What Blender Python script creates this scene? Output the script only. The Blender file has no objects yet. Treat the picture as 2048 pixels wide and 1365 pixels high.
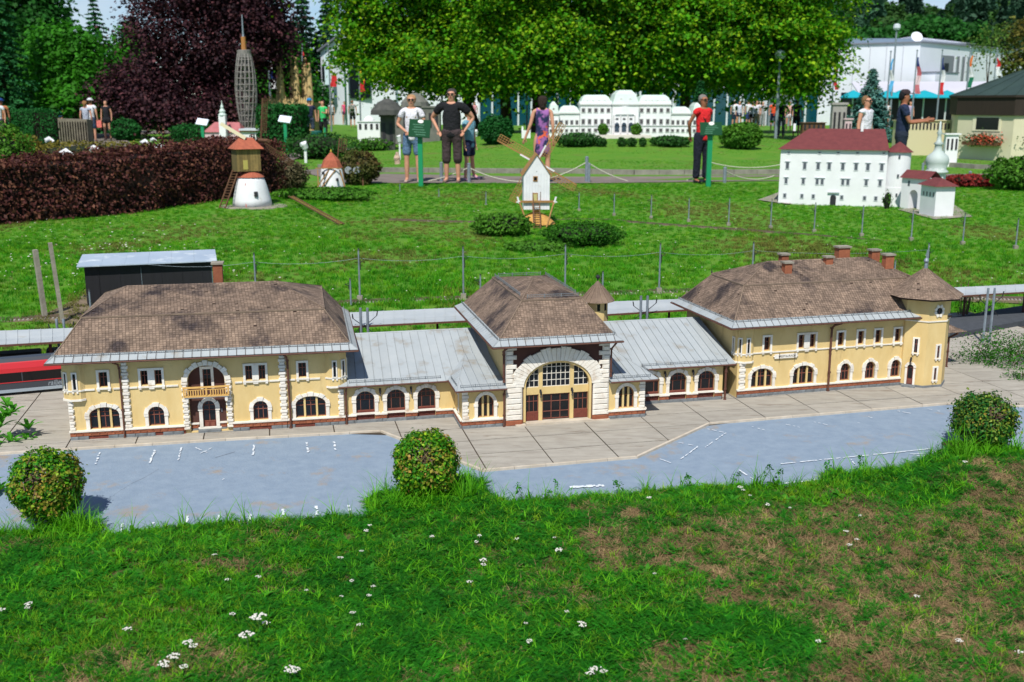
import bpy, bmesh, math, random
import numpy as np
from mathutils import Vector, Matrix, geometry, noise as mnoise

random.seed(7)
rng = np.random.default_rng(7)
S = bpy.context.scene
COL = S.collection

# ------------------------------------------------------------------ camera, sky, sun, exposure
FPX, CAMZ, PITCH = 2088.0, 1.6, math.radians(12.87)
cam = bpy.data.cameras.new('camera')
cam.sensor_width = 36.0
cam.lens = FPX / 2048.0 * 36.0
cam.clip_start = 0.05
cam.clip_end = 3000
cam.dof.use_dof = True
cam.dof.focus_distance = 5.0
cam.dof.aperture_fstop = 4.5
camo = bpy.data.objects.new('camera', cam)
COL.objects.link(camo)
camo.location = (0, 0, CAMZ)
camo.rotation_euler = (math.pi / 2 - PITCH, 0, 0)
S.camera = camo

SUNV = Vector((0.15, 0.70, -1.0)).normalized()          # the way the light travels
W = bpy.data.worlds.new("World")
S.world = W
W.use_nodes = True
nt = W.node_tree
bg = nt.nodes['Background']
sky = nt.nodes.new('ShaderNodeTexSky')
sky.sky_type = 'NISHITA'
sky.sun_disc = False
sky.sun_elevation = math.asin(-SUNV.z)
sky.sun_rotation = math.atan2(-SUNV.x, -SUNV.y)
sky.air_density = 0.8
sky.dust_density = 0.1
sky.ozone_density = 3.5
tc = nt.nodes.new('ShaderNodeTexCoord')
mp = nt.nodes.new('ShaderNodeMapping')
mp.inputs['Scale'].default_value = (1.0, 1.0, 3.2)
cn = nt.nodes.new('ShaderNodeTexNoise')
cn.inputs['Scale'].default_value = 2.3
cn.inputs['Detail'].default_value = 7
cn.inputs['Roughness'].default_value = 0.55
cr = nt.nodes.new('ShaderNodeValToRGB')
cr.color_ramp.elements[0].position = 0.54
cr.color_ramp.elements[1].position = 0.72
mx = nt.nodes.new('ShaderNodeMixRGB')
mx.inputs[2].default_value = (7.5, 7.8, 8.2, 1)
nt.links.new(tc.outputs['Generated'], mp.inputs['Vector'])
nt.links.new(mp.outputs[0], cn.inputs['Vector'])
nt.links.new(cn.outputs[0], cr.inputs[0])
nt.links.new(cr.outputs[0], mx.inputs[0])
nt.links.new(sky.outputs[0], mx.inputs[1])
nt.links.new(mx.outputs[0], bg.inputs[0])
bg.inputs[1].default_value = 0.10

sl = bpy.data.lights.new('sun', 'SUN')
sl.energy = 4.6
sl.angle = math.radians(0.5)
sl.color = (1.0, 0.955, 0.88)
so = bpy.data.objects.new('sun', sl)
COL.objects.link(so)
so.rotation_euler = SUNV.to_track_quat('-Z', 'Y').to_euler()
so.location = (0, -20, 40)

S.view_settings.view_transform = 'Standard'
S.view_settings.look = 'None'
S.view_settings.exposure = 0.12
S.view_settings.gamma = 1
S.view_settings.use_curve_mapping = False
S.cycles.max_bounces = 6
S.cycles.transparent_max_bounces = 8

# ------------------------------------------------------------------ picture measurements -> places in the world
def ray(px, py):
    u = (px - 1024) / FPX
    v = (682.5 - py) / FPX
    return Vector((u, math.cos(PITCH) + v * math.sin(PITCH), -math.sin(PITCH) + v * math.cos(PITCH)))

def G(px, py, z=0.0):
    d = ray(px, py)
    t = (z - CAMZ) / d.z
    return Vector((d.x * t, d.y * t, z))

def AT(px, py, D):
    d = ray(px, py)
    t = D / d.y
    return Vector((d.x * t, D, CAMZ + d.z * t))

def frame_matrix(ox, oy, deg, z=0.0):
    return Matrix.Translation((ox, oy, z)) @ Matrix.Rotation(math.radians(deg), 4, 'Z')

def frame_px(p0, p1, z=0.0):
    a = G(*p0, z); b = G(*p1, z)
    return frame_matrix(a.x, a.y, math.degrees(math.atan2(b.y - a.y, b.x - a.x)), z), (b - a).length
# ------------------------------------------------------------------ mesh helpers
class MB:
    def __init__(s):
        s.v = []; s.f = []; s.m = []
    def face(s, pts, m=0):
        b = len(s.v)
        s.v += [tuple(p) for p in pts]
        s.f.append(tuple(range(b, b + len(pts)))); s.m.append(m)
    def box(s, x0, x1, y0, y1, z0, z1, m=0, M=None):
        b = len(s.v)
        P = [(x0,y0,z0),(x1,y0,z0),(x1,y1,z0),(x0,y1,z0),(x0,y0,z1),(x1,y0,z1),(x1,y1,z1),(x0,y1,z1)]
        if M is not None: P = [tuple(M @ Vector(p)) for p in P]
        s.v += P
        for q in ((0,3,2,1),(4,5,6,7),(0,1,5,4),(1,2,6,5),(2,3,7,6),(3,0,4,7)):
            s.f.append(tuple(b + i for i in q)); s.m.append(m)
        return s
    def hexa(s, P, m=0):                       # eight corners, bottom four then top four
        b = len(s.v)
        s.v += [tuple(p) for p in P]
        for q in ((0,3,2,1),(4,5,6,7),(0,1,5,4),(1,2,6,5),(2,3,7,6),(3,0,4,7)):
            s.f.append(tuple(b + i for i in q)); s.m.append(m)
        return s
    def bar(s, a, b_, w, h=None, m=0, up=(0,0,1)):
        a = Vector(a); b_ = Vector(b_); h = h or w
        d = (b_ - a).normalized()
        x = d.cross(Vector(up))
        if x.length < 1e-4: x = d.cross(Vector((1,0,0)))
        x.normalize(); y = x.cross(d)
        x *= w / 2; y *= h / 2
        s.hexa([a-x-y, a+x-y, a+x+y, a-x+y, b_-x-y, b_+x-y, b_+x+y, b_-x+y], m)
        return s
    def tube(s, pts, rad, n=8, m=0, cap=True):
        pts = [Vector(p) for p in pts]
        if not isinstance(rad, (list, tuple)): rad = [rad] * len(pts)
        rings = []
        ref = Vector((0, 0, 1))
        for i, p in enumerate(pts):
            d = (pts[min(i+1, len(pts)-1)] - pts[max(i-1, 0)]).normalized()
            x = d.cross(ref)
            if x.length < 0.05: x = d.cross(Vector((0, 1, 0)))
            x.normalize(); y = d.cross(x)
            b = len(s.v)
            for k in range(n):
                a = 2*math.pi*k/n
                s.v.append(tuple(p + (x*math.cos(a) + y*math.sin(a)) * rad[i]))
            rings.append(b)
        for i in range(len(rings)-1):
            for k in range(n):
                k2 = (k+1) % n
                s.f.append((rings[i]+k, rings[i]+k2, rings[i+1]+k2, rings[i+1]+k)); s.m.append(m)
        if cap:
            s.f.append(tuple(rings[0]+k for k in range(n))); s.m.append(m)
            s.f.append(tuple(rings[-1]+k for k in reversed(range(n)))); s.m.append(m)
        return s
    def lathe(s, prof, c=(0,0,0), n=16, m=0, sx=1.0, sy=1.0, ph=0.0):
        b = len(s.v)
        for r, z in prof:
            for k in range(n):
                a = 2*math.pi*k/n + ph
                s.v.append((c[0]+r*math.cos(a)*sx, c[1]+r*math.sin(a)*sy, c[2]+z))
        for i in range(len(prof)-1):
            for k in range(n):
                k2 = (k+1) % n
                s.f.append((b+i*n+k, b+i*n+k2, b+(i+1)*n+k2, b+(i+1)*n+k)); s.m.append(m)
        s.f.append(tuple(b+k for k in reversed(range(n)))); s.m.append(m)
        s.f.append(tuple(b+(len(prof)-1)*n+k for k in range(n))); s.m.append(m)
        return s
    def prism(s, poly, y0, y1, m=0):           # poly in (x,z), extruded along y
        b = len(s.v); n = len(poly)
        s.v += [(x, y0, z) for x, z in poly] + [(x, y1, z) for x, z in poly]
        s.f.append(tuple(range(b, b+n))); s.m.append(m)
        s.f.append(tuple(b+n+i for i in reversed(range(n)))); s.m.append(m)
        for i in range(n):
            j = (i+1) % n
            s.f.append((b+j, b+i, b+n+i, b+n+j)); s.m.append(m)
        return s
    def prismz(s, poly, z0, z1, m=0):          # poly in (x,y), extruded along z
        b = len(s.v); n = len(poly)
        s.v += [(x, y, z0) for x, y in poly] + [(x, y, z1) for x, y in poly]
        s.f.append(tuple(b+i for i in reversed(range(n)))); s.m.append(m)
        s.f.append(tuple(range(b+n, b+2*n))); s.m.append(m)
        for i in range(n):
            j = (i+1) % n
            s.f.append((b+i, b+j, b+n+j, b+n+i)); s.m.append(m)
        return s
    def mesh(s, name, smooth=False):
        me = bpy.data.meshes.new(name)
        me.from_pydata(s.v, [], s.f)
        if any(s.m): me.polygons.foreach_set('material_index', s.m)
        if smooth: me.polygons.foreach_set('use_smooth', [True]*len(s.f))
        me.update()
        return me

def tag(o, label=None, cat=None, group=None, kind=None):
    if label: o['label'] = label
    if cat: o['category'] = cat
    if group: o['group'] = group
    if kind: o['kind'] = kind
    return o

def obj(name, mb, mats, parent=None, M=None, smooth=False, kind=None, label=None, cat=None, group=None):
    me = mb.mesh(name, smooth) if isinstance(mb, MB) else mb
    if not isinstance(mats, (list, tuple)): mats = [mats]
    if isinstance(mb, MB) or not me.materials:
        for m in mats: me.materials.append(m)
    o = bpy.data.objects.new(name, me)
    COL.objects.link(o)
    if parent is not None: o.parent = parent
    if M is not None: o.matrix_local = M
    tag(o, label, cat, group, kind)
    return o

def thing(name, label, cat, M=None, group=None, parent=None):
    o = bpy.data.objects.new(name, None)
    o.empty_display_size = 0.1
    COL.objects.link(o)
    if M is not None: o.matrix_local = M
    return tag(o, label, cat, group)

def children(o): return [c for c in COL.objects if c.parent == o]
def dup(o, M=None, parent=None, label=None, group=None, top=True):
    c = o.copy(); COL.objects.link(c)
    if parent is not None: c.parent = parent
    if M is not None: c.matrix_local = M
    if label: c['label'] = label
    if group: c['group'] = group
    for ch in list(o.children):
        dup(ch, None, c, top=False)
    return c
def T(x, y, z=0): return Matrix.Translation((x, y, z))
def Rz(deg): return Matrix.Rotation(math.radians(deg), 4, 'Z')
def Rx(deg): return Matrix.Rotation(math.radians(deg), 4, 'X')
def Ry(deg): return Matrix.Rotation(math.radians(deg), 4, 'Y')
def Sc(x, y, z): return Matrix.Diagonal((x, y, z, 1))

# ------------------------------------------------------------------ materials
def srgb(r, g, b):
    f = lambda c: (c/255/12.92) if c/255 <= .04045 else ((c/255+.055)/1.055)**2.4
    return (f(r), f(g), f(b))

def mat(name, c1, c2=None, scale=8, detail=5, rough=.8, bump=0.0, bscale=80, rnd=None, amt=.25, metal=0.0,
        stain=None, sscale=3, spos=.55, swid=.12, stretch=None, spec=.4, trans=0.0, c3=None, contrast=.2, dist=None):
    m = bpy.data.materials.new(name)
    m.use_nodes = True
    n = m.node_tree.nodes; L = m.node_tree.links
    p = n['Principled BSDF']
    p.inputs['Roughness'].default_value = rough
    p.inputs['Metallic'].default_value = metal
    p.inputs['Specular IOR Level'].default_value = spec
    geo = n.new('ShaderNodeNewGeometry')
    vec = geo.outputs['Position']
    if stretch:
        mpn = n.new('ShaderNodeMapping'); mpn.inputs['Scale'].default_value = stretch
        L.new(vec, mpn.inputs['Vector']); vec = mpn.outputs[0]
    def noise(sc, det=detail, r=.6):
        t = n.new('ShaderNodeTexNoise'); t.inputs['Scale'].default_value = sc; t.inputs['Detail'].default_value = det
        t.inputs['Roughness'].default_value = r
        L.new(vec, t.inputs['Vector']); return t.outputs[0]
    def ramp(src, a, b):
        r = n.new('ShaderNodeMapRange'); r.inputs['From Min'].default_value = a; r.inputs['From Max'].default_value = b
        L.new(src, r.inputs['Value']); return r.outputs[0]
    def mix(f, a, b, typ='MIX'):
        q = n.new('ShaderNodeMix'); q.data_type = 'RGBA'; q.blend_type = typ
        if isinstance(f, float): q.inputs[0].default_value = f
        else: L.new(f, q.inputs[0])
        for k, x in ((6, a), (7, b)):
            if isinstance(x, tuple): q.inputs[k].default_value = (*x[:3], 1)
            else: L.new(x, q.inputs[k])
        return q.outputs[2]
    col = tuple(c1)
    if c2 is not None:
        col = mix(ramp(noise(scale), .5-contrast, .5+contrast), tuple(c1), tuple(c2))
    if stain is not None:
        col = mix(ramp(noise(sscale, 6, .65), spos, spos+swid), col, tuple(stain))
    if rnd:
        if rnd == 'object':
            oi = n.new('ShaderNodeObjectInfo'); rv = oi.outputs['Random']
        else:
            rv = geo.outputs['Random Per Island']
        if c3 is not None:
            col = mix(ramp(rv, .45, 1.0), col, tuple(c3))
        hs = n.new('ShaderNodeHueSaturation')
        if isinstance(col, tuple): hs.inputs['Color'].default_value = (*col, 1)
        else: L.new(col, hs.inputs['Color'])
        mul = n.new('ShaderNodeMath'); mul.operation = 'MULTIPLY'; mul.inputs[1].default_value = 7.31
        fr = n.new('ShaderNodeMath'); fr.operation = 'FRACT'
        L.new(rv, mul.inputs[0]); L.new(mul.outputs[0], fr.inputs[0])
        vr = n.new('ShaderNodeMapRange'); vr.inputs['To Min'].default_value = 1-amt; vr.inputs['To Max'].default_value = 1+amt
        L.new(fr.outputs[0], vr.inputs['Value']); L.new(vr.outputs[0], hs.inputs['Value'])
        col = hs.outputs[0]
    if isinstance(col, tuple): p.inputs['Base Color'].default_value = (*col, 1)
    else: L.new(col, p.inputs['Base Color'])
    if bump:
        bn = n.new('ShaderNodeBump'); bn.inputs['Strength'].default_value = bump; bn.inputs['Distance'].default_value = dist or 0.5/bscale
        L.new(noise(bscale, 4), bn.inputs['Height']); L.new(bn.outputs[0], p.inputs['Normal'])
    if trans > 0:
        tr = n.new('ShaderNodeBsdfTranslucent'); ms = n.new('ShaderNodeMixShader'); ms.inputs[0].default_value = trans
        if isinstance(col, tuple): tr.inputs[0].default_value = (*col, 1)
        else: L.new(col, tr.inputs[0])
        out = n['Material Output']
        L.new(p.outputs[0], ms.inputs[1]); L.new(tr.outputs[0], ms.inputs[2]); L.new(ms.outputs[0], out.inputs[0])
    return m

MT = {}
def plain(key, rgb, rough=.7, **k):
    if key not in MT: MT[key] = mat(key, srgb(*rgb), rough=rough, **k)
    return MT[key]

M_YEL = mat('yellow_render', srgb(220,195,138), srgb(208,180,120), scale=14, rough=.9, bump=.3, bscale=160, stain=srgb(168,142,98), sscale=9, spos=.56, swid=.22, stretch=(1,1,.35))
M_BROWNW = mat('brown_render', srgb(88,58,50), srgb(78,50,44), scale=20, rough=.9, bump=.2, bscale=160)
M_WHITE = mat('white_stone_paint', srgb(236,232,222), srgb(222,214,200), scale=22, rough=.85, bump=.4, bscale=120, rnd='object', amt=.07, stain=srgb(176,146,112), sscale=13, spos=.57, swid=.25)
M_BRICK = mat('plinth_brick', srgb(160,98,68), srgb(138,80,58), scale=40, rough=.9, bump=.5, bscale=150, rnd='object', amt=.16)
M_GREYST = mat('base_stone', srgb(128,134,138), srgb(100,104,106), scale=40, rough=.9, bump=.4, bscale=140, rnd='object', amt=.12)
M_WOOD = mat('brown_window_wood', srgb(138,84,68), srgb(116,66,54), scale=60, rough=.7)
M_PANEL = mat('red_brown_panel', srgb(128,66,52), srgb(104,54,44), scale=50, rough=.75)
M_GLASS = mat('dark_pane', srgb(16,20,26), rough=.16, spec=.5)
M_TILE = mat('roof_tile_clay', srgb(140,120,104), srgb(112,96,84), scale=12, rough=.95, rnd='island', amt=.26, stain=srgb(62,54,54), sscale=4.6, spos=.52, swid=.13, contrast=.15)
M_TILEBED = mat('roof_under_tiles', srgb(62,48,42), rough=1)
M_RIDGE = mat('ridge_mortar', srgb(138,120,102), srgb(112,96,84), scale=30, rough=.95, bump=.4, bscale=100)
M_ZINC = mat('painted_sheet_metal', srgb(170,176,178), srgb(158,166,170), scale=9, rough=.5, rnd='object', amt=.035, stain=srgb(146,136,120), sscale=9, spos=.56, swid=.2, spec=.4)
M_GUARD = mat('snow_guard_metal', srgb(120,126,130), rough=.6)
M_RUST = mat('brown_gutter', srgb(104,66,52), srgb(84,54,44), scale=60, rough=.7)
M_BALC = mat('balcony_wood', srgb(226,180,104), srgb(206,160,90), scale=40, rough=.8)
M_SLAB = mat('paving_slab', srgb(178,173,162), srgb(154,148,138), scale=7, rough=.95, bump=.7, bscale=60, rnd='object', amt=.07, stain=srgb(122,110,96), sscale=4.6, spos=.58, swid=.16, stretch=(1,4,1))
M_KERB = mat('kerb_stone', srgb(204,194,178), srgb(180,168,150), scale=18, rough=.95, rnd='object', amt=.05)
M_JOINT = mat('joint_dirt', srgb(70,60,48), rough=1)
M_ROAD = mat('blue_grey_painted_road', srgb(142,158,174), srgb(116,134,154), scale=16, rough=.9, bump=.6, bscale=90, stain=srgb(150,140,128), sscale=4.4, spos=.58, swid=.12, contrast=.4)
M_PAINT = mat('worn_white_line', srgb(226,232,236), srgb(196,206,216), scale=40, rough=.9)
M_GALV = mat('galvanised_steel', srgb(146,158,168), srgb(120,132,142), scale=20, rough=.55, metal=.3)
M_CONC = mat('weathered_concrete', srgb(158,152,138), srgb(128,122,110), scale=14, rough=.95, bump=.4, bscale=60)
M_DARKMET = plain('dark_metal', (40,40,44), .6)
# ------------------------------------------------------------------ the ground
def sstep(a, b, x):
    t = min(1, max(0, (x-a)/(b-a))); return t*t*(3-2*t)
def mound(x, y):
    q = math.hypot((x-4.06)/9.5, (y-40.5)/11)
    return .373*(1-sstep(.40, 1.0, q))
def height(x, y):
    h = -0.045 + 0.045 * sstep(7.2, 9.4, y - 0.22*x)
    h += 0.10 * math.exp(-(((x+4.2)/1.5)**2 + ((y-17.0)/1.6)**2))
    h += 0.03 * math.sin(x*0.7+1)*math.sin(y*0.45) * sstep(9, 12, y)
    return h + (mound(x, y) if y > 24 else 0)
def GT(px, py):
    p = G(px, py)
    for _ in range(14): q = G(px, py, height(p.x, p.y)); p = q.lerp(p, .4)
    p.z = height(p.x, p.y)
    return p

def lin(a, b, n): return [a + (b-a)*i/n for i in range(n)]
xs = lin(-90,-20,14) + lin(-20,-8,20) + lin(-8,9,50) + lin(9,30,24) + lin(30,120,14) + [120]
ys = lin(-6,5,8) + lin(5,12,24) + lin(12,30,36) + lin(30,70,20) + lin(70,400,16) + [400, 900]
gb = MB()
for y in ys:
    for x in xs:
        k = 1 + max(0, y-70)/90
        gb.v.append((x*k, y, height(x*k, y) if y < 60 else 0.0))
nx = len(xs)
for j in range(len(ys)-1):
    for i in range(nx-1):
        gb.f.append((j*nx+i, j*nx+i+1, (j+1)*nx+i+1, (j+1)*nx+i)); gb.m.append(0)
M_LAWN = mat('lawn_soil', srgb(64,126,18), srgb(96,134,30), scale=1.6, rough=1, bump=.6, bscale=30, stain=srgb(112,96,58), sscale=.9, spos=.56, swid=.25, contrast=.25)
ground = obj('ground', gb, M_LAWN, smooth=True, kind='structure', label='green park lawn sheet under the whole scene', cat='ground')

F_L = frame_matrix(-2.1435, 4.8455, 11.371)
F_H = frame_matrix(-0.0305, 5.0712, 12.885)
F_R = frame_matrix(1.2555, 5.5968, 15.215)
def H2(u, d, z=0): return F_H @ Vector((u, d, z))

# kerb line in hall coordinates, left to right
KERB = [(-3.6,.125),(-2.40,.104),(-1.38,.085),(-.633,.05),(-.247,-.625),(.488,-.607),(1.023,-.199),(2.43,-.149),(3.02,-.36),(4.2,-.80)]
def clip_poly(poly, a, b, c):                  # keep a*x+b*y<=c
    out = []
    for i in range(len(poly)):
        p, q = poly[i], poly[(i+1) % len(poly)]
        fp, fq = a*p[0]+b*p[1]-c, a*q[0]+b*q[1]-c
        if fp <= 0: out.append(p)
        if (fp < 0 < fq) or (fq < 0 < fp):
            t = fp/(fp-fq); out.append((p[0]+(q[0]-p[0])*t, p[1]+(q[1]-p[1])*t))
    return out
def kerb_d(u):
    for (u0, d0), (u1, d1) in zip(KERB, KERB[1:]):
        if u0 <= u <= u1: return d0+(d1-d0)*(u-u0)/(u1-u0)
    return KERB[-1][1]

# parking lot sheet
rp = [H2(u, d, -.006) for u, d in KERB]
rb = MB()
for i in range(len(rp)-1):
    n = max(1, int((KERB[i+1][0]-KERB[i][0])/.3))
    for k in range(n):
        a = rp[i].lerp(rp[i+1], k/n); b = rp[i].lerp(rp[i+1], (k+1)/n)
        a2 = H2(KERB[i][0]+(KERB[i+1][0]-KERB[i][0])*k/n, -2.6, -.006); b2 = H2(KERB[i][0]+(KERB[i+1][0]-KERB[i][0])*(k+1)/n, -2.6, -.006)
        rb.face([a2, b2, b, a])
obj('parking_lot', rb, M_ROAD, kind='structure', label='blue grey painted model car park in front of the station', cat='road')

# pavement bed, slabs and kerb stones
bed = MB()
us = [-3.6 + .2*i for i in range(40)]
for a, b in zip(us, us[1:]):
    bed.face([H2(a, kerb_d(a)+.004, -.004), H2(b, kerb_d(b)+.004, -.004), H2(b, 2.1, -.004), H2(a, 2.1, -.004)])
pavement = obj('pavement', bed, M_JOINT, kind='structure', label='beige slab pavement round the model station', cat='pavement')
u0 = -.225 - .315*10
row = 0
for i in range(24):
    ua = u0 + .315*i; ub = ua + .315
    for j in range(-3, 10):
        da, db = .01+.205*j, .01+.205*(j+1)
        if da > 1.25 and -2.1 < ua < 2.6: continue
        uu = sorted({ua+.003, ub-.003} | {k[0] for k in KERB if ua+.003 < k[0] < ub-.003} | {ua+.003+(ub-ua-.006)*k/8 for k in range(9)})
        low = [(u, max(da+.0045, kerb_d(u)+.014)) for u in uu]
        low = [p for p in low if p[1] < db-.004]
        if len(low) < 2: continue
        poly = low + [(low[-1][0], db-.0045), (low[0][0], db-.0045)]
        xs_ = [p[0] for p in poly]; ys_ = [p[1] for p in poly]
        if (max(xs_)-min(xs_)) < .03 or (max(ys_)-min(ys_)) < .02: continue
        mb = MB(); dz = random.uniform(-.0008, .0008)
        mb.prismz(poly, -.003, .0+dz)
        obj('slab', mb, M_SLAB, pavement, F_H)
for (k0, e0), (k1, e1) in zip(KERB, KERB[1:]):
    L_ = math.hypot(k1-k0, e1-e0); n = max(1, round(L_/.16))
    a = math.degrees(math.atan2(e1-e0, k1-k0))
    for i in range(n):
        if k0+(k1-k0)*i/n > 3.3: break
        mb = MB(); mb.box(.001, L_/n-.001, -.002, .012, -.006, .0045)
        obj('kerb_stone', mb, M_KERB, pavement, F_H @ T(k0+(k1-k0)*i/n, e0+(e1-e0)*i/n) @ Rz(a))

# painted lines on the car park (faded, broken up)
def stroke(name, pts, w, label, wear=.5, group='painted parking marks'):
    mb = MB(); r = random.Random(hash(str(pts)) % 9999)
    P = [G(px, py, -.0015) for px, py in pts]
    for a, b in zip(P, P[1:]):
        L_ = (b-a).length; n = max(1, int(L_/.012)); d = (b-a)/n; sd = Vector((-d.y, d.x, 0)).normalized()
        for k in range(n):
            if r.random() < wear: continue
            ww = w/2*r.uniform(.6, 1.1); o = sd*w*.2*r.uniform(-1, 1)
            p, q = a+d*k+o, a+d*(k+1)+o
            mb.face([p-sd*ww, q-sd*ww*r.uniform(.7,1.1), q+sd*ww, p+sd*ww*r.uniform(.7,1.1)])
    if mb.f: obj(name, mb, M_PAINT, kind='structure', label=label, group=group, cat='road marking')
for pts, w, wear in [([(310,900),(299,926)],.012,.1),([(200,905),(190,930)],.010,.4),([(363,895),(356,922)],.008,.5),([(508,890),(506,912)],.010,.2),([(614,885),(616,905)],.012,.3),
        ([(668,882),(671,900)],.012,.2),([(247,1044),(240,1070)],.012,.2),([(376,1032),(370,1055)],.012,.2),([(437,1030),(433,1055)],.012,.2),([(500,1025),(499,1050)],.012,.2),([(310,1035),(306,1050)],.010,.7),([(567,1018),(567,1040)],.012,.4),([(632,1012),(634,1030)],.012,.4),([(695,1006),(700,1022)],.012,.4),
        ([(390,895),(420,908)],.006,.4),([(430,893),(400,907)],.006,.5),([(452,955),(440,962)],.005,.6),
        ([(1140,975),(1208,971)],.026,.0),([(1357,885),(1396,893)],.007,.3),([(1415,858),(1452,866)],.007,.3),([(1396,893),(1362,918)],.007,.3),([(1452,866),(1410,895)],.006,.4),
        ([(1320,918),(1342,926)],.007,.3),([(1500,852),(1528,860)],.007,.4),([(1562,847),(1600,855)],.006,.5),([(1618,842),(1655,850)],.006,.5),([(1700,842),(1730,849)],.006,.5),([(1722,830),(1745,836)],.006,.5),([(1795,822),(1826,828)],.008,.2),([(1855,818),(1885,824)],.006,.5),
        ([(1562,928),(1700,914),(1860,898),(1878,908)],.010,.15),([(1560,968),(1700,952),(1900,932)],.012,.2),([(1700,917),(1712,932)],.006,.3),([(1820,908),(1850,907),(1848,913),(1826,910)],.006,.2),([(1835,925),(1870,920)],.006,.4),([(1478,940),(1506,958)],.008,.2)]:
    stroke('painted_mark', pts, w, 'worn white paint mark on the blue grey car park', wear)
M_CRACK = mat('crack_dirt', srgb(96,98,104), rough=1)
for pts in ([(215,1000),(240,982),(262,968),(290,955),(318,938)], [(945,962),(950,948),(944,940),(962,938)], [(430,916),(470,904)]):
    mb = MB(); P = [G(px, py, -.0042) for px, py in pts]
    for a, b in zip(P, P[1:]):
        for k in range(6):
            p, q = a.lerp(b, k/6), a.lerp(b, (k+1)/6)
            o = Vector((random.uniform(-.003,.003), random.uniform(-.003,.003), 0))
            mb.face([p, q, q+Vector((0,.004,0)), p+Vector((0,.004,0))+o*0])
    obj('crack', mb, M_CRACK, kind='structure', label='thin crack running across the painted car park', group='cracks in the car park', cat='crack')
# ------------------------------------------------------------------ the model railway station
ST = thing('station_building', 'long yellow model railway station with brown tiled roofs and a big arched entrance hall', 'station', F_H)
INV = F_H.inverted()
SL, SH, SR = INV @ F_L, Matrix.Identity(4), INV @ F_R

def block_mesh():                               # rough faced stone, front (-y) face chamfered
    mb = MB(); c = .12
    b = [(0,1,0),(1,1,0),(1,1,1),(0,1,1),(0,.35,0),(1,.35,0),(1,.35,1),(0,.35,1),(c,0,c),(1-c,0,c),(1-c,0,1-c),(c,0,1-c)]
    mb.v = b
    mb.f = [(4,5,9,8),(5,6,10,9),(6,7,11,10),(7,4,8,11),(8,9,10,11),(0,1,5,4),(1,2,6,5),(2,3,7,6),(3,0,4,7)]
    mb.m = [0]*9
    return mb.mesh('block')
BLK = {}
def block(name, parent, mt, u0, u1, d0, d1, z0, z1, rot=None):
    if mt.name not in BLK:
        BLK[mt.name] = block_mesh(); BLK[mt.name].materials.append(mt)
    o = bpy.data.objects.new(name, BLK[mt.name]); COL.objects.link(o); o.parent = parent
    M = T(u0, d0, z0) @ Sc(u1-u0, d1-d0, z1-z0)
    o.matrix_local = (rot @ M) if rot is not None else M
    return o

def outline(u0, u1, z0, zs, rise, n=14):
    if rise <= 0: return [(u0,z0),(u1,z0),(u1,zs),(u0,zs)]
    P = [(u0,z0),(u1,z0)]; c = (u0+u1)/2; r = (u1-u0)/2
    for k in range(n+1):
        a = math.pi*k/n; P.append((c+r*math.cos(a), zs+rise*math.sin(a)))
    return P
def wall(name, parent, M, outer, holes, mt, depth=.02, y=0.0, kind=None, label=None):
    """flat wall at y with openings cut through it and reveals behind them"""
    mb = MB()
    loops = [outer] + holes
    flat = [p for l in loops for p in l]
    tris = geometry.tessellate_polygon([[Vector((p[0], p[1], 0)) for p in l] for l in loops])
    mb.v = [(p[0], y, p[1]) for p in flat]
    for t in tris:
        a, b, c = [Vector((flat[i][0], flat[i][1], 0)) for i in t]
        t = tuple(t)
        if (b-a).cross(c-a).z < 0: t = (t[0], t[2], t[1])
        mb.f.append(t); mb.m.append(0)
    for l in loops:
        n = len(l)
        for i in range(n):
            p, q = l[i], l[(i+1) % n]
            mb.face([(p[0],y,p[1]),(q[0],y,q[1]),(q[0],y+depth,q[1]),(p[0],y+depth,p[1])])
    return obj(name, mb, mt, parent, M, label=label, kind=kind)

def cliprect(poly, x0, x1, z0, z1):
    for a, b, c in ((-1,0,-x0),(1,0,x1),(0,-1,-z0),(0,1,z1)):
        if len(poly) >= 3: poly = clip_poly(poly, a, b, c)
    return poly

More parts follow.
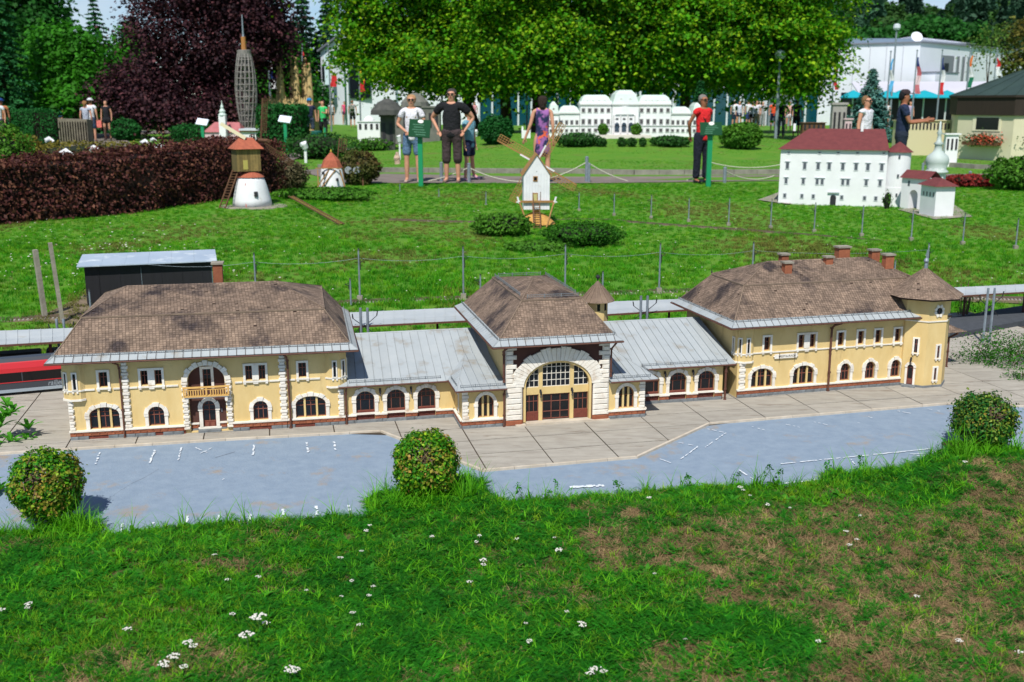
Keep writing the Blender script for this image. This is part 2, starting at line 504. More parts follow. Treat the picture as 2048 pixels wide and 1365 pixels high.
def window(parent, M, u0, u1, z0, zs, rise, vb, hb, y=.017, bw=.0035, wood=None, name='window', glass=None, posts=(), postmat=None, vlow=None):
    """frame ring, glazing bars and one pane per light"""
    wood = wood or M_WOOD
    ol = outline(u0, u1, z0, zs, rise)
    c = ((u0+u1)/2, (z0+zs+rise)/2)
    fw = bw*1.15
    inn = []
    for x, z in ol:
        sx = (u1-u0-2*fw)/(u1-u0); sz = (zs+rise-z0-2*fw)/(zs+rise-z0)
        inn.append((c[0]+(x-c[0])*sx, c[1]+(z-c[1])*sz))
    mb = MB()
    n = len(ol)
    for i in range(n):
        j = (i+1) % n
        mb.face([(ol[i][0],y-.004,ol[i][1]),(ol[j][0],y-.004,ol[j][1]),(inn[j][0],y-.004,inn[j][1]),(inn[i][0],y-.004,inn[i][1])])
        mb.face([(inn[i][0],y-.004,inn[i][1]),(inn[j][0],y-.004,inn[j][1]),(inn[j][0],y+.002,inn[j][1]),(inn[i][0],y+.002,inn[i][1])])
    def top(x):
        t = (x-c[0])/((u1-u0)/2)
        return zs + (rise*math.sqrt(max(0, 1-t*t)) if rise > 0 else 0)
    hbf = [z0+(zs+rise-z0)*h for h in hb]; vbf = [u0+(u1-u0)*v for v in vb]
    for x in vbf:
        zb = z0
        if vlow and x in [u0+(u1-u0)*v for v in vlow]: zb = hbf[0]
        mb.box(x-bw/2, x+bw/2, y-.0035, y+.001, zb, top(x))
    for z in hbf:
        if rise > 0 and z > zs:
            hw = (u1-u0)/2*math.sqrt(max(0, 1-((z-zs)/rise)**2))
        else: hw = (u1-u0)/2
        mb.box(c[0]-hw, c[0]+hw, y-.003, y+.0012, z-bw/2, z+bw/2)
    w = obj(name, mb, wood, parent, M)
    xs_ = [u0] + sorted(vbf) + [u1]; zs_ = [z0] + sorted(hbf) + [zs+rise]
    for a, b in zip(xs_, xs_[1:]):
        for e, f in zip(zs_, zs_[1:]):
            q = cliprect(ol, a, b, e, f)
            if len(q) < 3: continue
            ar = abs(sum(q[i][0]*q[(i+1)%len(q)][1]-q[(i+1)%len(q)][0]*q[i][1] for i in range(len(q))))/2
            if ar < 2e-5: continue
            pm = MB(); pm.face([(x, y, z) for x, z in q])
            obj('pane', pm, glass or M_GLASS, w)
    for x in posts:
        xx = u0+(u1-u0)*x
        pm = MB(); pm.box(xx-.005, xx+.005, y-.013, y-.0041, z0, top(xx)-.002)
        obj('mullion', pm, postmat or M_YEL, w)
    return w

def arch_trim(parent, M, u0, u1, z0, zs, rise, w=.018, keys=True, cap=True, nst=7, jmb=True, yy=-.006):
    c = (u0+u1)/2; r = (u1-u0)/2
    t = obj('window_surround', MB().box(u0-w*1.45, u1+w*1.45, yy, .002, z0-.011, z0-.001), M_WHITE, parent, M)
    if jmb:
        for s in (-1, 1):
            a, b = (u0-w, u0) if s < 0 else (u1, u1+w)
            obj('jamb_stone', MB().box(a, b, yy, .002, z0, zs-.012), M_WHITE, t)
            obj('capital_stone', MB().box(a-.003*(s<0)-.001, b+.003*(s>0)+.001, yy-.003, .002, zs-.011, zs+.002), M_WHITE, t)
    for k in range(nst):
        a0, a1 = math.pi*k/nst, math.pi*(k+1)/nst
        big = (k % 2 == 0) and keys
        ww = w*(1.25 if big else .95); y = yy-(.0035 if big else 0)
        g = .012
        pts = []
        mb = MB()
        def P(a, rr): return (c+(r+rr)*math.cos(a), zs+.003+(rise+rr)*math.sin(a))
        inner = [P(a0+g+(a1-a0-2*g)*q/3, 0) for q in range(4)]
        outer = [P(a0+g+(a1-a0-2*g)*q/3, ww) for q in range(4)]
        mb.prism(inner + outer[::-1], y, .002)
        obj('voussoir', mb, M_WHITE, t)
    return t

def rect_trim(parent, M, u0, u1, z0, z1, w=.011, mid=None, sill=True, y=-.006):
    mb = MB()
    mb.box(u0-w, u0, y, .002, z0-.004, z1+w); mb.box(u1, u1+w, y, .002, z0-.004, z1+w)
    mb.box(u0, u1, y+.0005, .002, z1, z1+w)
    if mid:
        for a, b in mid: mb.box(a, b, y+.0005, .0145, z0, z1)
    t = obj('window_surround', mb, M_WHITE, parent, M)
    if sill:
        obj('sill', MB().box(u0-w-.003, u1+w+.003, y-.004, .0, z0-.012, z0-.004), M_WHITE, t)
        for x in ((u0-w+.006, u1+w-.006) if not mid else (u0-w+.006, (u0+u1)/2, u1+w-.006)):
            ww = .006 if not (mid and x == (u0+u1)/2) else .012
            obj('sill_block', MB().box(x-ww, x+ww, y-.003, .0, z0-.020, z0-.0121), M_WHITE, t)
    return t

def quoins(parent, M, u0, u1, z0, z1, n, side=0, yy=-.008, both=True, name='quoin'):
    h = (z1-z0)/n
    for k in range(n):
        e = .004 if k % 2 == 0 else -.001
        j = random.uniform(-.0008, .0008)
        a, b = u0-(e if both or side<0 else 0), u1+(e if both or side>0 else 0)
        o = block(name, parent, M_WHITE, a, b, yy-(.002 if k%2==0 else 0)+j, .003, z0+h*k+.0007, z0+h*(k+1)-.0007, rot=M)
        

def plinth(parent, M, u0, u1, y=-.008, rows=2, gaps=()):
    """grey base stones, two courses of brick, painted ledge"""
    p = obj('plinth', MB().box(u0, u1, y+.003, .01, -.004, .037), M_PANEL, parent, M)
    x = u0
    r = random.Random(int(u0*1000)+5)
    while x < u1-.01:
        L_ = min(r.uniform(.035,.055), u1-x)
        if not any(a < x+L_/2 < b for a, b in gaps):
            block('base_stone', p, M_GREYST, x+.0006, x+L_-.0006, y-.004, y+.0029, -.003, .0155)
        x += L_
    for k in range(rows):
        x = u0 - (.015 if k % 2 else 0)
        zz0, zz1 = .0165+.0105*k, .0265+.0105*k
        while x < u1-.004:
            L_ = .034*r.uniform(.85,1.15)
            a, b = max(x, u0), min(x+L_, u1)
            if b-a > .006: block('brick', p, M_BRICK, a+.0005, b-.0005, y-.002-r.uniform(0,.001), y+.0029, zz0+.0003, zz1)
            x += L_
    obj('ledge', MB().box(u0-.002, u1+.002, y-.006, .003, .0375, .0455), M_WHITE, p)
    return p

# ---- roofs
def tiles(parent, M, bl, br, tr, tl, tw=.0155, th=.0125, name='tile', seed=1):
    bl, br, tr, tl = map(Vector, (bl, br, tr, tl))
    up_l = (tl-bl); H_ = up_l.length
    e = (br-bl).normalized()
    nrm = e.cross(((tl+tr)/2-(bl+br)/2).normalized()).normalized()
    slope = nrm.cross(e).normalized()
    hgt = (tl-bl).dot(slope)
    n = max(1, int(hgt/th))
    r = random.Random(seed)
    mb = MB()
    for i in range(n):
        f0, f1 = i/n, (i+1)/n
        a0, b0 = bl.lerp(tl, f0), br.lerp(tr, f0)
        a1, b1 = bl.lerp(tl, f1), br.lerp(tr, f1)
        xo = a0; L_ = (b0-a0).dot(e)
        x = -(tw*.5 if i % 2 else 0)
        s = hgt/n*1.25
        tl0 = (a1-a0).dot(e)/ (hgt/n)        # skew of the edges per unit slope
        tr0 = (b1-b0).dot(e)/ (hgt/n)
        while x < L_:
            x0, x1 = max(x, 0), min(x+tw, L_)
            x += tw
            if x1-x0 < tw*.25: continue
            if r.random() < .004: continue
            lift = .0022+r.uniform(-.0006,.0009); g = tw*.05
            lo = max(x0, 0)+g; hi = min(x1, L_)-g
            lt = max(lo, tl0*s); ht = min(hi, L_+tr0*s)
            if ht-lt < tw*.15: ht = lt = (lo+hi)/2
            p0 = xo+e*lo+nrm*lift - slope*r.uniform(0,.0012); p1 = xo+e*hi+nrm*lift - slope*r.uniform(0,.0012)
            p2 = xo+e*ht+slope*s+nrm*.0004; p3 = xo+e*lt+slope*s+nrm*.0004
            q0 = p0-nrm*lift; q1 = p1-nrm*lift
            b = len(mb.v)
            mb.v += [tuple(p0),tuple(p1),tuple(p2),tuple(p3),tuple(q0),tuple(q1)]
            mb.f += [(b,b+1,b+2,b+3),(b+4,b+5,b+1,b)] if ht > lt else [(b,b+1,b+2),(b+4,b+5,b+1,b)]
            mb.m += [0, 0]
    return obj(name, mb, M_TILE, parent, M, kind='stuff')

def snow_guard(parent, M, p, q, h=.012, out=(0,0,1), n=None):
    p, q = Vector(p), Vector(q); up = Vector(out).normalized()
    L_ = (q-p).length; mb = MB()
    mb.bar(p+up*h, q+up*h, .0020); mb.bar(p+up*h*.35, q+up*h*.35, .0014)
    k = int(L_/.0105)
    for i in range(k+1):
        a = p.lerp(q, i/k); mb.bar(a+up*h*.2, a+up*h, .0012)
    k = max(1, int(L_/.07))
    for i in range(k+1):
        a = p.lerp(q, i/k); mb.bar(a, a+up*(h+.004), .0032)
    return obj('snow_guard', mb, M_GUARD, parent, M)

def eave_strip(parent, M, p, q, inn, w=.042, name='eave_panel', n=None, e0=None, e1=None):
    """row of short sheet panels along an eave from p to q; inn = vector up the slope"""
    p, q, inn = Vector(p), Vector(q), Vector(inn)
    L_ = (q-p).length; n = n or max(1, round(L_/w))
    t = inn.cross(q-p).normalized(); t = t if t.z > 0 else -t
    i0 = Vector(e0) if e0 is not None else inn; i1 = Vector(e1) if e1 is not None else inn
    for k in range(n):
        a, b = p.lerp(q, k/n), p.lerp(q, (k+1)/n)
        ia, ib = i0.lerp(i0, 0), None
        # mitre the first and last panels
        fa = inn if k > 0 else i0; fb = inn if k < n-1 else i1
        g = (q-p).normalized()*.0016
        lift = t*random.uniform(.001, .0018)
        mb = MB()
        P0, P1, P2, P3 = a+g, b-g, b+fb-g, a+fa+g
        mb.hexa([P0-t*.003, P1-t*.003, P2-t*.003, P3-t*.003, P0+lift, P1+lift, P2+lift*.6, P3+lift*.6])
        mb.bar(P0+lift*1.2+g, P3+lift+g, .0022)
        obj(name, mb, M_ZINC, parent, M)

def slab_under(parent, M, pts, mt, name='roof_soffit'):
    mb = MB(); mb.face(pts); return obj(name, mb, mt, parent, M)

def roof_mansard(M, ev, br, ridge, tile_start=.25, seed=1, sides='FLRB', soffit_drop=.006):
    """ev: (u0,u1,d0,d1,z) eaves rectangle; br: same for the break line; ridge: (u0,u1,d,z)"""
    eu0,eu1,ed0,ed1,ez = ev; bu0,bu1,bd0,bd1,bz = br; ru0,ru1,rd,rz = ridge
    R = obj('roof', MB(), M_TILEBED, ST, M)
    me = MB()
    E = [Vector((eu0,ed0,ez)),Vector((eu1,ed0,ez)),Vector((eu1,ed1,ez)),Vector((eu0,ed1,ez))]
    B = [Vector((bu0,bd0,bz)),Vector((bu1,bd0,bz)),Vector((bu1,bd1,bz)),Vector((bu0,bd1,bz))]
    R0, R1 = Vector((ru0,rd,rz)), Vector((ru1,rd,rz))
    kk = tile_start
    # the sheet metal foot is flatter than the tiled slope above it
    Z = [e.lerp(b, kk) for e, b in zip(E, B)]
    for z in Z: z.z = ez + (bz-ez)*kk*.62
    for i in range(4):
        j = (i+1) % 4
        me.face([E[i], E[j], Z[j], Z[i]]); me.face([Z[i], Z[j], B[j], B[i]])
    lip = Vector((0,0,.006))
    me.face([B[0]+lip, B[1]+lip, R1, R0]); me.face([B[2]+lip, B[3]+lip, R0, R1]); me.face([B[1]+lip, B[2]+lip, R1]); me.face([B[3]+lip, B[0]+lip, R0])
    me.face([E[3]-Vector((0,0,soffit_drop)), E[2]-Vector((0,0,soffit_drop)), E[1]-Vector((0,0,soffit_drop)), E[0]-Vector((0,0,soffit_drop))])
    R.data = me.mesh('roof'); R.data.materials.append(M_TILEBED)
    nm = {0:'F',1:'R',2:'B',3:'L'}
    for i in range(4):
        j = (i+1) % 4
        off = ((B[i]+B[j])/2-(E[i]+E[j])/2); off = Vector((0,0,.0015))
        tiles(R, None, Z[i]+off, Z[j]+off, B[j]+off, B[i]+off, seed=seed+i)
        inn = (Z[i]+Z[j])/2-(E[i]+E[j])/2
        if i != 2:
            eave_strip(R, None, E[i]+off, E[j]+off, inn, e0=Z[i]-E[i], e1=Z[j]-E[j])
            a = E[i].lerp(Z[i], .72)+off; b = E[j].lerp(Z[j], .72)+off
            snow_guard(R, None, a+(b-a)*.01, b-(b-a)*.01)
            g = MB(); dv = (E[j]-E[i]).normalized(); outv = Vector((dv.y, -dv.x, 0))
            g.tube([E[i]-Vector((0,0,.005))+outv*.002, E[j]-Vector((0,0,.005))+outv*.002], .0042, 6)
            obj('gutter', g, M_RUST, R)
    up = lip+Vector((0,0,.002))
    tiles(R, None, B[0]+up, B[1]+up, R1+up, R0+up, seed=seed+11)
    tiles(R, None, B[1]+up, B[2]+up, R1+up, R1+up, seed=seed+12)
    tiles(R, None, B[3]+up, B[0]+up, R0+up, R0+up, seed=seed+13)
    rb_ = MB()
    for i in range(4):
        j = (i+1) % 4
        rb_.bar(B[i]+Vector((0,0,.006)), B[j]+Vector((0,0,.006)), .009, .008)
    obj('break_moulding', rb_, M_RIDGE, R)
    h = MB()
    for i in range(4): h.bar(Z[i]+Vector((0,0,.003)), B[i]+Vector((0,0,.004)), .006, .005)
    for b, r_ in ((B[0],R0),(B[1],R1),(B[2],R1),(B[3],R0)): h.bar(b+Vector((0,0,.011)), r_+Vector((0,0,.005)), .006, .005)
    h.bar(R0+Vector((0,0,.005)), R1+Vector((0,0,.005)), .007, .005)
    obj('hip_ridge', h, M_RIDGE, R)
    return R

# ================= left building
WL, ZT = 1.316, .399
holes = []
def arch3(u0, u1): return (u0, u1, .0475, .112, .043)
trip = [arch3(.092,.232), arch3(1.074,1.224)]
singl = [(.365,.441,.0475,.108,.036), (.866,.938,.0475,.108,.036)]
upw = [(.151,.190,.258,.332), (1.096,1.134,.258,.332)]
dbl = [(.343,.441), (.838,.934)]
for t in trip+singl: holes.append(outline(*t))
for t in upw: holes.append(outline(t[0],t[1],t[2],t[3],0))
for a, b in dbl:
    w3 = (b-a)/3.0
    holes.append(outline(a, a+w3, .256, .330, 0)); holes.append(outline(b-w3, b, .256, .330, 0))
LOG = (.561,.736,.0,.262,.078)
holes.append(outline(LOG[0],LOG[1],.006,LOG[3],LOG[4]))
wl = wall('wall', ST, SL, [(0.0,0.0),(WL,0.0),(WL,ZT),(0.0,ZT)], holes, M_YEL)
sb = MB()
sb.box(0.0, .02, .0201, .88, 0, ZT); sb.box(WL-.02, WL, .0201, .88, 0, ZT); sb.box(0.0, WL, .8801, .90, 0, ZT); sb.box(.021, WL-.021, .06, .88, .0, .01)
obj('side_wall', sb, M_YEL, ST, SL)
obj('dark_interior', MB().box(.03, WL-.03, .05, .051, 0, ZT-.01), M_DARKMET, ST, SL)
for t in trip:
    arch_trim(wl, None, *t, nst=9, w=.017)
    window(ST, SL, *t, vb=(.30,.5,.70), hb=(.56,.76), posts=(.30,.70))
for t in singl:
    arch_trim(wl, None, *t, nst=5, w=.016)
    window(ST, SL, *t, vb=(.33,.66), hb=(.55,.75))
for t in upw:
    rect_trim(wl, None, *t); window(ST, SL, t[0],t[1],t[2],t[3],0, vb=(.5,), hb=(.62,))
for a, b in dbl:
    w3 = (b-a)/3.0
    rect_trim(wl, None, a, b, .256, .330, mid=[(a+w3, b-w3)])
    window(ST, SL, a, a+w3, .256,.330,0, vb=(.5,), hb=(.62,)); window(ST, SL, b-w3, b, .256,.330,0, vb=(.5,), hb=(.62,))
for a, b in ((.0,.128),(.213,.254),(.286,.325),(.459,.515),(.785,.82),(.952,1.0),(1.034,1.078),(1.15,1.20)):
    obj('string_course', MB().box(a, b, -.006, .002, .243, .251), M_WHITE, wl)
quoins(wl, None, .256, .284, .046, .392, 21, yy=-.010)
quoins(wl, None, 1.002, 1.032, .046, .392, 21, yy=-.010)
quoins(wl, None, .0, .022, .046, .20, 10, yy=-.008, both=False, side=1)
quoins(wl, None, WL-.026, WL, .046, .185, 9, yy=-.008, both=False, side=-1)
quoins(wl, None, .533, .557, .02, .262, 17, yy=-.012)
quoins(wl, None, .741, .765, .02, .262, 17, yy=-.012)
# the loggia arch stones
for k in range(13):
    a0, a1 = math.pi*k/13, math.pi*(k+1)/13
    cx = (LOG[0]+LOG[1])/2; rx = (LOG[1]-LOG[0])/2+.002
    ww = .028 if k % 2 == 0 else .021; mb = MB()
    P = lambda a, r_: (cx+(rx+r_)*math.cos(a), LOG[3]+.003+(LOG[4]+r_*.95)*math.sin(a))
    mb.prism([P(a0+.012,0),P((a0+a1)/2,0),P(a1-.012,0),P(a1-.012,ww),P((a0+a1)/2,ww),P(a0+.012,ww)], -.010-(.003 if k%2==0 else 0), .002)
    obj('voussoir', mb, M_WHITE, wl)
# brown recessed loggia wall with door and window
dh = outline(.620,.683,.012,.118,.036); lh = outline(.632,.671,.222,.318,0)
lw = wall('recessed_wall', ST, SL, [(LOG[0]-.01,.0),(LOG[1]+.01,.0),(LOG[1]+.01,.36),(LOG[0]-.01,.36)], [dh, lh], M_BROWNW, y=.0205, depth=.015)
arch_trim(lw, T(0,.0205,0), .620,.683,.022,.118,.036, nst=5, w=.017)
rect_trim(lw, T(0,.0205,0), .632,.671,.222,.318, w=.013, sill=False)
window(ST, SL, .620,.683,.046,.118,.036, vb=(.5,), hb=(.55,.78), y=.034, name='door_glazing')
dr = obj('door', MB().box(.620,.683,.0300,.0345,.010,.0455), M_PANEL, ST, SL)
for a in (.624,.654): obj('door_panel', MB().box(a+.003,a+.022,.027,.0299,.016,.040), M_WOOD, dr)
window(ST, SL, .632,.671,.222,.318,0, vb=(.5,), hb=(.68,), y=.034)
obj('sign_plate', MB().box(.690,.699,.016,.0204,.098,.112), plain('blue_plate',(52,84,120),.5), lw)
obj('sign_plate', MB().box(.709,.716,.016,.0204,.094,.114), plain('grey_plate',(92,92,100),.5), lw)
# balcony
bc = obj('balcony', MB().box(.545,.752,-.036,-.0145,.186,.191), M_WHITE, ST, SL)
obj('balcony_floor', MB().box(.541,.756,-.040,-.0145,.1912,.1985), M_BALC, bc)
for x in (.549,.735): obj('bracket', MB().prism([(x,.186),(x+.013,.186),(x+.013,.165),(x+.004,.162),(x,.17)], -.034, -.0145), M_WHITE, bc)
obj('handrail', MB().box(.538,.759,-.043,-.036,.2365,.2445), M_BALC, bc)
obj('lower_rail', MB().box(.543,.754,-.041,-.037,.2265,.2295), M_BALC, bc)
for x in (.540,.6465,.751): obj('post', MB().box(x-.001,x+.007,-.042,-.0355,.1987,.2364), M_BALC, bc)
x = .549
while x < .750:
    if abs(x-.6500) > .007:
        obj('baluster', MB().box(x,x+.0052,-.0405,-.0375,.1987,.2264), M_BALC, bc)
    x += .0118
plinth(wl, None, -.002, .255, gaps=((.10,.19),)); plinth(wl, None, .256, .535, y=-.010, gaps=((.40,.44),)); plinth(wl, None, .763, 1.03, y=-.010, gaps=((.85,.93),)); plinth(wl, None, 1.032, WL+.002, gaps=((1.09,1.15),))
plinth(lw, T(0,.0205,0), .563,.600, y=-.003); plinth(lw, T(0,.0205,0), .702,.734, y=-.003)
obj('doorstep', MB().box(.596,.706,-.010,.0200,-.003,.010), M_GREYST, ST, SL)
# corner oriels of the upper storey
def oriel(Ms, mir, uo):
    f = lambda u, d: ((uo-u) if mir else (uo+u), d)
    P = [f(.084,-.001), f(.066,-.016), f(.018,-.016), f(-.018,.014), f(-.018,.062), f(.0,.082)]
    if mir: P = P[::-1]
    mb = MB(); mb.prismz(P + ([f(.04,.03)] if False else []), .206, ZT-.001)
    o = obj('oriel', mb, M_YEL, ST, Ms)
    pts = [f(.086,-.004), f(.067,-.021), f(.017,-.021), f(-.023,.012), f(-.023,.064), f(.0,.086)]
    if mir: pts = pts[::-1]
    obj('oriel_ledge', MB().prismz(pts, .196, .2055), M_WHITE, o)
    pts = [f(.09,-.0015), f(.067,-.019), f(.0165,-.019), f(-.021,.0125), f(-.021,.064), f(.0,.084)]
    if mir: pts = pts[::-1]
    obj('oriel_course', MB().prismz(pts, .243, .2505), M_WHITE, o)
    for (a, b) in ((1,2),(2,3),(3,4)):
        Q = [f(.084,-.001), f(.066,-.016), f(.018,-.016), f(-.018,.014), f(-.018,.062)]
        p, q = Vector(Q[a]), Vector(Q[b])
        if not mir: p, q = q, p
        # left-to-right along the face as seen from outside
        ang = math.atan2(q.y-p.y, q.x-p.x); L_ = (q-p).length
        MM = T(p.x, p.y, 0) @ Matrix.Rotation(ang, 4, 'Z')
        m_ = L_/2
        w = MB(); w.box(m_-.013, m_-.0065, -.005, .0, .254, .340); w.box(m_+.0065, m_+.013, -.005, .0, .254, .340); w.box(m_-.0065, m_+.0065, -.0045, .0, .332, .340); w.box(m_-.014, m_+.014, -.006, 0, .2506, .2539)
        t = obj('narrow_window', w, M_WHITE, ST, Ms @ MM)
        obj('pane', MB().box(m_-.0065, m_+.0065, -.001, -.0003, .254, .332), M_GLASS, t)
        obj('glazing_bar', MB().box(m_-.0065, m_+.0065, -.002, -.0011, .306, .309), M_WOOD, t)
        for x in (m_-.010, m_+.010): obj('sill_block', MB().box(x-.004, x+.004, -.006, 0, .2352, .2428), M_WHITE, t)
    return o
oriel(SL, False, 0.0)
oriel(SL, True, WL)
roof_mansard(SL, (-.070,1.390,-.075,.955,.401), (.075,1.236,.108,.775,.575), (.245,1.0,.44,.668), seed=21)
def downpipe(M, pts, r=.0055, par=None):
    mb = MB(); mb.tube(pts, r, 7)
    o = obj('downpipe', mb, M_RUST, par or ST, M)
    for p in pts[2:]:
        c = MB(); c.tube([(p[0],p[1],p[2]-.004),(p[0],p[1],p[2]+.004)], r*1.5, 7); obj('pipe_clamp', c, M_RUST, o)
downpipe(SL, [(1.03,-.070,.392),(1.040,-.04,.372),(1.044,-.018,.350),(1.044,-.020,.24),(1.046,-.022,.11),(1.046,-.022,.004)])
downpipe(SL, [(.232,-.070,.392),(.248,-.03,.372),(.2495,-.014,.350),(.2495,-.014,.14),(.2495,-.014,.0)], .0045)
ch = obj('chimney', MB().box(.655,.705,.70,.76,.60,.735), M_BRICK, ST, SL)
obj('chimney_cap', MB().box(.647,.713,.692,.768,.7352,.745), M_CONC, ch)

# ================= entrance hall
HW, HZ = .540, .424
AU0, AU1, AZS, ARI = .090, .449, .200, .128
hw = wall('hall_front', ST, SH, [(0,0),(HW,0),(HW,HZ),(0,HZ)], [outline(AU0,AU1,.0005,AZS,ARI,24)], M_BROWNW, depth=.045)
sb = MB(); sb.box(0,.02,.0451,.92,0,HZ); sb.box(HW-.02,HW,.0451,.92,0,HZ); sb.box(0,HW,.9201,.94,0,HZ)
obj('hall_side_wall', sb, M_YEL, ST, SH)
cx, rx = (AU0+AU1)/2, (AU1-AU0)/2
# big voussoirs
NV = 29
for k in range(NV):
    a0, a1 = math.pi*k/NV, math.pi*(k+1)/NV
    am = (a0+a1)/2
    g = k % 3
    ww = .058 + .010*math.sin(am) + (.007 if (k//2) % 2 == 0 else 0)
    lim = cx-.0005
    P = lambda a, r_: (min(HW-.001, max(.001, cx+(rx+r_)*math.cos(a))), min(HZ-.012, AZS+(ARI+r_*.98)*math.sin(a)))
    mb = MB(); mb.prism([P(a0+.004,0),P(am,0),P(a1-.004,0),P(a1-.004,ww),P(am,ww),P(a0+.004,ww)], -.012-random.uniform(0,.0015), .002)
    obj('voussoir', mb, M_WHITE, hw)
for s in (0, 1):
    a, b = (0.0, AU0-.008) if s == 0 else (AU1+.008, HW)
    n = 6; h = (AZS-.028)/n
    for k in range(n):
        o = block('pier_stone', hw, M_WHITE, a-.001, b+.001, -.013, .003, .028+h*k+.0008, .028+h*(k+1)-.0008)
    block('pier_base', hw, M_BRICK, a-.003, b+.003, -.014, .003, .0, .0272)
    n = 9; h = (HZ-.008-AZS)/n
    for k in range(n):
        w_ = .052 if k % 2 == 0 else .034
        aa, bb = (0.0, w_) if s == 0 else (HW-w_, HW)
        block('quoin', hw, M_WHITE, aa-.002, bb+.002, -.0145, .003, AZS+h*k+.0008, AZS+h*(k+1)-.0008)
# yellow inner arch band and infill
def band(name, par, y0, y1, r0, r1, mt, n=20, zb=.012):
    mb = MB()
    prev = None
    pts_i = [(cx+(rx-r1)*math.cos(math.pi*k/n), AZS+(ARI-r1)*math.sin(math.pi*k/n)) for k in range(n+1)]
    pts_o = [(cx+(rx-r0)*math.cos(math.pi*k/n), AZS+(ARI-r0)*math.sin(math.pi*k/n)) for k in range(n+1)]
    pts_i = [(pts_i[0][0], zb)]+pts_i+[(pts_i[-1][0], zb)]; pts_o = [(pts_o[0][0], zb)]+pts_o+[(pts_o[-1][0], zb)]
    for i in range(len(pts_i)-1):
        a, b, c, d = pts_i[i], pts_o[i], pts_o[i+1], pts_i[i+1]
        mb.hexa([(a[0],y0,a[1]),(b[0],y0,b[1]),(b[0],y1,b[1]),(a[0],y1,a[1]),(d[0],y0,d[1]),(c[0],y0,c[1]),(c[0],y1,c[1]),(d[0],y1,d[1])])
    return obj(name, mb, mt, par, None)
band('arch_band', hw, -.004, .03, .0003, .012, M_YEL)
inf = obj('arch_infill', MB().box(AU0+.012, AU1-.012, .016, .026, .150, .188), M_YEL, ST, SH)
for x in (.184, .349): obj('post', MB().box(x-.010, x+.010, .0145, .027, .012, AZS+ARI*math.sqrt(1-((x-cx)/rx)**2)-.012), M_YEL, inf)
M_WBAR = mat('white_glazing_bar', srgb(214,208,196), rough=.8)
A_, B_ = AU0+.012, AU1-.012
full = [(x, z) for x, z in outline(A_, B_, .188, AZS, ARI-.012, 24)]
def arched_light(u0, u1, nv, nh, zb=.188):
    poly = cliprect(full, u0, u1, zb, .5)
    zt = max(z for x, z in poly)
    mb = MB(); zst = .0345
    w = obj('fanlight', MB(), M_WBAR, ST, SH)
    xs_ = [u0+(u1-u0)*k/nv for k in range(nv+1)]; zs_ = [zb+zst*k for k in range(6)]
    topz = lambda x: AZS+(ARI-.012)*math.sqrt(max(0, 1-((x-cx)/(rx-.012))**2))
    for x in xs_[1:-1]:
        if topz(x) > zb: mb.box(x-.0016, x+.0016, .019, .0225, zb, topz(x))
    for z in zs_[1:]:
        if z > zt: break
        q = cliprect(full, u0, u1, z-.0001, z+.0001)
        if len(q) >= 3:
            X = [p[0] for p in q]; mb.box(min(X), max(X), .0195, .022, z-.0016, z+.0016)
    for x in (u0, u1):
        if topz(x) > zb: mb.box(x-.002, x+.002, .0185, .023, zb, topz(x))
    mb.box(u0, u1, .0185, .023, zb-.001, zb+.003)
    w.data = mb.mesh('fanlight'); w.data.materials.append(M_WBAR)
    for a, b in zip(xs_, xs_[1:]):
        for e, f in zip(zs_, zs_[1:]+[.5]):
            q = cliprect(full, a, b, e, min(f, e+zst))
            if len(q) < 3: continue
            pm = MB(); pm.face([(x, .024, z) for x, z in q]); obj('pane', pm, M_GLASS, w)
arched_light(A_, .174, 3, 3); arched_light(.194, .339, 6, 4); arched_light(.359, B_, 3, 3)
for a, b in ((A_+.001,.173), (.360,B_-.001)):
    window(ST, SH, a, b, .056, .149, 0, vb=(.33,.66), hb=(.62,), y=.026, bw=.0028, name='ticket_hall_window')
    p = obj('lower_panel', MB().box(a, b, .018, .027, .012, .0555), M_PANEL, ST, SH)
    for k in range(7): obj('board', MB().box(a+.002+(b-a-.004)*k/7+.0006, a+.002+(b-a-.004)*(k+1)/7-.0006, .0155, .0179, .014, .046), M_PANEL, p)
window(ST, SH, .195, .338, .016, .149, 0, vb=(.33,.66), hb=(.30,.70), y=.026, bw=.0034, name='entrance_door')
obj('dark_interior', MB().box(AU0, AU1, .0452, .046, .0, .33), M_DARKMET, ST, SH)
obj('threshold', MB().box(.10, .445, -.030, .03, -.002, .011), M_KERB, ST, SH)
obj('threshold', MB().box(.446, .545, -.026, -.001, -.002, .006), M_KERB, ST, SH)
obj('threshold', MB().box(.045, .098, -.034, -.001, -.002, .007), M_KERB, ST, SH)
def lamp(M, u, d, z, par=ST):
    mb = MB(); mb.bar((u,d,z+.018),(u,d-.012,z+.022),.002); mb.lathe([(.001,.026),(.003,.02),(.006,.012),(.005,.0),(.002,-.004)], (u,d-.012,z), 8)
    mb.box(u-.005,u+.005,d-.002,d,z+.008,z+.024)
    o = obj('wall_lamp', mb, M_DARKMET, par, M)
    g = MB(); g.lathe([(.004,-.012),(.006,-.006),(.004,0)], (u,d-.012,z-.004), 8); obj('lamp_globe', g, plain('smoked_glass',(92,84,78),.3), o)
lamp(SH, .183, .014, .152); lamp(SH, .349, .014, .152)
HR = roof_mansard(SH, (-.082,.590,-.072,1.02,.428), (.118,.437,.155,.88,.607), (.268,.272,.50,.668), seed=41)
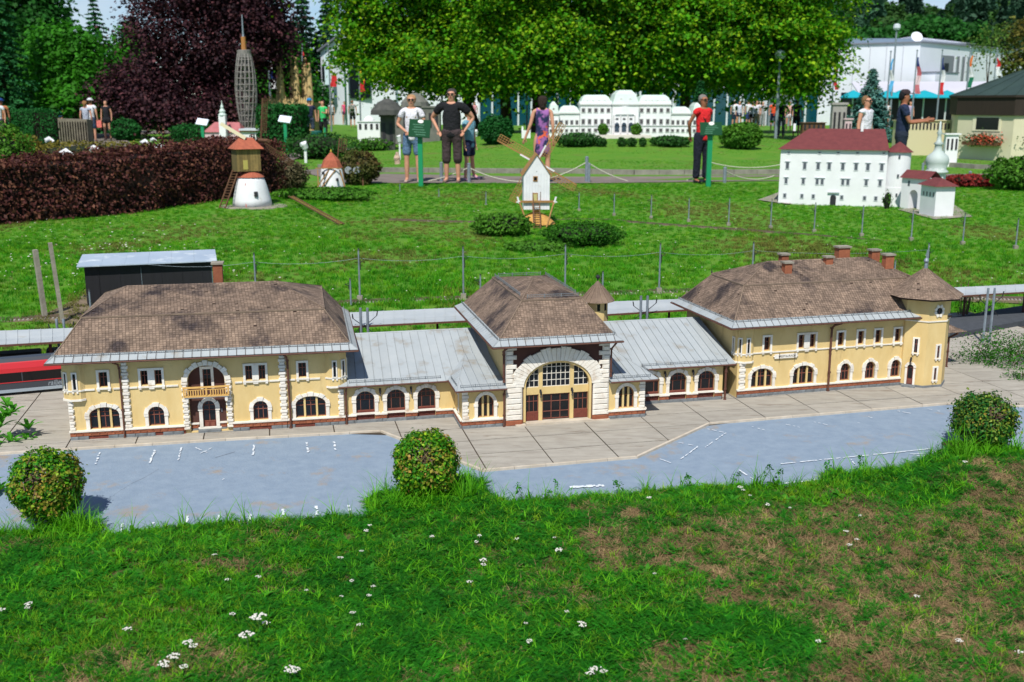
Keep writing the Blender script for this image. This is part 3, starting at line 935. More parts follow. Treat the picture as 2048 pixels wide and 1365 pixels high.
# flat top rails of the hall roof
for p, q in (((.150,.165,.622),(.42,.165,.622)), ((.128,.24,.622),(.128,.86,.622)), ((.428,.24,.622),(.428,.86,.622)), ((.15,.87,.622),(.40,.87,.622))):
    snow_guard(HR, None, p, q, h=.016)
downpipe(SH, [(-.01,-.068,.418),(-.022,-.035,.395),(-.014,-.012,.375),(-.014,-.012,.26),(-.012,-.012,.235)], .005)
downpipe(SH, [(.556,-.068,.418),(.556,-.035,.398),(.549,-.012,.375),(.549,-.012,.26),(.549,-.012,.232)], .005)
downpipe(SH, [(-.010,-.020,.200),(-.012,-.020,.185),(-.013,-.016,.17),(-.013,-.016,.06),(-.013,-.016,.0)], .005)
# little round turret behind the hall
tb = MB(); tb.lathe([(.060,.30),(.060,.49)], (.715,.76,0), 8, ph=.39); tu = obj('turret', tb, M_YEL, ST, SH)
tr = MB(); tr.lathe([(.100,.478),(.094,.486),(.055,.530),(.028,.565),(.006,.592)], (.715,.76,0), 16); obj('turret_roof', tr, M_TILE, tu)
for k in range(16):
    a = 2*math.pi*k/16
    rr = MB(); rr.bar((.715+.099*math.cos(a),.76+.099*math.sin(a),.4815),(.715+.03*math.cos(a),.76+.03*math.sin(a),.565),.0045,.004); obj('rib', rr, M_RIDGE, tu)
fb = MB(); fb.lathe([(.003,.59),(.003,.604),(.011,.610),(.013,.617),(.010,.625),(.003,.629)], (.715,.76,0), 10); obj('finial', fb, M_DARKMET, tu)
for a in (-100, -55):
    t = math.radians(a); M_ = T(.715,.76,0) @ Rz(a)
    obj('turret_window', MB().box(.054,.0585,-.009,.009,.425,.465), M_GLASS, tu, M_)

# ================= wings and annexes
def wing(u0, u1, fd, seeds, arches, ev_u0, ev_u1, ext):
    z0 = 0.0
    hs = [outline(a, b, .0005, .118, .045) for a, b in arches]
    w = wall('wing_wall', ST, SH, [(u0,0),(u1,0),(u1,.2),(u0,.2)], hs, M_YEL, y=fd)
    for a, b in arches:
        arch_trim(w, T(0,fd,0), a, b, .052, .118, .045, nst=9, w=.018, yy=-.005)
        window(ST, SH, a, b, .058, .118, .045, vb=(.26,.5,.74), hb=(.56,.80), y=fd+.017, vlow=(.5,), bw=.0028)
        p = obj('lower_panel', MB().box(a, b, fd+.010, fd+.0195, .001, .0578), M_PANEL, ST, SH)
        n = 3
        for k in range(n):
            x0, x1 = a+.006+(b-a-.012)*k/n+.003, a+.006+(b-a-.012)*(k+1)/n-.003
            r_ = MB()
            for q in ((x0,x1,.020,.023),(x0,x1,.041,.044),(x0,x0+.003,.0231,.0409),(x1-.003,x1,.0231,.0409)): r_.box(q[0],q[1],fd+.007,fd+.0099,q[2],q[3])
            obj('panel_moulding', r_, M_PANEL, p)
        obj('threshold', MB().box(a-.004, b+.004, fd-.012, fd+.0095, -.002, .0115), M_GREYST, ST, SH)
    edges = [u0] + [x for a, b in arches for x in (a-.001, b+.001)] + [u1]
    for a, b in zip(edges[::2], edges[1::2]):
        if b-a > .015: plinth(w, T(0,fd,0), a, b, y=-.006)
    return w
LA = [(-.742,-.645),(-.585,-.490),(-.424,-.326)]
LA = [(-.735,-.640),(-.578,-.483),(-.420,-.326)]
wing(-.795, -.215, .222, 1, LA, 0, 0, 0)
RA = [(.802,.905),(.962,1.062),(1.128,1.228)]
wing(.740, 1.275, .222, 2, RA, 0, 0, 0)
for u in (-.611, -.452): lamp(SH, u, .219, .152)
for u in (.934, 1.096): lamp(SH, u, .219, .152)

def annex(u0, u1, outer_left, win):
    h = [outline(win[0], win[1], .052, .122, .045)]
    w = wall('annex_wall', ST, SH, [(u0,0),(u1,0),(u1,.2),(u0,.2)], h, M_YEL, y=.004)
    arch_trim(w, T(0,.004,0), win[0], win[1], .052, .122, .045, nst=5, w=.017, keys=False, yy=-.006)
    window(ST, SH, win[0], win[1], .052, .122, .045, vb=(.33,.66), hb=(.58,), y=.021, posts=(.33,.66))
    plinth(w, T(0,.004,0), u0-.002, u1-.002 if outer_left else u1+.002)
    su = u0 if outer_left else u1
    obj('annex_side_wall', MB().box(min(su, su+(.012 if outer_left else -.012)), max(su, su+(.012 if outer_left else -.012)), .0245, .221, 0, .2), M_YEL, ST, SH)
    # side face with its own plinth
    Ms = T(su, .004, 0) @ Rz(-90 if outer_left else 90)
    if outer_left: Ms = T(su, .22, 0) @ Rz(-90)
    pl = plinth(w, Ms, 0.0, .215, y=-.006)
    if outer_left: quoins(w, T(0,.004,0), u0, u0+.030, .046, .192, 8, yy=-.007, both=False, side=1)
    else: quoins(w, T(0,.004,0), u1-.030, u1, .046, .192, 8, yy=-.007, both=False, side=-1)
    if outer_left:
        o = obj('side_window', MB().box(su-.005, su-.0005, .09, .13, .055, .16), M_WHITE, w)
        obj('pane', MB().box(su-.0062, su-.0052, .097, .123, .065, .15), M_GLASS, o)
annex(-.224, -.001, True, (-.145,-.062))
annex(.541, .742, False, (.597,.682))

M_SEAM = M_ZINC
def metal_roof(u0, u1, du0, du1, eave_d, eave_z, ridge_d, ridge_z, n, foot=.045, name='metal_roof'):
    """standing seam roof: a bed, and one sheet per panel with its seam"""
    bed = MB()
    bed.face([(u0,eave_d,eave_z-.004),(u1,eave_d,eave_z-.004),(du1,ridge_d,ridge_z-.004),(du0,ridge_d,ridge_z-.004)])
    bed.face([(du0,ridge_d,ridge_z-.004),(du1,ridge_d,ridge_z-.004),(u1,ridge_d+(ridge_d-eave_d),eave_z-.004),(u0,ridge_d+(ridge_d-eave_d),eave_z-.004)])
    bed.face([(u0,eave_d,eave_z-.006),(u0,eave_d+.05,eave_z-.008),(u1,eave_d+.05,eave_z-.008),(u1,eave_d,eave_z-.006)])
    r = obj(name, bed, M_TILEBED, ST, SH)
    return r
wz = lambda d: .203 + .355*(d-.188)
def panels(par, edges_bottom, edges_top, w=.045):
    """edges_bottom / top: functions of u fraction -> Vector"""
    pass
def strip_panel(par, a, b, c, d, name='metal_panel'):
    a, b, c, d = map(Vector, (a, b, c, d))
    t = (b-a).cross(d-a).normalized(); t = t if t.z > 0 else -t
    e = (b-a).normalized()*.0007
    mb = MB(); l = t*random.uniform(.0004,.0012)
    mb.hexa([a+e-t*.003, b-e-t*.003, c-e-t*.003, d+e-t*.003, a+e+l, b-e+l, c-e+l, d+e+l])
    mb.bar(a+e*2+t*.002, d+e*2+t*.002, .0026, .005)
    obj(name, mb, M_ZINC, par)
FOOT = .235                                              # depth where the flatter foot of the roof begins
def wing_roof(u0, u1, ud0, ud1, name):
    r = metal_roof(u0, u1, ud0, ud1, .188, .203, .655, wz(.655), 0)
    n = round((u1-u0)/.0445)
    for k in range(n):
        a, b = u0+(u1-u0)*k/n, u0+(u1-u0)*(k+1)/n
        ta, tb = ud0+(ud1-ud0)*k/n, ud0+(ud1-ud0)*(k+1)/n
        strip_panel(r, (a,.188,.203), (b,.188,.203), (tb,.655,wz(.655)), (ta,.655,wz(.655)))
    rc = MB(); rc.tube([(ud0,.657,wz(.655)+.001),(ud1,.657,wz(.655)+.001)], .0055, 6); obj('ridge_cap', rc, M_ZINC, r)
    g = MB(); g.tube([(u0,.186,.199),(u1,.186,.199)], .0045, 6); obj('gutter', g, M_RUST, r)
    return r
rl = wing_roof(-.822, .0, -.80, .0, 'left')
rr_ = wing_roof(.54, 1.335, .54, 1.31, 'right')
snow_guard(rl, None, (-.765,.212,.213), (-.30,.212,.213))
snow_guard(rr_, None, (.80,.212,.213), (1.29,.212,.213))
def annex_roof(u_out, u_in, par, sgn):
    """lower roof of the annex that dies into the wing roof; hip towards the outer side"""
    ez, ed, k = .207, -.038, .235
    k = .168
    az = lambda d: ez + k*(d-ed)
    # where the annex plane meets the wing plane
    dm = (.203-.355*.188-ez+k*ed)/(k-.355)
    apex_u = u_out + sgn*.125
    bed = MB()
    bed.face([(u_out,ed,ez),(u_in,ed,ez),(u_in,dm,az(dm)+.001),(apex_u,dm,az(dm)+.001)])
    bed.face([(u_out,ed,ez),(apex_u,dm,az(dm)+.001),(u_out,.24,ez+.002)])
    bed.face([(u_out,ed,ez-.007),(u_out,.22,ez-.007),(u_in,.22,ez-.007),(u_in,ed,ez-.007)])
    r = obj('annex_roof', bed, M_ZINC, ST, SH)
    n = 6
    for i in range(n):
        f0, f1 = i/n, (i+1)/n
        a = (u_out+(u_in-u_out)*f0, ed, ez+.001); b = (u_out+(u_in-u_out)*f1, ed, ez+.001)
        def top(f):
            u = u_out+(u_in-u_out)*f
            # parallel panels clipped by the hip
            t = min(1.0, abs(u-u_out)/.125)
            return (u, ed+(dm-ed)*t, az(ed+(dm-ed)*t)+.003)
        if u_out < u_in: strip_panel(r, a, b, top(f1), top(f0))
        else: strip_panel(r, b, a, top(f0), top(f1))
    for i in range(4):
        f0, f1 = i/4, (i+1)/4
        y0, y1 = ed+(.19-ed)*f0, ed+(.19-ed)*f1
        t0 = (y0-ed)/(dm-ed); t1 = (y1-ed)/(dm-ed)
        P0 = (u_out,y0,ez+.001); P1 = (u_out,y1,ez+.001); Q1 = (u_out+sgn*.125*t1,y1,az(y1)+.003); Q0 = (u_out+sgn*.125*t0,y0,az(y0)+.003)
        if sgn > 0: strip_panel(r, P1, P0, Q0, Q1)
        else: strip_panel(r, P0, P1, Q1, Q0)
    h = MB(); h.bar((u_out,ed,ez+.003),(apex_u,dm,az(dm)+.004),.008,.004); obj('hip_cap', h, M_ZINC, r)
    g = MB(); g.tube([(u_in,ed-.002,ez-.004),(u_out,ed-.002,ez-.004),(u_out-sgn*.002,.19,ez-.004)], .0045, 6); obj('gutter', g, M_RUST, r)
    x0, x1 = sorted((u_out+sgn*.03, u_in-sgn*.006))
    snow_guard(r, None, (x0,ed+.03,az(ed+.03)+.003), (x1,ed+.03,az(ed+.03)+.003))
    snow_guard(r, None, (u_out+sgn*.012,ed+.05,ez+.012), (u_out+sgn*.012,.17,ez+.012))
annex_roof(-.262, -.002, rl, 1)
annex_roof(.795, .542, rr_, -1)
downpipe(SH, [(-.782,.19,.198),(-.784,.20,.18),(-.786,.205,.16),(-.786,.205,.06),(-.786,.205,.0)], .005)
downpipe(SH, [(1.283,.19,.198),(1.283,.20,.18),(1.283,.200,.16),(1.283,.200,.06),(1.283,.200,.0)], .006)

# ================= right building
WR = 1.060
tripR = [(.076,.208,.050,.112,.043),(.335,.468,.050,.112,.043)]
sinR = [(.634,.700,.050,.112,.038),(.797,.862,.050,.112,.038),(.965,1.030,.050,.112,.038)]
upR = [(.145,.183,.258,.335),(.606,.645,.258,.335),(.735,.773,.258,.335),(.848,.886,.258,.335),(.976,1.014,.258,.335)]
dbR = (.358,.464)
hs = [outline(*t) for t in tripR+sinR] + [outline(t[0],t[1],t[2],t[3],0) for t in upR]
w3 = (dbR[1]-dbR[0])/3
hs += [outline(dbR[0],dbR[0]+w3,.258,.335,0), outline(dbR[1]-w3,dbR[1],.258,.335,0)]
wr = wall('wall', ST, SR, [(-.01,0),(WR,0),(WR,ZT+.004),(-.01,ZT+.004)], hs, M_YEL)
sb = MB(); sb.box(-.01,.01,.0201,.66,0,ZT+.004); sb.box(WR,WR+.25,.60,.66,0,ZT+.004); sb.box(-.01,WR,.6601,.68,0,ZT+.004); sb.box(1.28,1.30,.05,.66,0,ZT+.004)
obj('side_wall', sb, M_YEL, ST, SR)
obj('dark_interior', MB().box(.02, WR-.02, .05, .051, 0, ZT-.01), M_DARKMET, ST, SR)
for t in tripR:
    arch_trim(wr, None, *t, nst=9, w=.016); window(ST, SR, *t, vb=(.30,.5,.70), hb=(.56,.76), posts=(.30,.70))
for t in sinR:
    arch_trim(wr, None, *t, nst=5, w=.016); window(ST, SR, *t, vb=(.33,.66), hb=(.52,.76))
for t in upR:
    rect_trim(wr, None, *t); window(ST, SR, t[0],t[1],t[2],t[3],0, vb=(.5,), hb=(.60,))
rect_trim(wr, None, dbR[0], dbR[1], .258, .335, mid=[(dbR[0]+w3, dbR[1]-w3)])
window(ST, SR, dbR[0],dbR[0]+w3,.258,.335,0, vb=(.5,), hb=(.6,)); window(ST, SR, dbR[1]-w3,dbR[1],.258,.335,0, vb=(.5,), hb=(.6,))
obj('string_course', MB().box(-.002, 1.045, -.005, .002, .243, .2445+.0055), M_WHITE, wr)
quoins(wr, None, .004, .036, .046, .196, 9, yy=-.008)
plinth(wr, None, -.008, .55); plinth(wr, None, .551, 1.052)
oriel(SR, False, 0.0)
roof_mansard(SR, (-.092,1.29,-.072,.735,.411), (.088,1.17,.155,.565,.595), (.335,1.0,.36,.690), seed=61)
downpipe(SR, [(.585,-.066,.402),(.565,-.03,.385),(.557,-.014,.365),(.557,-.014,.24),(.557,-.016,.11),(.557,-.016,.004)], .0065)
# name board over the ground floor
nb = MB(); nb.prism([(.205,.2205),(.212,.2165),(.212,.2085),(.352,.2085),(.352,.2165),(.359,.2205),(.352,.2245),(.352,.2325),(.212,.2325),(.212,.2245)], -.010, -.003)
nbo = obj('name_board', nb, M_WHITE, ST, SR)
fc = bpy.data.curves.new('lettering', 'FONT'); fc.body = 'RESTAURACE'; fc.size = .0165; fc.extrude = .0004; fc.offset = -.0003; fc.align_x = 'CENTER'; fc.align_y = 'CENTER'
fo = bpy.data.objects.new('lettering', fc); COL.objects.link(fo)
dg = bpy.context.evaluated_depsgraph_get(); fm = bpy.data.meshes.new_from_object(fo.evaluated_get(dg)); bpy.data.objects.remove(fo)
fm.materials.clear(); fm.materials.append(M_DARKMET)
lo = bpy.data.objects.new('lettering', fm); COL.objects.link(lo); lo.parent = nbo
lo.matrix_local = T(.290, -.0112, .2205) @ Rx(90)
for x in (.240, .335):
    mb = MB(); mb.bar((x,-.012,.243),(x,-.012,.200),.0025); mb.bar((x-.004,-.0125,.222),(x+.004,-.0125,.222),.0025); obj('board_hanger', mb, M_DARKMET, nbo)
def chimney(M, u0, u1, d0, d1, z0, z1):
    c = obj('chimney', MB().box(u0,u1,d0,d1,z0,z1), M_BRICK, ST, M)
    obj('chimney_cap', MB().box(u0-.007,u1+.007,d0-.007,d1+.007,z1+.0002,z1+.010), M_CONC, c)
    obj('chimney_foot', MB().box(u0-.004,u1+.004,d0-.006,d0-.0002,z0+.01,z0+.032), M_CONC, c)
chimney(SR, .385,.430,.235,.275,.60,.700); chimney(SR, .455,.500,.40,.44,.64,.722)
chimney(SR, .690,.735,.300,.335,.64,.712); chimney(SR, .86,.935,.44,.49,.64,.745)
chimney(SR, 1.045,1.100,.235,.275,.60,.720); chimney(SR, 1.075,1.13,.42,.46,.60,.722)
fin = MB(); fin.lathe([(.003,.595),(.003,.61),(.006,.615),(.002,.62),(.001,.635)], (.088,.565,0), 8); obj('roof_finial', fin, M_DARKMET, ST, SR)

# ---- corner tower
TCX, TCY = 1.178, .045
def octo(r, z=None, ph=math.pi/8): return [(TCX+r*math.cos(ph+k*math.pi/4), TCY+r*math.sin(ph+k*math.pi/4)) for k in range(8)]
tw = obj('tower', MB().prismz(octo(.158), 0.0, .528), M_YEL, ST, SR)
AP = .158*math.cos(math.pi/8)                            # face distance
def facem(deg): return T(TCX, TCY, 0) @ Rz(deg+90) @ T(0, -AP, 0)   # local x along face seen from outside, -y outwards
obj('tower_course', MB().prismz(octo(.163), .384, .391), M_WHITE, tw)
obj('tower_base', MB().prismz(octo(.163), -.003, .013), M_GREYST, tw)
def narrow(par, M_, x, z0, z1, w=.009, door=False):
    t = MB()
    t.box(x-w-.010, x-w, -.006, 0, z0-.004, z1+.009); t.box(x+w, x+w+.010, -.006, 0, z0-.004, z1+.009); t.box(x-w, x+w, -.0055, 0, z1, z1+.009); t.box(x-w-.012, x+w+.012, -.008, 0, z0-.010, z0-.0041)
    o = obj('narrow_window', t, M_WHITE, ST, SR @ M_)
    obj('pane', MB().box(x-w, x+w, -.0015, -.0004, z0, z1), M_GLASS, o)
    obj('glazing_bar', MB().box(x-.0012, x+.0012, -.0028, -.0016, z0, z1), M_WOOD, o); obj('glazing_bar', MB().box(x-w, x+w, -.0029, -.0017, z0+(z1-z0)*.6, z0+(z1-z0)*.6+.003), M_WOOD, o)
    for s in (-1, 1): obj('sill_block', MB().box(x+s*(w+.003)-.004, x+s*(w+.003)+.004, -.008, 0, z0-.018, z0-.0102), M_WHITE, o)
FM = facem(-135-180+180)
FD = T(TCX, TCY, 0) @ Rz(-45) @ T(0, -AP, 0)             # face turned to the front left
FF = T(TCX, TCY, 0) @ Rz(0) @ T(0, -AP, 0)               # face to the front
narrow(tw, FD, .006, .205, .283)
narrow(tw, FF, .020, .175, .245, .008)
narrow(tw, FF, .012, .045, .115, .008)
# round window with its diamond surround
rw = MB()
for k in range(8):
    a0, a1 = k*math.pi/4+.06, (k+1)*math.pi/4-.06
    for_r = .034 if k % 2 == 0 else .031
    P = lambda a, r_: (.004+r_*math.cos(a), .4475+r_*1.05*math.sin(a))
    q = MB(); q.prism([P(a0,.019),P((a0+a1)/2,.019),P(a1,.019),P(a1,.030),P((a0+a1)/2,.038 if k in (1,2,5,6) else .034),P(a0,.030)], -.006, 0)
    if k == 0: RW = obj('round_window', q, M_WHITE, ST, SR @ FF)
    else: obj('surround_stone', q, M_WHITE, RW)
q = MB(); q.prism([(.004+.018*math.cos(a*math.pi/8), .4475+.018*math.sin(a*math.pi/8)) for a in range(16)], -.002, -.0004); obj('pane', q, M_GLASS, RW)
q = MB(); q.box(.0028,.0052,-.0035,-.0021,.430,.465); obj('glazing_bar', q, M_WOOD, RW)
# tower door
td = obj('tower_door', MB().box(-.030,.003,-.0015,-.0003,.012,.115), M_PANEL, ST, SR @ FD)
q = MB(); q.prism([(-.0135+.0165*math.cos(k*math.pi/10), .115+.018*math.sin(k*math.pi/10)) for k in range(11)], -.0015, -.0003); obj('pane', q, M_GLASS, td)
obj('pane', MB().box(-.025,-.002,-.0030,-.0016,.050,.112), M_GLASS, td)
obj('door_panel', MB().box(-.025,-.002,-.0035,-.0016,.018,.043), M_WOOD, td)
for x in (-.042, .003): obj('jamb', MB().box(x,x+.012,-.006,0,.012,.108), M_WHITE, td)
for k in range(5):
    a0, a1 = math.pi*k/5+.02, math.pi*(k+1)/5-.02
    P = lambda a, r_: (-.0135+(.0168+r_)*math.cos(a), .112+(.019+r_)*math.sin(a))
    q = MB(); q.prism([P(a0,0),P((a0+a1)/2,0),P(a1,0),P(a1,.014),P((a0+a1)/2,.015),P(a0,.014)], -.007, 0); obj('voussoir', q, M_WHITE, td)
obj('doorstep', MB().box(-.052,.022,-.030,-.0062,-.003,.010), M_GREYST, ST, SR @ FD)
lamp(SR @ FD, -.0135, -.004, .150)
# tower roof
ER = .222
ap = Vector((TCX, TCY, .672))
ob_ = octo(ER); om_ = octo(.150)
R8 = obj('tower_roof', MB(), M_TILEBED, ST, SR)
me = MB()
e8 = [Vector((x, y, .520)) for x, y in ob_]; m8 = [Vector((x, y, .566)) for x, y in om_]
for k in range(8):
    j = (k+1) % 8; me.face([e8[k], e8[j], m8[j], m8[k]]); me.face([m8[k], m8[j], ap])
me.face([Vector((p.x,p.y,.514)) for p in e8][::-1])
R8.data = me.mesh('tower_roof'); R8.data.materials.append(M_TILEBED)
up = Vector((0,0,.0015))
for k in range(8):
    j = (k+1) % 8
    tiles(R8, None, e8[k]+up, e8[j]+up, m8[j]+up, m8[k]+up, seed=80+k, tw=.0145, th=.0115); tiles(R8, None, m8[k]+up, m8[j]+up, ap+up, ap+up, seed=90+k, tw=.0145, th=.0115)
    q = MB(); q.bar(e8[k]+up*2, m8[k]+up*2, .006, .005); q.bar(m8[k]+up*2, ap+up*2, .006, .005); obj('hip_ridge', q, M_RIDGE, R8)
q = MB(); q.lathe([(.010,.668),(.009,.690),(.007,.700),(.013,.708),(.014,.716),(.010,.724),(.004,.730),(.002,.775)], (TCX,TCY,0), 10); q.bar((TCX-.008,TCY,.752),(TCX+.008,TCY,.752),.003)
obj('finial', q, M_GALV, R8)
# low side wing behind the tower
sw = obj('rear_side_wing', MB().box(1.30,1.575,.30,.62,0,.225), M_YEL, ST, SR)
q = MB(); A = [(1.28,.24,.225),(1.66,.24,.225),(1.66,.66,.225),(1.28,.66,.225)]; t0, t1 = (1.301,.45,.33), (1.42,.45,.33)
q.face([A[0],A[1],t1,t0]); q.face([A[1],A[2],t1]); q.face([A[2],A[3],t0,t1]); q.face(A[::-1]); sr = obj('side_wing_roof', q, M_TILEBED, ST, SR)
tiles(sr, None, Vector(A[0])+up, Vector(A[1])+up, Vector(t1)+up, Vector(t0)+up, seed=101); tiles(sr, None, Vector(A[1])+up, Vector(A[2])+up, Vector(t1)+up, Vector(t1)+up, seed=102)
obj('corner_trim', MB().box(1.565,1.580,.290,.2999,0,.2245), M_WHITE, sw)
downpipe(SR, [(1.60,.245,.220),(1.585,.27,.20),(1.572,.286,.185),(1.572,.286,.10),(1.572,.286,.0)], .006)
print('station', len(COL.objects))
# ------------------------------------------------------------------ railway, canopies, shed, masts
M_GRAVEL = mat('track_gravel', srgb(140,124,104), srgb(104,92,78), scale=60, rough=1, bump=1, bscale=200)
M_RAIL = mat('rail_steel', srgb(120,104,92), rough=.5, metal=.4)
M_SLEEP = mat('concrete_sleeper', srgb(176,174,166), srgb(148,144,136), scale=60, rough=.95)
def poly_strip(name, pts, w, z, mt, label, kind='structure', cat='track bed', parent=None, thick=.02):
    mb = MB(); L_, R_ = [], []
    for i, p in enumerate(pts):
        d = (pts[min(i+1, len(pts)-1)]-pts[max(i-1, 0)]); d.z = 0; d.normalize(); n = Vector((-d.y, d.x, 0))
        L_.append(p+n*w/2); R_.append(p-n*w/2)
    for i in range(len(pts)-1):
        a, b, c, d = R_[i], R_[i+1], L_[i+1], L_[i]
        mb.hexa([Vector((q.x,q.y,z-thick)) for q in (a,b,c,d)]+[Vector((q.x,q.y,z)) for q in (a,b,c,d)])
    return obj(name, mb, mt, parent, None, kind=kind, label=label, cat=cat)
def smooth_path(px, z=0, n=8):
    P = [G(x, y, z) for x, y in px]
    out = []
    for i in range(len(P)-1):
        p0, p1, p2, p3 = P[max(i-1,0)], P[i], P[i+1], P[min(i+2,len(P)-1)]
        for k in range(n):
            t = k/n
            out.append(.5*((2*p1)+(p2-p0)*t+(2*p0-5*p1+4*p2-p3)*t*t+(-p0+3*p1-3*p2+p3)*t*t*t))
    out.append(P[-1]); return out
def track(px, z, label, sleepers=True, gauge=.058, bedw=.19, n=8, step=.03):
    P = smooth_path(px, z, n)
    r = thing('railway_track', label, 'railway track', T(*P[0]), 'model railway tracks'); r['kind'] = 'structure'
    inv = T(*P[0]).inverted()
    bed = poly_strip('gravel_bed', P, bedw, z, M_GRAVEL, None, kind=None, cat=None, parent=r); del_keys(bed)
    bed.data.transform(inv)
    mb = MB(); sl = MB()
    for s in (-1, 1):
        Q = []
        for i, p in enumerate(P):
            d = (P[min(i+1, len(P)-1)]-P[max(i-1, 0)]); d.z = 0; d.normalize()
            Q.append(p+Vector((-d.y, d.x, 0))*s*gauge/2+Vector((0,0,.012)))
        for a, b in zip(Q, Q[1:]): mb.bar(a, b, .005, .010)
    o = obj('rail', mb, M_RAIL, r); o.data.transform(inv)
    if sleepers:
        acc = 0
        for a, b in zip(P, P[1:]):
            L_ = (b-a).length; d = (b-a)/L_; nn = Vector((-d.y, d.x, 0))
            while acc < L_:
                c = a+d*acc+Vector((0,0,.003)); sl.bar(c-nn*.062, c+nn*.062, .013, .008); acc += step
            acc -= L_
        o = obj('sleeper', sl, M_SLEEP, r, kind='stuff'); o.data.transform(inv)
    return r
def del_keys(o):
    for k in list(o.keys()): del o[k]
track([(-250,648),(0,640),(130,634),(400,622),(680,606),(930,597),(1210,587),(1400,582),(1700,590),(2100,600)], -.012, 'gravel bedded model railway track behind the platform canopy')
track([(-300,822),(-60,804),(60,796),(300,775)], -.02, 'model railway track under the red train at the left edge', sleepers=False)
track([(-300,782),(0,756),(150,745)], -.02, 'model railway track under the black wagons at the left edge', sleepers=False)
track([(1700,720),(1870,690),(1950,672),(2048,655),(2300,610)], -.02, 'nearer sleepered model track leaving past the tower to the right')
track([(1700,690),(1870,668),(1950,655),(2048,640),(2300,600)], -.02, 'second sleepered model track leaving past the tower to the right')
track([(780,440),(950,445),(1180,440),(1300,448),(1500,462),(1700,478),(1900,495),(2200,520)], .004, 'single model track crossing the meadow in front of the white castle', sleepers=False, bedw=.10)
M_PLAT = mat('platform_asphalt', srgb(74,78,84), srgb(60,64,70), scale=20, rough=.95, bump=.3, bscale=80)
M_PLATS = mat('platform_side', srgb(160,152,140), srgb(132,124,112), scale=10, rough=.95, bump=.3, bscale=80)
P = [G(x, y, 0) for x, y in ((1860,668),(1960,650),(2048,634),(2200,610))]
poly_strip('platform', P, .36, .035, M_PLAT, 'narrow dark topped model platform right of the tower', thick=.06, cat='platform')

# canopies: white sheet roofs on dark red posts
M_CANOPY = mat('pale_canopy_sheet', srgb(182,188,190), srgb(168,176,180), scale=6, rough=.55, stain=srgb(160,154,140), sscale=7, spos=.62, rnd='object', amt=.03)
M_POSTRED = plain('dark_red_post', (70,34,34), .7)
def canopy(p0, p1, q0, q1, label, z=.225, nb=10):
    """p: near edge px (left,right), q: far edge px (left,right)"""
    a, b = G(*p0, z), G(*p1, z); d, c = G(*q0, z), G(*q1, z)
    M = T(a.x, a.y, 0); r = thing('platform_canopy', label, 'canopy', M, 'platform canopies behind the station')
    o = Vector((a.x, a.y, 0)); a, b, c, d = a-o, b-o, c-o, d-o
    for k in range(nb):
        f, g = k/nb, (k+1)/nb
        A, B, C_, D = a.lerp(b, f), a.lerp(b, g), d.lerp(c, g), d.lerp(c, f)
        mA, mB_ = A.lerp(D, .5)-Vector((0,0,.012)), B.lerp(C_, .5)-Vector((0,0,.012))
        e = (B-A).normalized()*.0008
        mb = MB()
        for P_, Q_, R_, S_ in ((A,B,mB_,mA),(mA,mB_,C_,D)):
            mb.hexa([P_+e-Vector((0,0,.006)),Q_-e-Vector((0,0,.006)),R_-e-Vector((0,0,.006)),S_+e-Vector((0,0,.006)),P_+e,Q_-e,R_-e,S_+e])
        mb.bar(A+Vector((0,0,.002)), mA+Vector((0,0,.002)), .003); mb.bar(mA+Vector((0,0,.002)), D+Vector((0,0,.002)), .003)
        obj('roof_sheet', mb, M_CANOPY, r)
    n = max(2, int((b-a).length/.6))
    for k in range(n):
        f = (k+.5)/n; m = a.lerp(b, f).lerp(d.lerp(c, f), .5)
        mb = MB(); mb.bar((m.x,m.y,-.03), (m.x,m.y,z-.014), .014); s = (d-a).normalized()*.12
        mb.bar((m.x-s.x,m.y-s.y,z-.012),(m.x,m.y,z-.06),.008); mb.bar((m.x+s.x,m.y+s.y,z-.012),(m.x,m.y,z-.06),.008)
        obj('post', mb, M_POSTRED, r)
    for e0, e1 in ((a,b),(d,c)):
        mb = MB(); mb.bar(e0-Vector((0,0,.008)), e1-Vector((0,0,.008)), .006, .012); obj('edge_beam', mb, M_RUST, r)
    return r
canopy((-60,693),(150,681),(-60,664),(150,656), 'left end of the pale sheet canopy above the black wagons', nb=9)
canopy((640,655),(950,640),(640,628),(950,614), 'pale sheet canopy between the left building and the hall', nb=15)
canopy((1150,632),(1400,617),(1150,606),(1400,597), 'pale sheet canopy between the hall turret and the right building', nb=12)
canopy((1870,594),(2110,580),(1870,577),(2110,566), 'pale sheet canopy right of the corner tower', nb=12)

# catenary masts: one prototype of each sort
def mast_proto(h, arm=True, foot=True, name='catenary_mast'):
    r = thing(name, '', 'mast', T(0,0,0), None)
    mb = MB(); mb.tube([(0,0,0),(0,0,h)], [.0085,.006], 6); obj('pole', mb, M_GALV, r)
    if foot: obj('footing', MB().box(-.022,.022,-.022,.022,-.03,.035), M_CONC, r)
    if arm:
        mb = MB(); mb.bar((0,0,h*.86),(.045,0,h*.80),.004); mb.bar((0,0,h*.72),(.045,0,h*.80),.004); mb.bar((.012,0,h*.6),(.012,0,h*.8),.006)
        mb.lathe([(.004,0),(.007,.006),(.004,.012),(.007,.018),(.003,.024)], (0,0,h-.012), 8)
        obj('bracket_arm', mb, M_DARKMET, r)
    return r
def put(proto, M, label, group, first=[None]):
    if not proto.get('used'):
        proto['used'] = 1; proto.matrix_local = M; proto['label'] = label; proto['group'] = group; return proto
    c = dup(proto, M, label=label, group=group); return c
m1 = mast_proto(.42)
names = ['behind the left building roof ridge','with a long pole above the left canopy','left of the hall roof','between the hall and its turret','in the gap behind the right canopy','behind the right building chimney','far right beyond the tower']
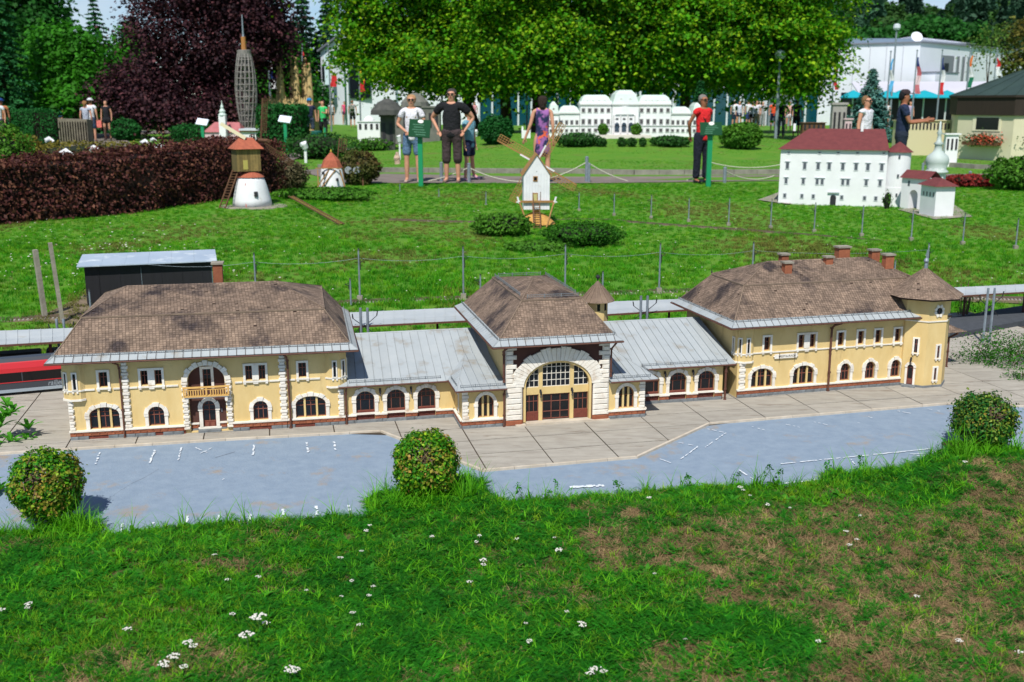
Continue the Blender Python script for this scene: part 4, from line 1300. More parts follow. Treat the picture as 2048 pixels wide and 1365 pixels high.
for (x, y, tp), nm in zip([(513,604,514),(720,600,505),(927,596,500),(1130,590,494),(1318,584,490),(1503,577,486),(1852,560,484)], names):
    g = G(x, y); s = (y-tp)/95
    put(m1, T(*g) @ Sc(1,1,s), 'slim grey catenary mast '+nm, 'tall catenary masts behind the station')
m1b = mast_proto(.21, foot=False)
for (x, y, tp), nm in zip([(702,610,562),(961,602,553),(1205,594,546),(183,636,588),(1787,572,520),(287,606,538)], ['in front of the railway left of the hall','just left of the hall roof','right of the turret','against the black shed','beside the right chimney','in front of the middle of the black shed']):
    g = G(x, y); s = (y-tp)/48
    put(m1b, T(*g) @ Rz(180) @ Sc(1,1,s), 'short grey mast '+nm, 'short catenary masts')
# twin masts with crossing arms on the platform
tm = thing('twin_mast', '', 'mast', T(0,0,0))
for x in (-.022, .022):
    mb = MB(); mb.tube([(x,0,-.03),(x,0,.34)], .0085, 6); obj('pole', mb, M_GALV, tm)
mb = MB(); mb.bar((-.07,0,.27),(.022,0,.20),.004); mb.bar((.08,0,.29),(-.022,0,.20),.004); mb.bar((-.06,0,.18),(0,0,.23),.004); mb.bar((.06,0,.17),(0,0,.23),.004)
mb.tube([(-.07,0,.27),(-.075,0,.30)],.004,6); mb.tube([(.08,0,.29),(.085,0,.32)],.004,6)
obj('insulator_arm', mb, M_DARKMET, tm)
for (x, y, tp), nm in zip([(128,706,632),(731,702,608),(1286,672,578),(1972,668,560)], ['at the left hip of the left roof','rising through the canopy beside the left building','rising above the right wing roof','standing on the right hand platform']):
    g = G(x, y+18); s = (y+18-tp)/113.0
    put(tm, T(*g) @ Sc(1,1,s), 'pair of grey poles with crossed dark arms '+nm, 'twin catenary masts')
# thin line posts in the meadow
m2 = mast_proto(.30, foot=True, name='line_post')
L2 = [(972,412,384),(1158,422,386),(1228,432,388),(1302,438,392),(1377,444,398),(1457,452,398),(1541,458,402),(1628,466,410),(1723,474,416),(1822,482,426),(1925,490,434),(2031,498,444),(878,395,378),(800,385,368)]
for i, (x, y, tp) in enumerate(L2):
    g = GT(x, y); s = (y-tp)*g.length/FPX/.30
    lab = ['grey line post left of the white post mill','line post just right of the white post mill','second line post right of the white post mill','third line post right of the white post mill','line post below the woman in red','thick line post with a box left of the castle','line post below the left end of the castle','line post in front of the castle door','line post in front of the right half of the castle','line post under the round castle tower','line post below the castle gatehouse','line post at the right picture edge','thin post in the grass below the couple','thin post in the grass below the woman in white'][i]
    put(m2, T(*g) @ Rz(180) @ Sc(1,1,s), lab, 'line posts in the meadow')
# overhead wires
mb = MB()
row = [G(x, y) + Vector((0,0,(y-tp)*8.7/FPX*.88)) for x, y, tp in [(300,612,520),(513,604,514),(720,600,505),(927,596,500),(1130,590,494),(1318,584,490),(1503,577,486),(1852,560,484)]]
for a, b in zip(row, row[1:]):
    q = [a.lerp(b, k/6)-Vector((0,0,.03*4*(k/6)*(1-k/6))) for k in range(7)]
    mb.tube(q, .0012, 4)
obj('overhead_wire', mb, M_GALV, label='thin overhead wire strung between the tall masts', cat='wire')
# the two leaning concrete poles at the left
def conc_pole(px0, px1, w, label):
    b = G(*px0); D = b.y
    t = AT(px1[0], px1[1], D*.998)
    r = thing('concrete_pole', label, 'pole', T(*b), 'concrete poles at the left edge')
    mb = MB(); mb.bar(Vector((0,0,-.03)), t-b, w, w*.8); obj('shaft', mb, M_CONC, r)
    for k in range(5):
        p = (t-b)*(.15+.17*k); q = MB(); q.box(p.x-.004,p.x+.004,p.y-w*.46,p.y-w*.39,p.z-.006,p.z+.006); obj('bolt_hole', q, M_DARKMET, r)
conc_pole((90,632),(70,500), .040, 'short square concrete pole, left one of the pair')
conc_pole((125,640),(100,486), .036, 'taller concrete pole leaning beside the shed, right one of the pair')

# black shed with a pale metal roof
zs_ = .30
a = G(175, 612); sc_ = 1
e0 = G(152, 543, .335); e1 = G(432, 531, .335); e2 = G(466, 519, .335); 
FSd = frame_matrix(a.x, a.y, math.degrees(math.atan2(e1.y-e0.y, e1.x-e0.x)))
shl = (Vector((e1.x,e1.y,0))-Vector((e0.x,e0.y,0))).length
M_BLK = mat('black_shed_boards', srgb(22,22,26), srgb(30,30,36), scale=5, rough=.7, stretch=(6,6,.5))
M_SHR = mat('shed_roof_sheet', srgb(176,190,204), srgb(156,172,190), scale=3, rough=.4, stain=srgb(214,222,226), sscale=5, spos=.55)
M_SHS = mat('shed_side_paint', srgb(116,128,134), srgb(100,112,118), scale=10, rough=.8)
sh = thing('shed', 'low black shed with a pale sheet metal roof behind the left building', 'shed', FSd)
dep = .44
obj('wall', MB().box(0, shl-.06, 0, dep, -.03, .318), M_BLK, sh)
obj('end_wall', MB().box(shl-.0599, shl-.052, .004, dep, -.03, .318), M_SHS, sh)
for k in range(3): obj('vent', MB().box(shl-.0519, shl-.049, .06+k*.13, .11+k*.13, .245, .275), M_DARKMET, sh)
n = 6
for k in range(n):
    x0, x1 = -.05+(shl+.04)*k/n, -.05+(shl+.04)*(k+1)/n
    mb = MB(); mb.hexa([(x0,-.05,.322),(x1-.001,-.05,.322),(x1-.001,dep+.05,.345),(x0,dep+.05,.345),(x0,-.05,.330),(x1-.001,-.05,.330),(x1-.001,dep+.05,.353),(x0,dep+.05,.353)])
    obj('roof_sheet', mb, M_SHR, sh)
x = .1
while x < shl-.1:
    obj('batten', MB().box(x, x+.006, -.004, -.0003, -.02, .317), M_BLK, sh); x += .16
# worn ground beside the shed
pz = [G(x, y, height(G(x,y).x, G(x,y).y)+.006) for x, y in ((30,640),(90,628),(148,600),(175,585),(210,600),(260,640),(160,650))]
mb = MB(); mb.face(pz[::-1]); obj('bare_ground', mb, M_GRAVEL, kind='structure', label='worn gravel patch at the foot of the black shed', cat='ground')

# trains at the left edge
M_TRED = mat('train_red', srgb(196,40,48), rough=.35, spec=.6)
M_TGREY = mat('train_dark_grey', srgb(58,62,70), rough=.4, spec=.5)
M_TLIGHT = mat('train_light_grey', srgb(150,162,172), rough=.4)
M_TWIN = mat('train_window_band', srgb(14,14,18), rough=.12)
M_WHEEL = plain('wheel_iron', (50,44,42), .6)
FT, _ = frame_px((-60,801), (123,784), -.005)
trn = thing('passenger_train', 'red and dark grey model passenger coach standing at the left edge', 'train', FT)
x0, x1 = -.9, .62
body = MB(); prof = [(0,.018),(.0,.125),(.006,.150),(.030,.168),(.085,.168),(.109,.150),(.115,.125),(.115,.018)]
for k in range(len(prof)):
    p, q = prof[k], prof[(k+1) % len(prof)]
    body.face([(x0,p[0],p[1]),(x0,q[0],q[1]),(x1,q[0],q[1]),(x1,p[0],p[1])][::-1])
body.face([(x1,p[0],p[1]) for p in prof]); body.face([(x0,p[0],p[1]) for p in prof][::-1])
obj('body', body, M_TGREY, trn)
obj('red_band', MB().hexa([(x0,-.0025,.126),(x1-.004,-.0025,.126),(x1-.004,.004,.151),(x0,.004,.151),(x0,-.001,.128),(x1-.004,-.001,.128),(x1-.004,.006,.155),(x0,.006,.155)]), M_TRED, trn)
obj('red_band', MB().box(x0, x1-.004, -.0026, -.0002, .108, .1255), M_TRED, trn)
obj('window_band', MB().box(x0, x1-.02, -.002, -.0002, .066, .1078), M_TWIN, trn)
obj('red_stripe', MB().box(x0, x1-.004, -.0024, -.0002, .0620, .0655), M_TRED, trn)
obj('grey_skirt', MB().box(x0, x1-.004, -.003, -.0002, .018, .032), M_TLIGHT, trn)
for k in range(9): obj('window_post', MB().box(-.85+k*.14, -.844+k*.14, -.0032, -.0021, .067, .107), M_TGREY, trn)
for k in range(8):
    mb = MB(); cx_ = -.8+k*.15
    mb.prism([(cx_+.012*math.cos(t*math.pi/5), .006+.012*math.sin(t*math.pi/5)) for t in range(10)], .012, .018); obj('wheel', mb, M_WHEEL, trn)
fc = bpy.data.curves.new('lettering', 'FONT'); fc.body = 'railjet'; fc.size = .034; fc.extrude = .0004; fc.shear = .25
fo = bpy.data.objects.new('lettering', fc); COL.objects.link(fo); dg = bpy.context.evaluated_depsgraph_get()
fm = bpy.data.meshes.new_from_object(fo.evaluated_get(dg)); bpy.data.objects.remove(fo); fm.materials.clear(); fm.materials.append(M_TLIGHT)
lo = bpy.data.objects.new('lettering', fm); COL.objects.link(lo); lo.parent = trn; lo.matrix_local = T(.40, -.0008, .036) @ Rx(90)
trn.matrix_local = FT @ Sc(1,1.1,1.25)
FT2, _ = frame_px((-60,752), (112,738), -.005)
def wagon(M, x0, x1, label):
    w = thing('goods_wagon', label, 'wagon', M, 'black goods wagons')
    obj('chassis', MB().box(x0, x1, 0, .11, .02, .035), M_DARKMET, w)
    mb = MB(); mb.prism([(x0+.005,.0355),(x1-.005,.0355),(x1,.11),(x0,.11)], -.001, .111); obj('hopper', mb, M_BLK, w)
    for k in range(6):
        x = x0+.01+(x1-x0-.026)*k/5; obj('rib', MB().box(x, x+.006, -.005, -.0012, .036, .11), M_BLK, w)
    obj('load', MB().box(x0+.006, x1-.006, .006, .104, .1101, .116), plain('coal',(30,30,34),.9,bump=1,bscale=120), w)
    for x in (x0+.04, x1-.04):
        q = MB(); q.prism([(x+.013*math.cos(t*math.pi/5), .008+.013*math.sin(t*math.pi/5)) for t in range(10)], .01, .016); obj('wheel', q, M_WHEEL, w)
wagon(FT2, .00, .40, 'black open goods wagon behind the red train, left one'); wagon(FT2, -.42, -.02, 'black open goods wagon cut by the left picture edge'); wagon(FT2, .43, .62, 'short black goods wagon half hidden by the left building')
# ------------------------------------------------------------------ vegetation helpers
def leafmat(name, c1, c2, trans=.35, amt=.35, scale=3, c3=None, rough=.55, rnd='island'):
    return mat(name, srgb(*c1), srgb(*c2), scale=scale, rough=rough+.12, rnd=rnd, amt=amt, trans=trans, spec=.22, c3=(srgb(*c3) if c3 else None))
def leaf_mesh(name, C, size, nrm, aspect=.6, r=None, fold=.12):
    """C (n,3) leaf centres, size (n,), nrm (n,3) rough normals -> rhombus leaves"""
    r = r or rng
    n = len(C)
    nrm = nrm/np.maximum(np.linalg.norm(nrm, axis=1, keepdims=True), 1e-6)
    t = r.normal(size=(n,3)); t -= (t*nrm).sum(1, keepdims=True)*nrm
    t /= np.maximum(np.linalg.norm(t, axis=1, keepdims=True), 1e-6)
    b = np.cross(nrm, t)
    s = size[:, None]
    V = np.stack([C-t*s*.5, C+b*s*.5*aspect+nrm*s*fold, C+t*s*.5, C-b*s*.5*aspect+nrm*s*fold], 1).reshape(-1, 3)
    me = bpy.data.meshes.new(name)
    me.vertices.add(len(V)); me.vertices.foreach_set('co', V.astype(np.float32).ravel())
    F = np.arange(len(V), dtype=np.int32).reshape(-1, 4)
    me.loops.add(len(V)); me.loops.foreach_set('vertex_index', F.ravel())
    me.polygons.add(n); me.polygons.foreach_set('loop_start', np.arange(0, len(V), 4, dtype=np.int32))
    me.update(calc_edges=True); me.validate()
    return me
def unit(n, r=None):
    v = (r or rng).normal(size=(n,3)); return v/np.linalg.norm(v, axis=1, keepdims=True)
def crown_pts(blobs, dens, clump_r, leaves, shell=.55, flat=.45, r=None, up=.75):
    """clumps of leaves through the outer part of a set of ellipsoids"""
    r = r or rng
    Cs, Ns = [], []
    for bx, by, bz, rx, ry, rz in blobs:
        area = 4*math.pi*((rx*ry)**1.6/3+(rx*rz)**1.6/3+(ry*rz)**1.6/3)**(1/1.6)
        n = int(area*dens)
        d = unit(n, r); d = d[d[:,1] < .45] if n > 20 else d; n = len(d); rr = 1-(1-shell)*r.random(n)**1.6
        rr *= 1+.10*r.normal(size=n)
        C = np.array([bx,by,bz])+d*rr[:, None]*np.array([rx,ry,rz])
        k = leaves
        off = r.normal(size=(n,k,3))*(clump_r*(.6+.8*r.random((n,1,1))))*np.array([1,1,flat])
        off[:,:,2] -= .5*flat*(off[:,:,0]**2+off[:,:,1]**2)/clump_r
        L = (C[:, None]+off).reshape(-1, 3)
        N = np.repeat(d, k, 0)*.5+r.normal(size=(n*k,3))*.55+np.array([0,0,up])
        Cs.append(L); Ns.append(N)
    return np.concatenate(Cs), np.concatenate(Ns)
M_BARK = mat('tree_bark', srgb(74,62,50), srgb(52,44,36), scale=12, rough=1, bump=.8, bscale=20)
def trunk_mesh(path, rads, branches=(), n=8):
    mb = MB(); mb.tube(path, rads, n)
    for a, b, ra, rb_ in branches:
        a, b = Vector(a), Vector(b); m = a.lerp(b, .5)+Vector((random.uniform(-.1,.1),random.uniform(-.1,.1),.12))*(b-a).length*.3
        mb.tube([a, m, b], [ra, (ra+rb_)/2, rb_], 6)
    return mb
def broadleaf(name, label, cat, base, trunk_h, blobs, leafm, leaf=.14, dens=6, clump=.35, leaves=12, tr=.2, group=None, shell=.5, seed=1, flat=.45, trunk_top=None):
    r = np.random.default_rng(seed)
    o = thing(name, label, cat, T(*base), group)
    B = [(b[0]-base.x, b[1]-base.y, b[2]-base.z, *b[3:]) for b in blobs]
    C, N = crown_pts(B, dens, clump, leaves, shell, flat, r)
    S_ = leaf*(.6+.8*r.random(len(C)))
    crown = obj('crown', leaf_mesh('crown', C, S_, N, .75, r), leafm, o)
    random.seed(seed)
    tp = Vector(trunk_top)-base if trunk_top else Vector((random.uniform(-.2,.2), 0, trunk_h))
    br = []
    for b in B:
        if len(br) > 7: break
        br.append((tp*random.uniform(.6,.98), Vector(b[:3])+Vector((0,0,-b[5]*.2)), tr*.5, tr*.12))
    obj('trunk', trunk_mesh([(0,0,-.1), tp*.33+Vector((.03,0,0)), tp*.7, tp], [tr*1.3, tr, tr*.85, tr*.6], br), M_BARK, o, smooth=True)
    return o
def conifer(name, label, base, h, rad, leafm, seed=1, group=None, dens=1.0, z0=.04, droop=.25, needle=.13, up=False):
    r = np.random.default_rng(seed)
    o = thing(name, label, 'conifer', T(*base), group)
    mb = MB(); mb.tube([(0,0,-.1),(0,0,h*.5),(0,0,h)], [rad*.07, rad*.045, .01], 7); obj('trunk', mb, M_BARK, o)
    Cs, Ns = [], []; bm_ = MB()
    lev = int(26*dens)
    for i in range(lev):
        f = i/lev; z = h*(z0+(1-z0)*f); R = rad*(1-f)**.85*(r.uniform(.8,1.12))+.05
        nb = max(5, int(14*(1-f*.6)))
        for k in range(nb):
            a = 2*math.pi*(k+r.random())/nb; L_ = R*r.uniform(.78,1.08)
            n = int(14+34*L_/rad)
            t = r.random(n)**.7
            dz = -droop*L_*t**1.5+.12*L_*t**4
            wob = r.normal(size=(n,3))*np.stack([.10*L_*(1.1-t), .10*L_*(1.1-t), .03*L_+0*t], 1)
            P_ = np.stack([np.cos(a)*L_*t, np.sin(a)*L_*t, z+dz], 1)+wob
            Cs.append(P_); Ns.append(np.stack([np.cos(a)*.4+0*t, np.sin(a)*.4+0*t, 1+0*t], 1)+r.normal(size=(n,3))*.45)
            if k % 3 == 0: bm_.bar((0,0,z),(math.cos(a)*L_*.8, math.sin(a)*L_*.8, z-droop*L_*.7), .02)
    C = np.concatenate(Cs); N = np.concatenate(Ns)
    obj('crown', leaf_mesh('crown', C, needle*(.6+.9*r.random(len(C))), N, .42, r), leafm, o)
    obj('branch', bm_, M_BARK, o)
    return o
def gn_scatter(name, P, rot, sc, idx, protos, label, cat, kind='stuff', group=None):
    """real geometry set out on points with geometry nodes (ground cover only)"""
    me = bpy.data.meshes.new(name); me.vertices.add(len(P)); me.vertices.foreach_set('co', np.asarray(P, np.float32).ravel())
    for an, ty, val in (('rot','FLOAT_VECTOR',rot), ('sc','FLOAT',sc), ('idx','INT',idx)):
        at = me.attributes.new(an, ty, 'POINT')
        at.data.foreach_set('vector' if ty == 'FLOAT_VECTOR' else 'value', np.asarray(val, np.int32 if ty == 'INT' else np.float32).ravel())
    o = bpy.data.objects.new(name, me); COL.objects.link(o)
    pc = bpy.data.collections.new(name+'_pieces')
    for k, p in enumerate(protos): pc.objects.link(p)
    ng = bpy.data.node_groups.new(name, 'GeometryNodeTree')
    ng.interface.new_socket('Geometry', in_out='INPUT', socket_type='NodeSocketGeometry')
    ng.interface.new_socket('Geometry', in_out='OUTPUT', socket_type='NodeSocketGeometry')
    N = ng.nodes; L = ng.links
    gi = N.new('NodeGroupInput'); go = N.new('NodeGroupOutput')
    ip = N.new('GeometryNodeInstanceOnPoints'); ci = N.new('GeometryNodeCollectionInfo')
    ci.inputs['Collection'].default_value = pc; ci.inputs['Separate Children'].default_value = True; ci.inputs['Reset Children'].default_value = True
    def na(nm, ty):
        q = N.new('GeometryNodeInputNamedAttribute'); q.data_type = ty; q.inputs['Name'].default_value = nm; return q.outputs['Attribute']
    L.new(gi.outputs[0], ip.inputs['Points']); L.new(ci.outputs[0], ip.inputs['Instance'])
    ip.inputs['Pick Instance'].default_value = True
    L.new(na('idx','INT'), ip.inputs['Instance Index']); L.new(na('rot','FLOAT_VECTOR'), ip.inputs['Rotation']); L.new(na('sc','FLOAT'), ip.inputs['Scale'])
    L.new(ip.outputs[0], go.inputs[0])
    md = o.modifiers.new('scatter', 'NODES'); md.node_group = ng
    return tag(o, label, cat, group, kind)
_pn = [0]
def tuft(nbl, h, w, spread, lean, mt, seg=3, jit=.4, name='tuft'):
    """a tuft of curved grass blades"""
    mb = MB(); r = random
    for k in range(nbl):
        a = r.uniform(0, 2*math.pi); rr = spread*math.sqrt(r.random()); x, y = rr*math.cos(a), rr*math.sin(a)
        a2 = r.uniform(0, 2*math.pi); hh = h*r.uniform(1-jit, 1+jit*.6); le = lean*r.uniform(.3, 1.3)*hh
        ww = w*r.uniform(.6, 1.2); dx, dy = math.cos(a2), math.sin(a2)
        prev = None
        for s in range(seg+1):
            t = s/seg; px_, py_, pz_ = x+dx*le*t*t, y+dy*le*t*t, hh*(t-.28*lean*t*t)
            wd = ww*(1-t**1.7)*.5
            L_ = (px_-dy*wd, py_+dx*wd, pz_); R_ = (px_+dy*wd, py_-dx*wd, pz_)
            if prev:
                if s == seg: mb.face([prev[0], prev[1], (px_, py_, pz_)])
                else: mb.face([prev[0], prev[1], R_, L_])
            prev = (L_, R_)
    _pn[0] += 1
    me = mb.mesh(name); me.materials.append(mt)
    return bpy.data.objects.new('%s_%03d' % (name, _pn[0]), me)
def feather(n, h, spread, mt, name='yarrow'):
    """low feathery leaf tuft"""
    mb = MB(); r = random
    for k in range(n):
        a = r.uniform(0, 2*math.pi); x, y = spread*r.uniform(-.6,.6), spread*r.uniform(-.6,.6)
        L_ = h*r.uniform(.8,1.5); el = r.uniform(.3,1.1); dx, dy = math.cos(a), math.sin(a)
        m = 9
        for s in range(1, m):
            t = s/m; c = Vector((x+dx*L_*t*math.cos(el), y+dy*L_*t*math.cos(el), L_*math.sin(el)*(t-.35*t*t)+.002)); wd = L_*.20*math.sin(math.pi*(t*.85+.1))
            for sg in (-1, 1):
                e = c+Vector((-dy*sg*wd+dx*wd*.5, dx*sg*wd+dy*wd*.5, r.uniform(-.2,.3)*wd))
                q = Vector((dx,dy,0))*L_*.028
                mb.face([c-q, c+q, e])
    _pn[0] += 1
    me = mb.mesh(name); me.materials.append(mt); return bpy.data.objects.new('%s_%03d' % (name, _pn[0]), me)
def rosette(n, L_, w, mt, el=.5, name='rosette'):
    mb = MB(); r = random
    for k in range(n):
        a = 2*math.pi*(k+r.uniform(-.3,.3))/n; ll = L_*r.uniform(.7,1.2); e = el*r.uniform(.5,1.4); dx, dy = math.cos(a), math.sin(a)
        prev = None
        for s in range(6):
            t = s/5; wd = w*math.sin(math.pi*min(1,(t*.9+.06)))**.8*.5; hz = ll*math.sin(e)*(t-.55*t*t); ro = ll*math.cos(e)*t
            A = (dx*ro-dy*wd, dy*ro+dx*wd, hz+wd*.25); B = (dx*ro, dy*ro, hz); C_ = (dx*ro+dy*wd, dy*ro-dx*wd, hz+wd*.25)
            if prev: mb.face([prev[0],prev[1],B,A]); mb.face([prev[1],prev[2],C_,B])
            prev = (A,B,C_)
    _pn[0] += 1
    me = mb.mesh(name); me.materials.append(mt); return bpy.data.objects.new('%s_%03d' % (name, _pn[0]), me)

# ------------------------------------------------------------------ the lawn in front
EDGE = [(-260,1085),(0,1068),(140,1074),(260,1066),(380,1056),(500,1046),(620,1040),(735,1036),(745,1012),(800,1000),(900,985),(980,986),(1010,1006),(1120,998),(1260,988),(1400,974),(1560,972),(1660,962),(1800,938),(1870,915),(1960,905),(2048,905),(2320,900)]
EP = [G(x, y, 0) for x, y in EDGE]
def edge_y(x):
    for a, b in zip(EP, EP[1:]):
        if a.x <= x <= b.x: return a.y+(b.y-a.y)*(x-a.x)/(b.x-a.x)
    return EP[0].y if x < EP[0].x else EP[-1].y
def lawn_z(x, y):
    t = max(0, edge_y(x)-y)
    return -.008+.034*(1-math.exp(-t/.10)) + .016*math.sin(x*3.1+y*1.7)*min(1,t*3) + .012*mnoise.noise(Vector((x*2.2,y*2.2,1)))*min(1, t*4)
mb = MB(); XS = [-3.4+.04*i for i in range(176)]; TS = [0,.01,.025,.05,.08,.12,.18,.25]+[.32+.08*k for k in range(34)]
for t in TS:
    for x in XS:
        y = edge_y(x)-t; mb.v.append((x, y, lawn_z(x, y)))
nx = len(XS)
for j in range(len(TS)-1):
    for i in range(nx-1): mb.f.append((j*nx+i, (j+1)*nx+i, (j+1)*nx+i+1, j*nx+i+1)); mb.m.append(0)
M_SOIL = mat('thatchy_soil', srgb(104,82,56), srgb(78,70,38), scale=3, rough=1, bump=1, bscale=60, stain=srgb(60,74,28), sscale=1.6, spos=.45, swid=.2)
obj('lawn_bank', mb, M_SOIL, smooth=True, kind='structure', label='raised soil of the lawn bank in the foreground', cat='ground')
G1 = leafmat('grass_blade', (80,158,16), (44,124,12), .38, .45, 2.5, c3=(136,172,34), rnd='object')
G2 = leafmat('grass_bright', (112,184,22), (76,156,18), .4, .3, 3, rnd='object')
G3 = leafmat('yarrow_leaf', (50,138,24), (30,106,18), .35, .35, 3, rnd='object')
G4 = leafmat('straw', (168,144,104), (124,102,72), .2, .4, 4, rough=.9, rnd='object')
G5 = leafmat('broad_leaf', (72,142,36), (60,126,30), .3, .3, 3, rnd='object')
random.seed(11)
PRF = [tuft(16,.030,.0030,.018,.95,G1) for _ in range(4)] + [tuft(9,.046,.0040,.014,1.0,G2) for _ in range(3)] + [feather(16,.034,.034,G3) for _ in range(4)] + [tuft(20,.020,.0022,.03,1.9,G4,jit=.6,name='straw') for _ in range(4)] + [rosette(6,.045,.015,G5) for _ in range(2)] + [tuft(7,.10,.0034,.01,.7,G2,seg=4) for _ in range(2)]
# indices follow name order inside the collection: keep them sorted
PRF.sort(key=lambda o: o.name)
kinds = {}
for i, p in enumerate(PRF):
    kinds.setdefault((p.name.split('_')[0], p.data.materials[0].name, len(p.data.polygons)//50 > 0 and p.dimensions.z > .08), []).append(i)
KG = [i for i, p in enumerate(PRF) if p.data.materials[0] == G1]; KB = [i for i, p in enumerate(PRF) if p.data.materials[0] == G2 and p.name.startswith('tuft') and max(v.co.z for v in p.data.vertices) < .075]
KT = [i for i, p in enumerate(PRF) if p.data.materials[0] == G2 and i not in KB]
KF = [i for i, p in enumerate(PRF) if p.data.materials[0] == G3]; KS = [i for i, p in enumerate(PRF) if p.data.materials[0] == G4]; KR = [i for i, p in enumerate(PRF) if p.data.materials[0] == G5]
def dry(x, y):
    n = mnoise.fractal(Vector((x*1.5, y*1.9, 3.3)), .9, 2.1, 4)
    base = -.26 + .92*sstep(-.2, 1.5, x + (3.4-y)*.1) * sstep(edge_y(x)-.15, edge_y(x)-.7, y) + .14*sstep(3.4, 2.7, y)*sstep(-1.2, .6, x) - .10*sstep(.2, -1.0, x)
    return n*.8 + base
P_, R_, S_, I_ = [], [], [], []
rr = random.Random(5)
n_ = 0
while n_ < 33000:
    y = 2.15+(4.9-2.15)*rr.random()**1.1; half = y*.60+.12
    x = rr.uniform(-half, half)
    t = edge_y(x)-y
    if t < -.01: continue
    n_ += 1
    d = dry(x, y) + rr.uniform(-.12, .12)
    edgeb = math.exp(-t/.10)
    if d > .08 and rr.random() > edgeb*1.2:
        k = rr.choice(KS) if rr.random() < .80 else rr.choice(KF+KG)
        s = rr.uniform(.7,1.3)
    else:
        q = rr.random(); f = mnoise.noise(Vector((x*1.3, y*1.6, 9)))
        if q < .46+.5*f-.3*edgeb: k = rr.choice(KF)
        elif q < .80: k = rr.choice(KG)
        elif q < .92: k = rr.choice(KB)
        elif q < .965 and edgeb > .25: k = rr.choice(KT)
        elif q < .985: k = rr.choice(KR)
        else: k = rr.choice(KS)
        s = rr.uniform(.55,1.1)*(1+.35*edgeb)
    P_.append((x, y, lawn_z(x, y)-.002)); R_.append((rr.uniform(-.2,.2), rr.uniform(-.2,.2), rr.uniform(0,6.28))); S_.append(s); I_.append(k)
gn_scatter('lawn_grass', P_, R_, S_, I_, PRF, 'mixed grass, yarrow leaves and dry thatch of the foreground lawn', 'grass')

# flower heads of yarrow, each one its own plant
M_PETAL = mat('white_petal', srgb(238,236,228), srgb(220,216,204), scale=200, rough=.8, trans=.15)
M_STEM = plain('green_stem', (70,112,44), .7)
M_PURP = plain('purple_petal', (120,70,150), .7)
def yarrow(lod, s):
    t = thing('yarrow_flower', '', 'flower', T(0,0,0))
    mb = MB(); mb.tube([(0,0,-.04),(.003,.001,.0),(.002,.0,.035)], .0011, 5); 
    hd = MB(); r = random
    for k in range(lod):
        a = r.uniform(0,6.28); q = .016*math.sqrt(r.random()); x, y = q*math.cos(a), q*math.sin(a); z = .042-.25*q+r.uniform(-.001,.001)
        hd.lathe([(.0005,-.002),(.0028,.0),(.0026,.0010),(.0008,.0014)], (x+.002,y,z), 5)
        if k % 4 == 0: mb.bar((.002,0,.025),(x+.002,y,z-.001),.0008)
    obj('stem', mb, M_STEM, t); obj('umbel', hd, M_PETAL, t)
    return t
ya = [yarrow(34, 1), yarrow(26, 1), yarrow(18, 1)]
FL = [(518,1262,1.5),(498,1297,1.4),(528,1256,.8),(378,1304,.9),(388,1308,.8),(352,1345,1.3),(325,1350,1.0),(366,1352,.8),(256,1278,.9),(578,1358,1.1),(596,1350,.8),(430,1118,.6),(680,1115,.7),(722,1102,.6),(958,1070,.6),(967,1118,.8),(966,1128,.6),(938,1163,.7),(865,1072,.6),(952,1082,.5),(1034,1077,.6),(1118,1105,.8),(1050,1245,.4),(748,1172,.6),(738,1190,.5),(704,1228,.7),(720,1250,.6),(681,1192,.4),(703,1160,.5),(614,1180,.5),(1159,1251,.9),(1062,1280,.6),(1196,1338,1.0),(1182,1346,.8),(1210,1341,.7),(1180,1336,.6),(1299,1002,.7),(1479,975,.8),(1487,979,.6),(1534,1007,.6),(1110,1075,.4),(1832,1200,.7),(1918,1294,.7),(1693,1063,.7),(1715,1078,.6),(1702,1090,.6),(1930,934,.7),(1720,1030,.5),(62,1218,.8),(57,1222,.6),(740,1050,.6),(731,1060,.6),(1310,1150,.4),(1372,1280,.4),(1637,1290,.5),(1132,1222,.5),(2,1224,.7),(1580,1015,.4),(463,1235,.6),(455,1168,.6),(515,1157,.6),(1500,990,.4),(2040,1310,.7)]
used = [False]*3
for i, (x, y, s) in enumerate(FL):
    g = G(x, y, .05); z = lawn_z(g.x, g.y)
    M = T(g.x, g.y, max(z+.005, .05-.042*s)) @ Rz(rr.uniform(0,360)) @ Rx(rr.uniform(-14,14)) @ Sc(s,s,s)
    s *= 1.12
    lab = ('large' if s > 1.05 else 'mid sized' if s > .75 else 'small' if s > .55 else 'tiny')+' white yarrow head '+('near the car park' if y < 1040 else 'upper lawn' if y < 1110 else 'mid lawn' if y < 1210 else 'lower lawn' if y < 1300 else 'at the picture bottom')+' '+('far left' if x < 200 else 'below the left building' if x < 440 else 'left of middle bush' if x < 640 else 'below the middle bush' if x < 880 else 'below the entrance hall' if x < 1090 else 'right of the hall' if x < 1350 else 'below the right building' if x < 1660 else 'under the right bush')
    k = i % 3
    if not used[k]:
        used[k] = True; ya[k].matrix_local = M; ya[k]['label'] = lab; ya[k]['group'] = 'yarrow flowers in the lawn'
    else: dup(ya[k], M, label=lab, group='yarrow flowers in the lawn')
BY = {}
for o in COL.objects:
    if o.get('category') == 'flower': BY.setdefault(o['label'], []).append(o)
for l_, os_ in BY.items():
    if len(os_) > 1:
        for i, o in enumerate(sorted(os_, key=lambda q: q.location.x/q.location.y)): o['label'] = l_+', '+('leftmost','second','third','fourth','fifth','sixth')[min(i,5)]+(' from left' if i else '')
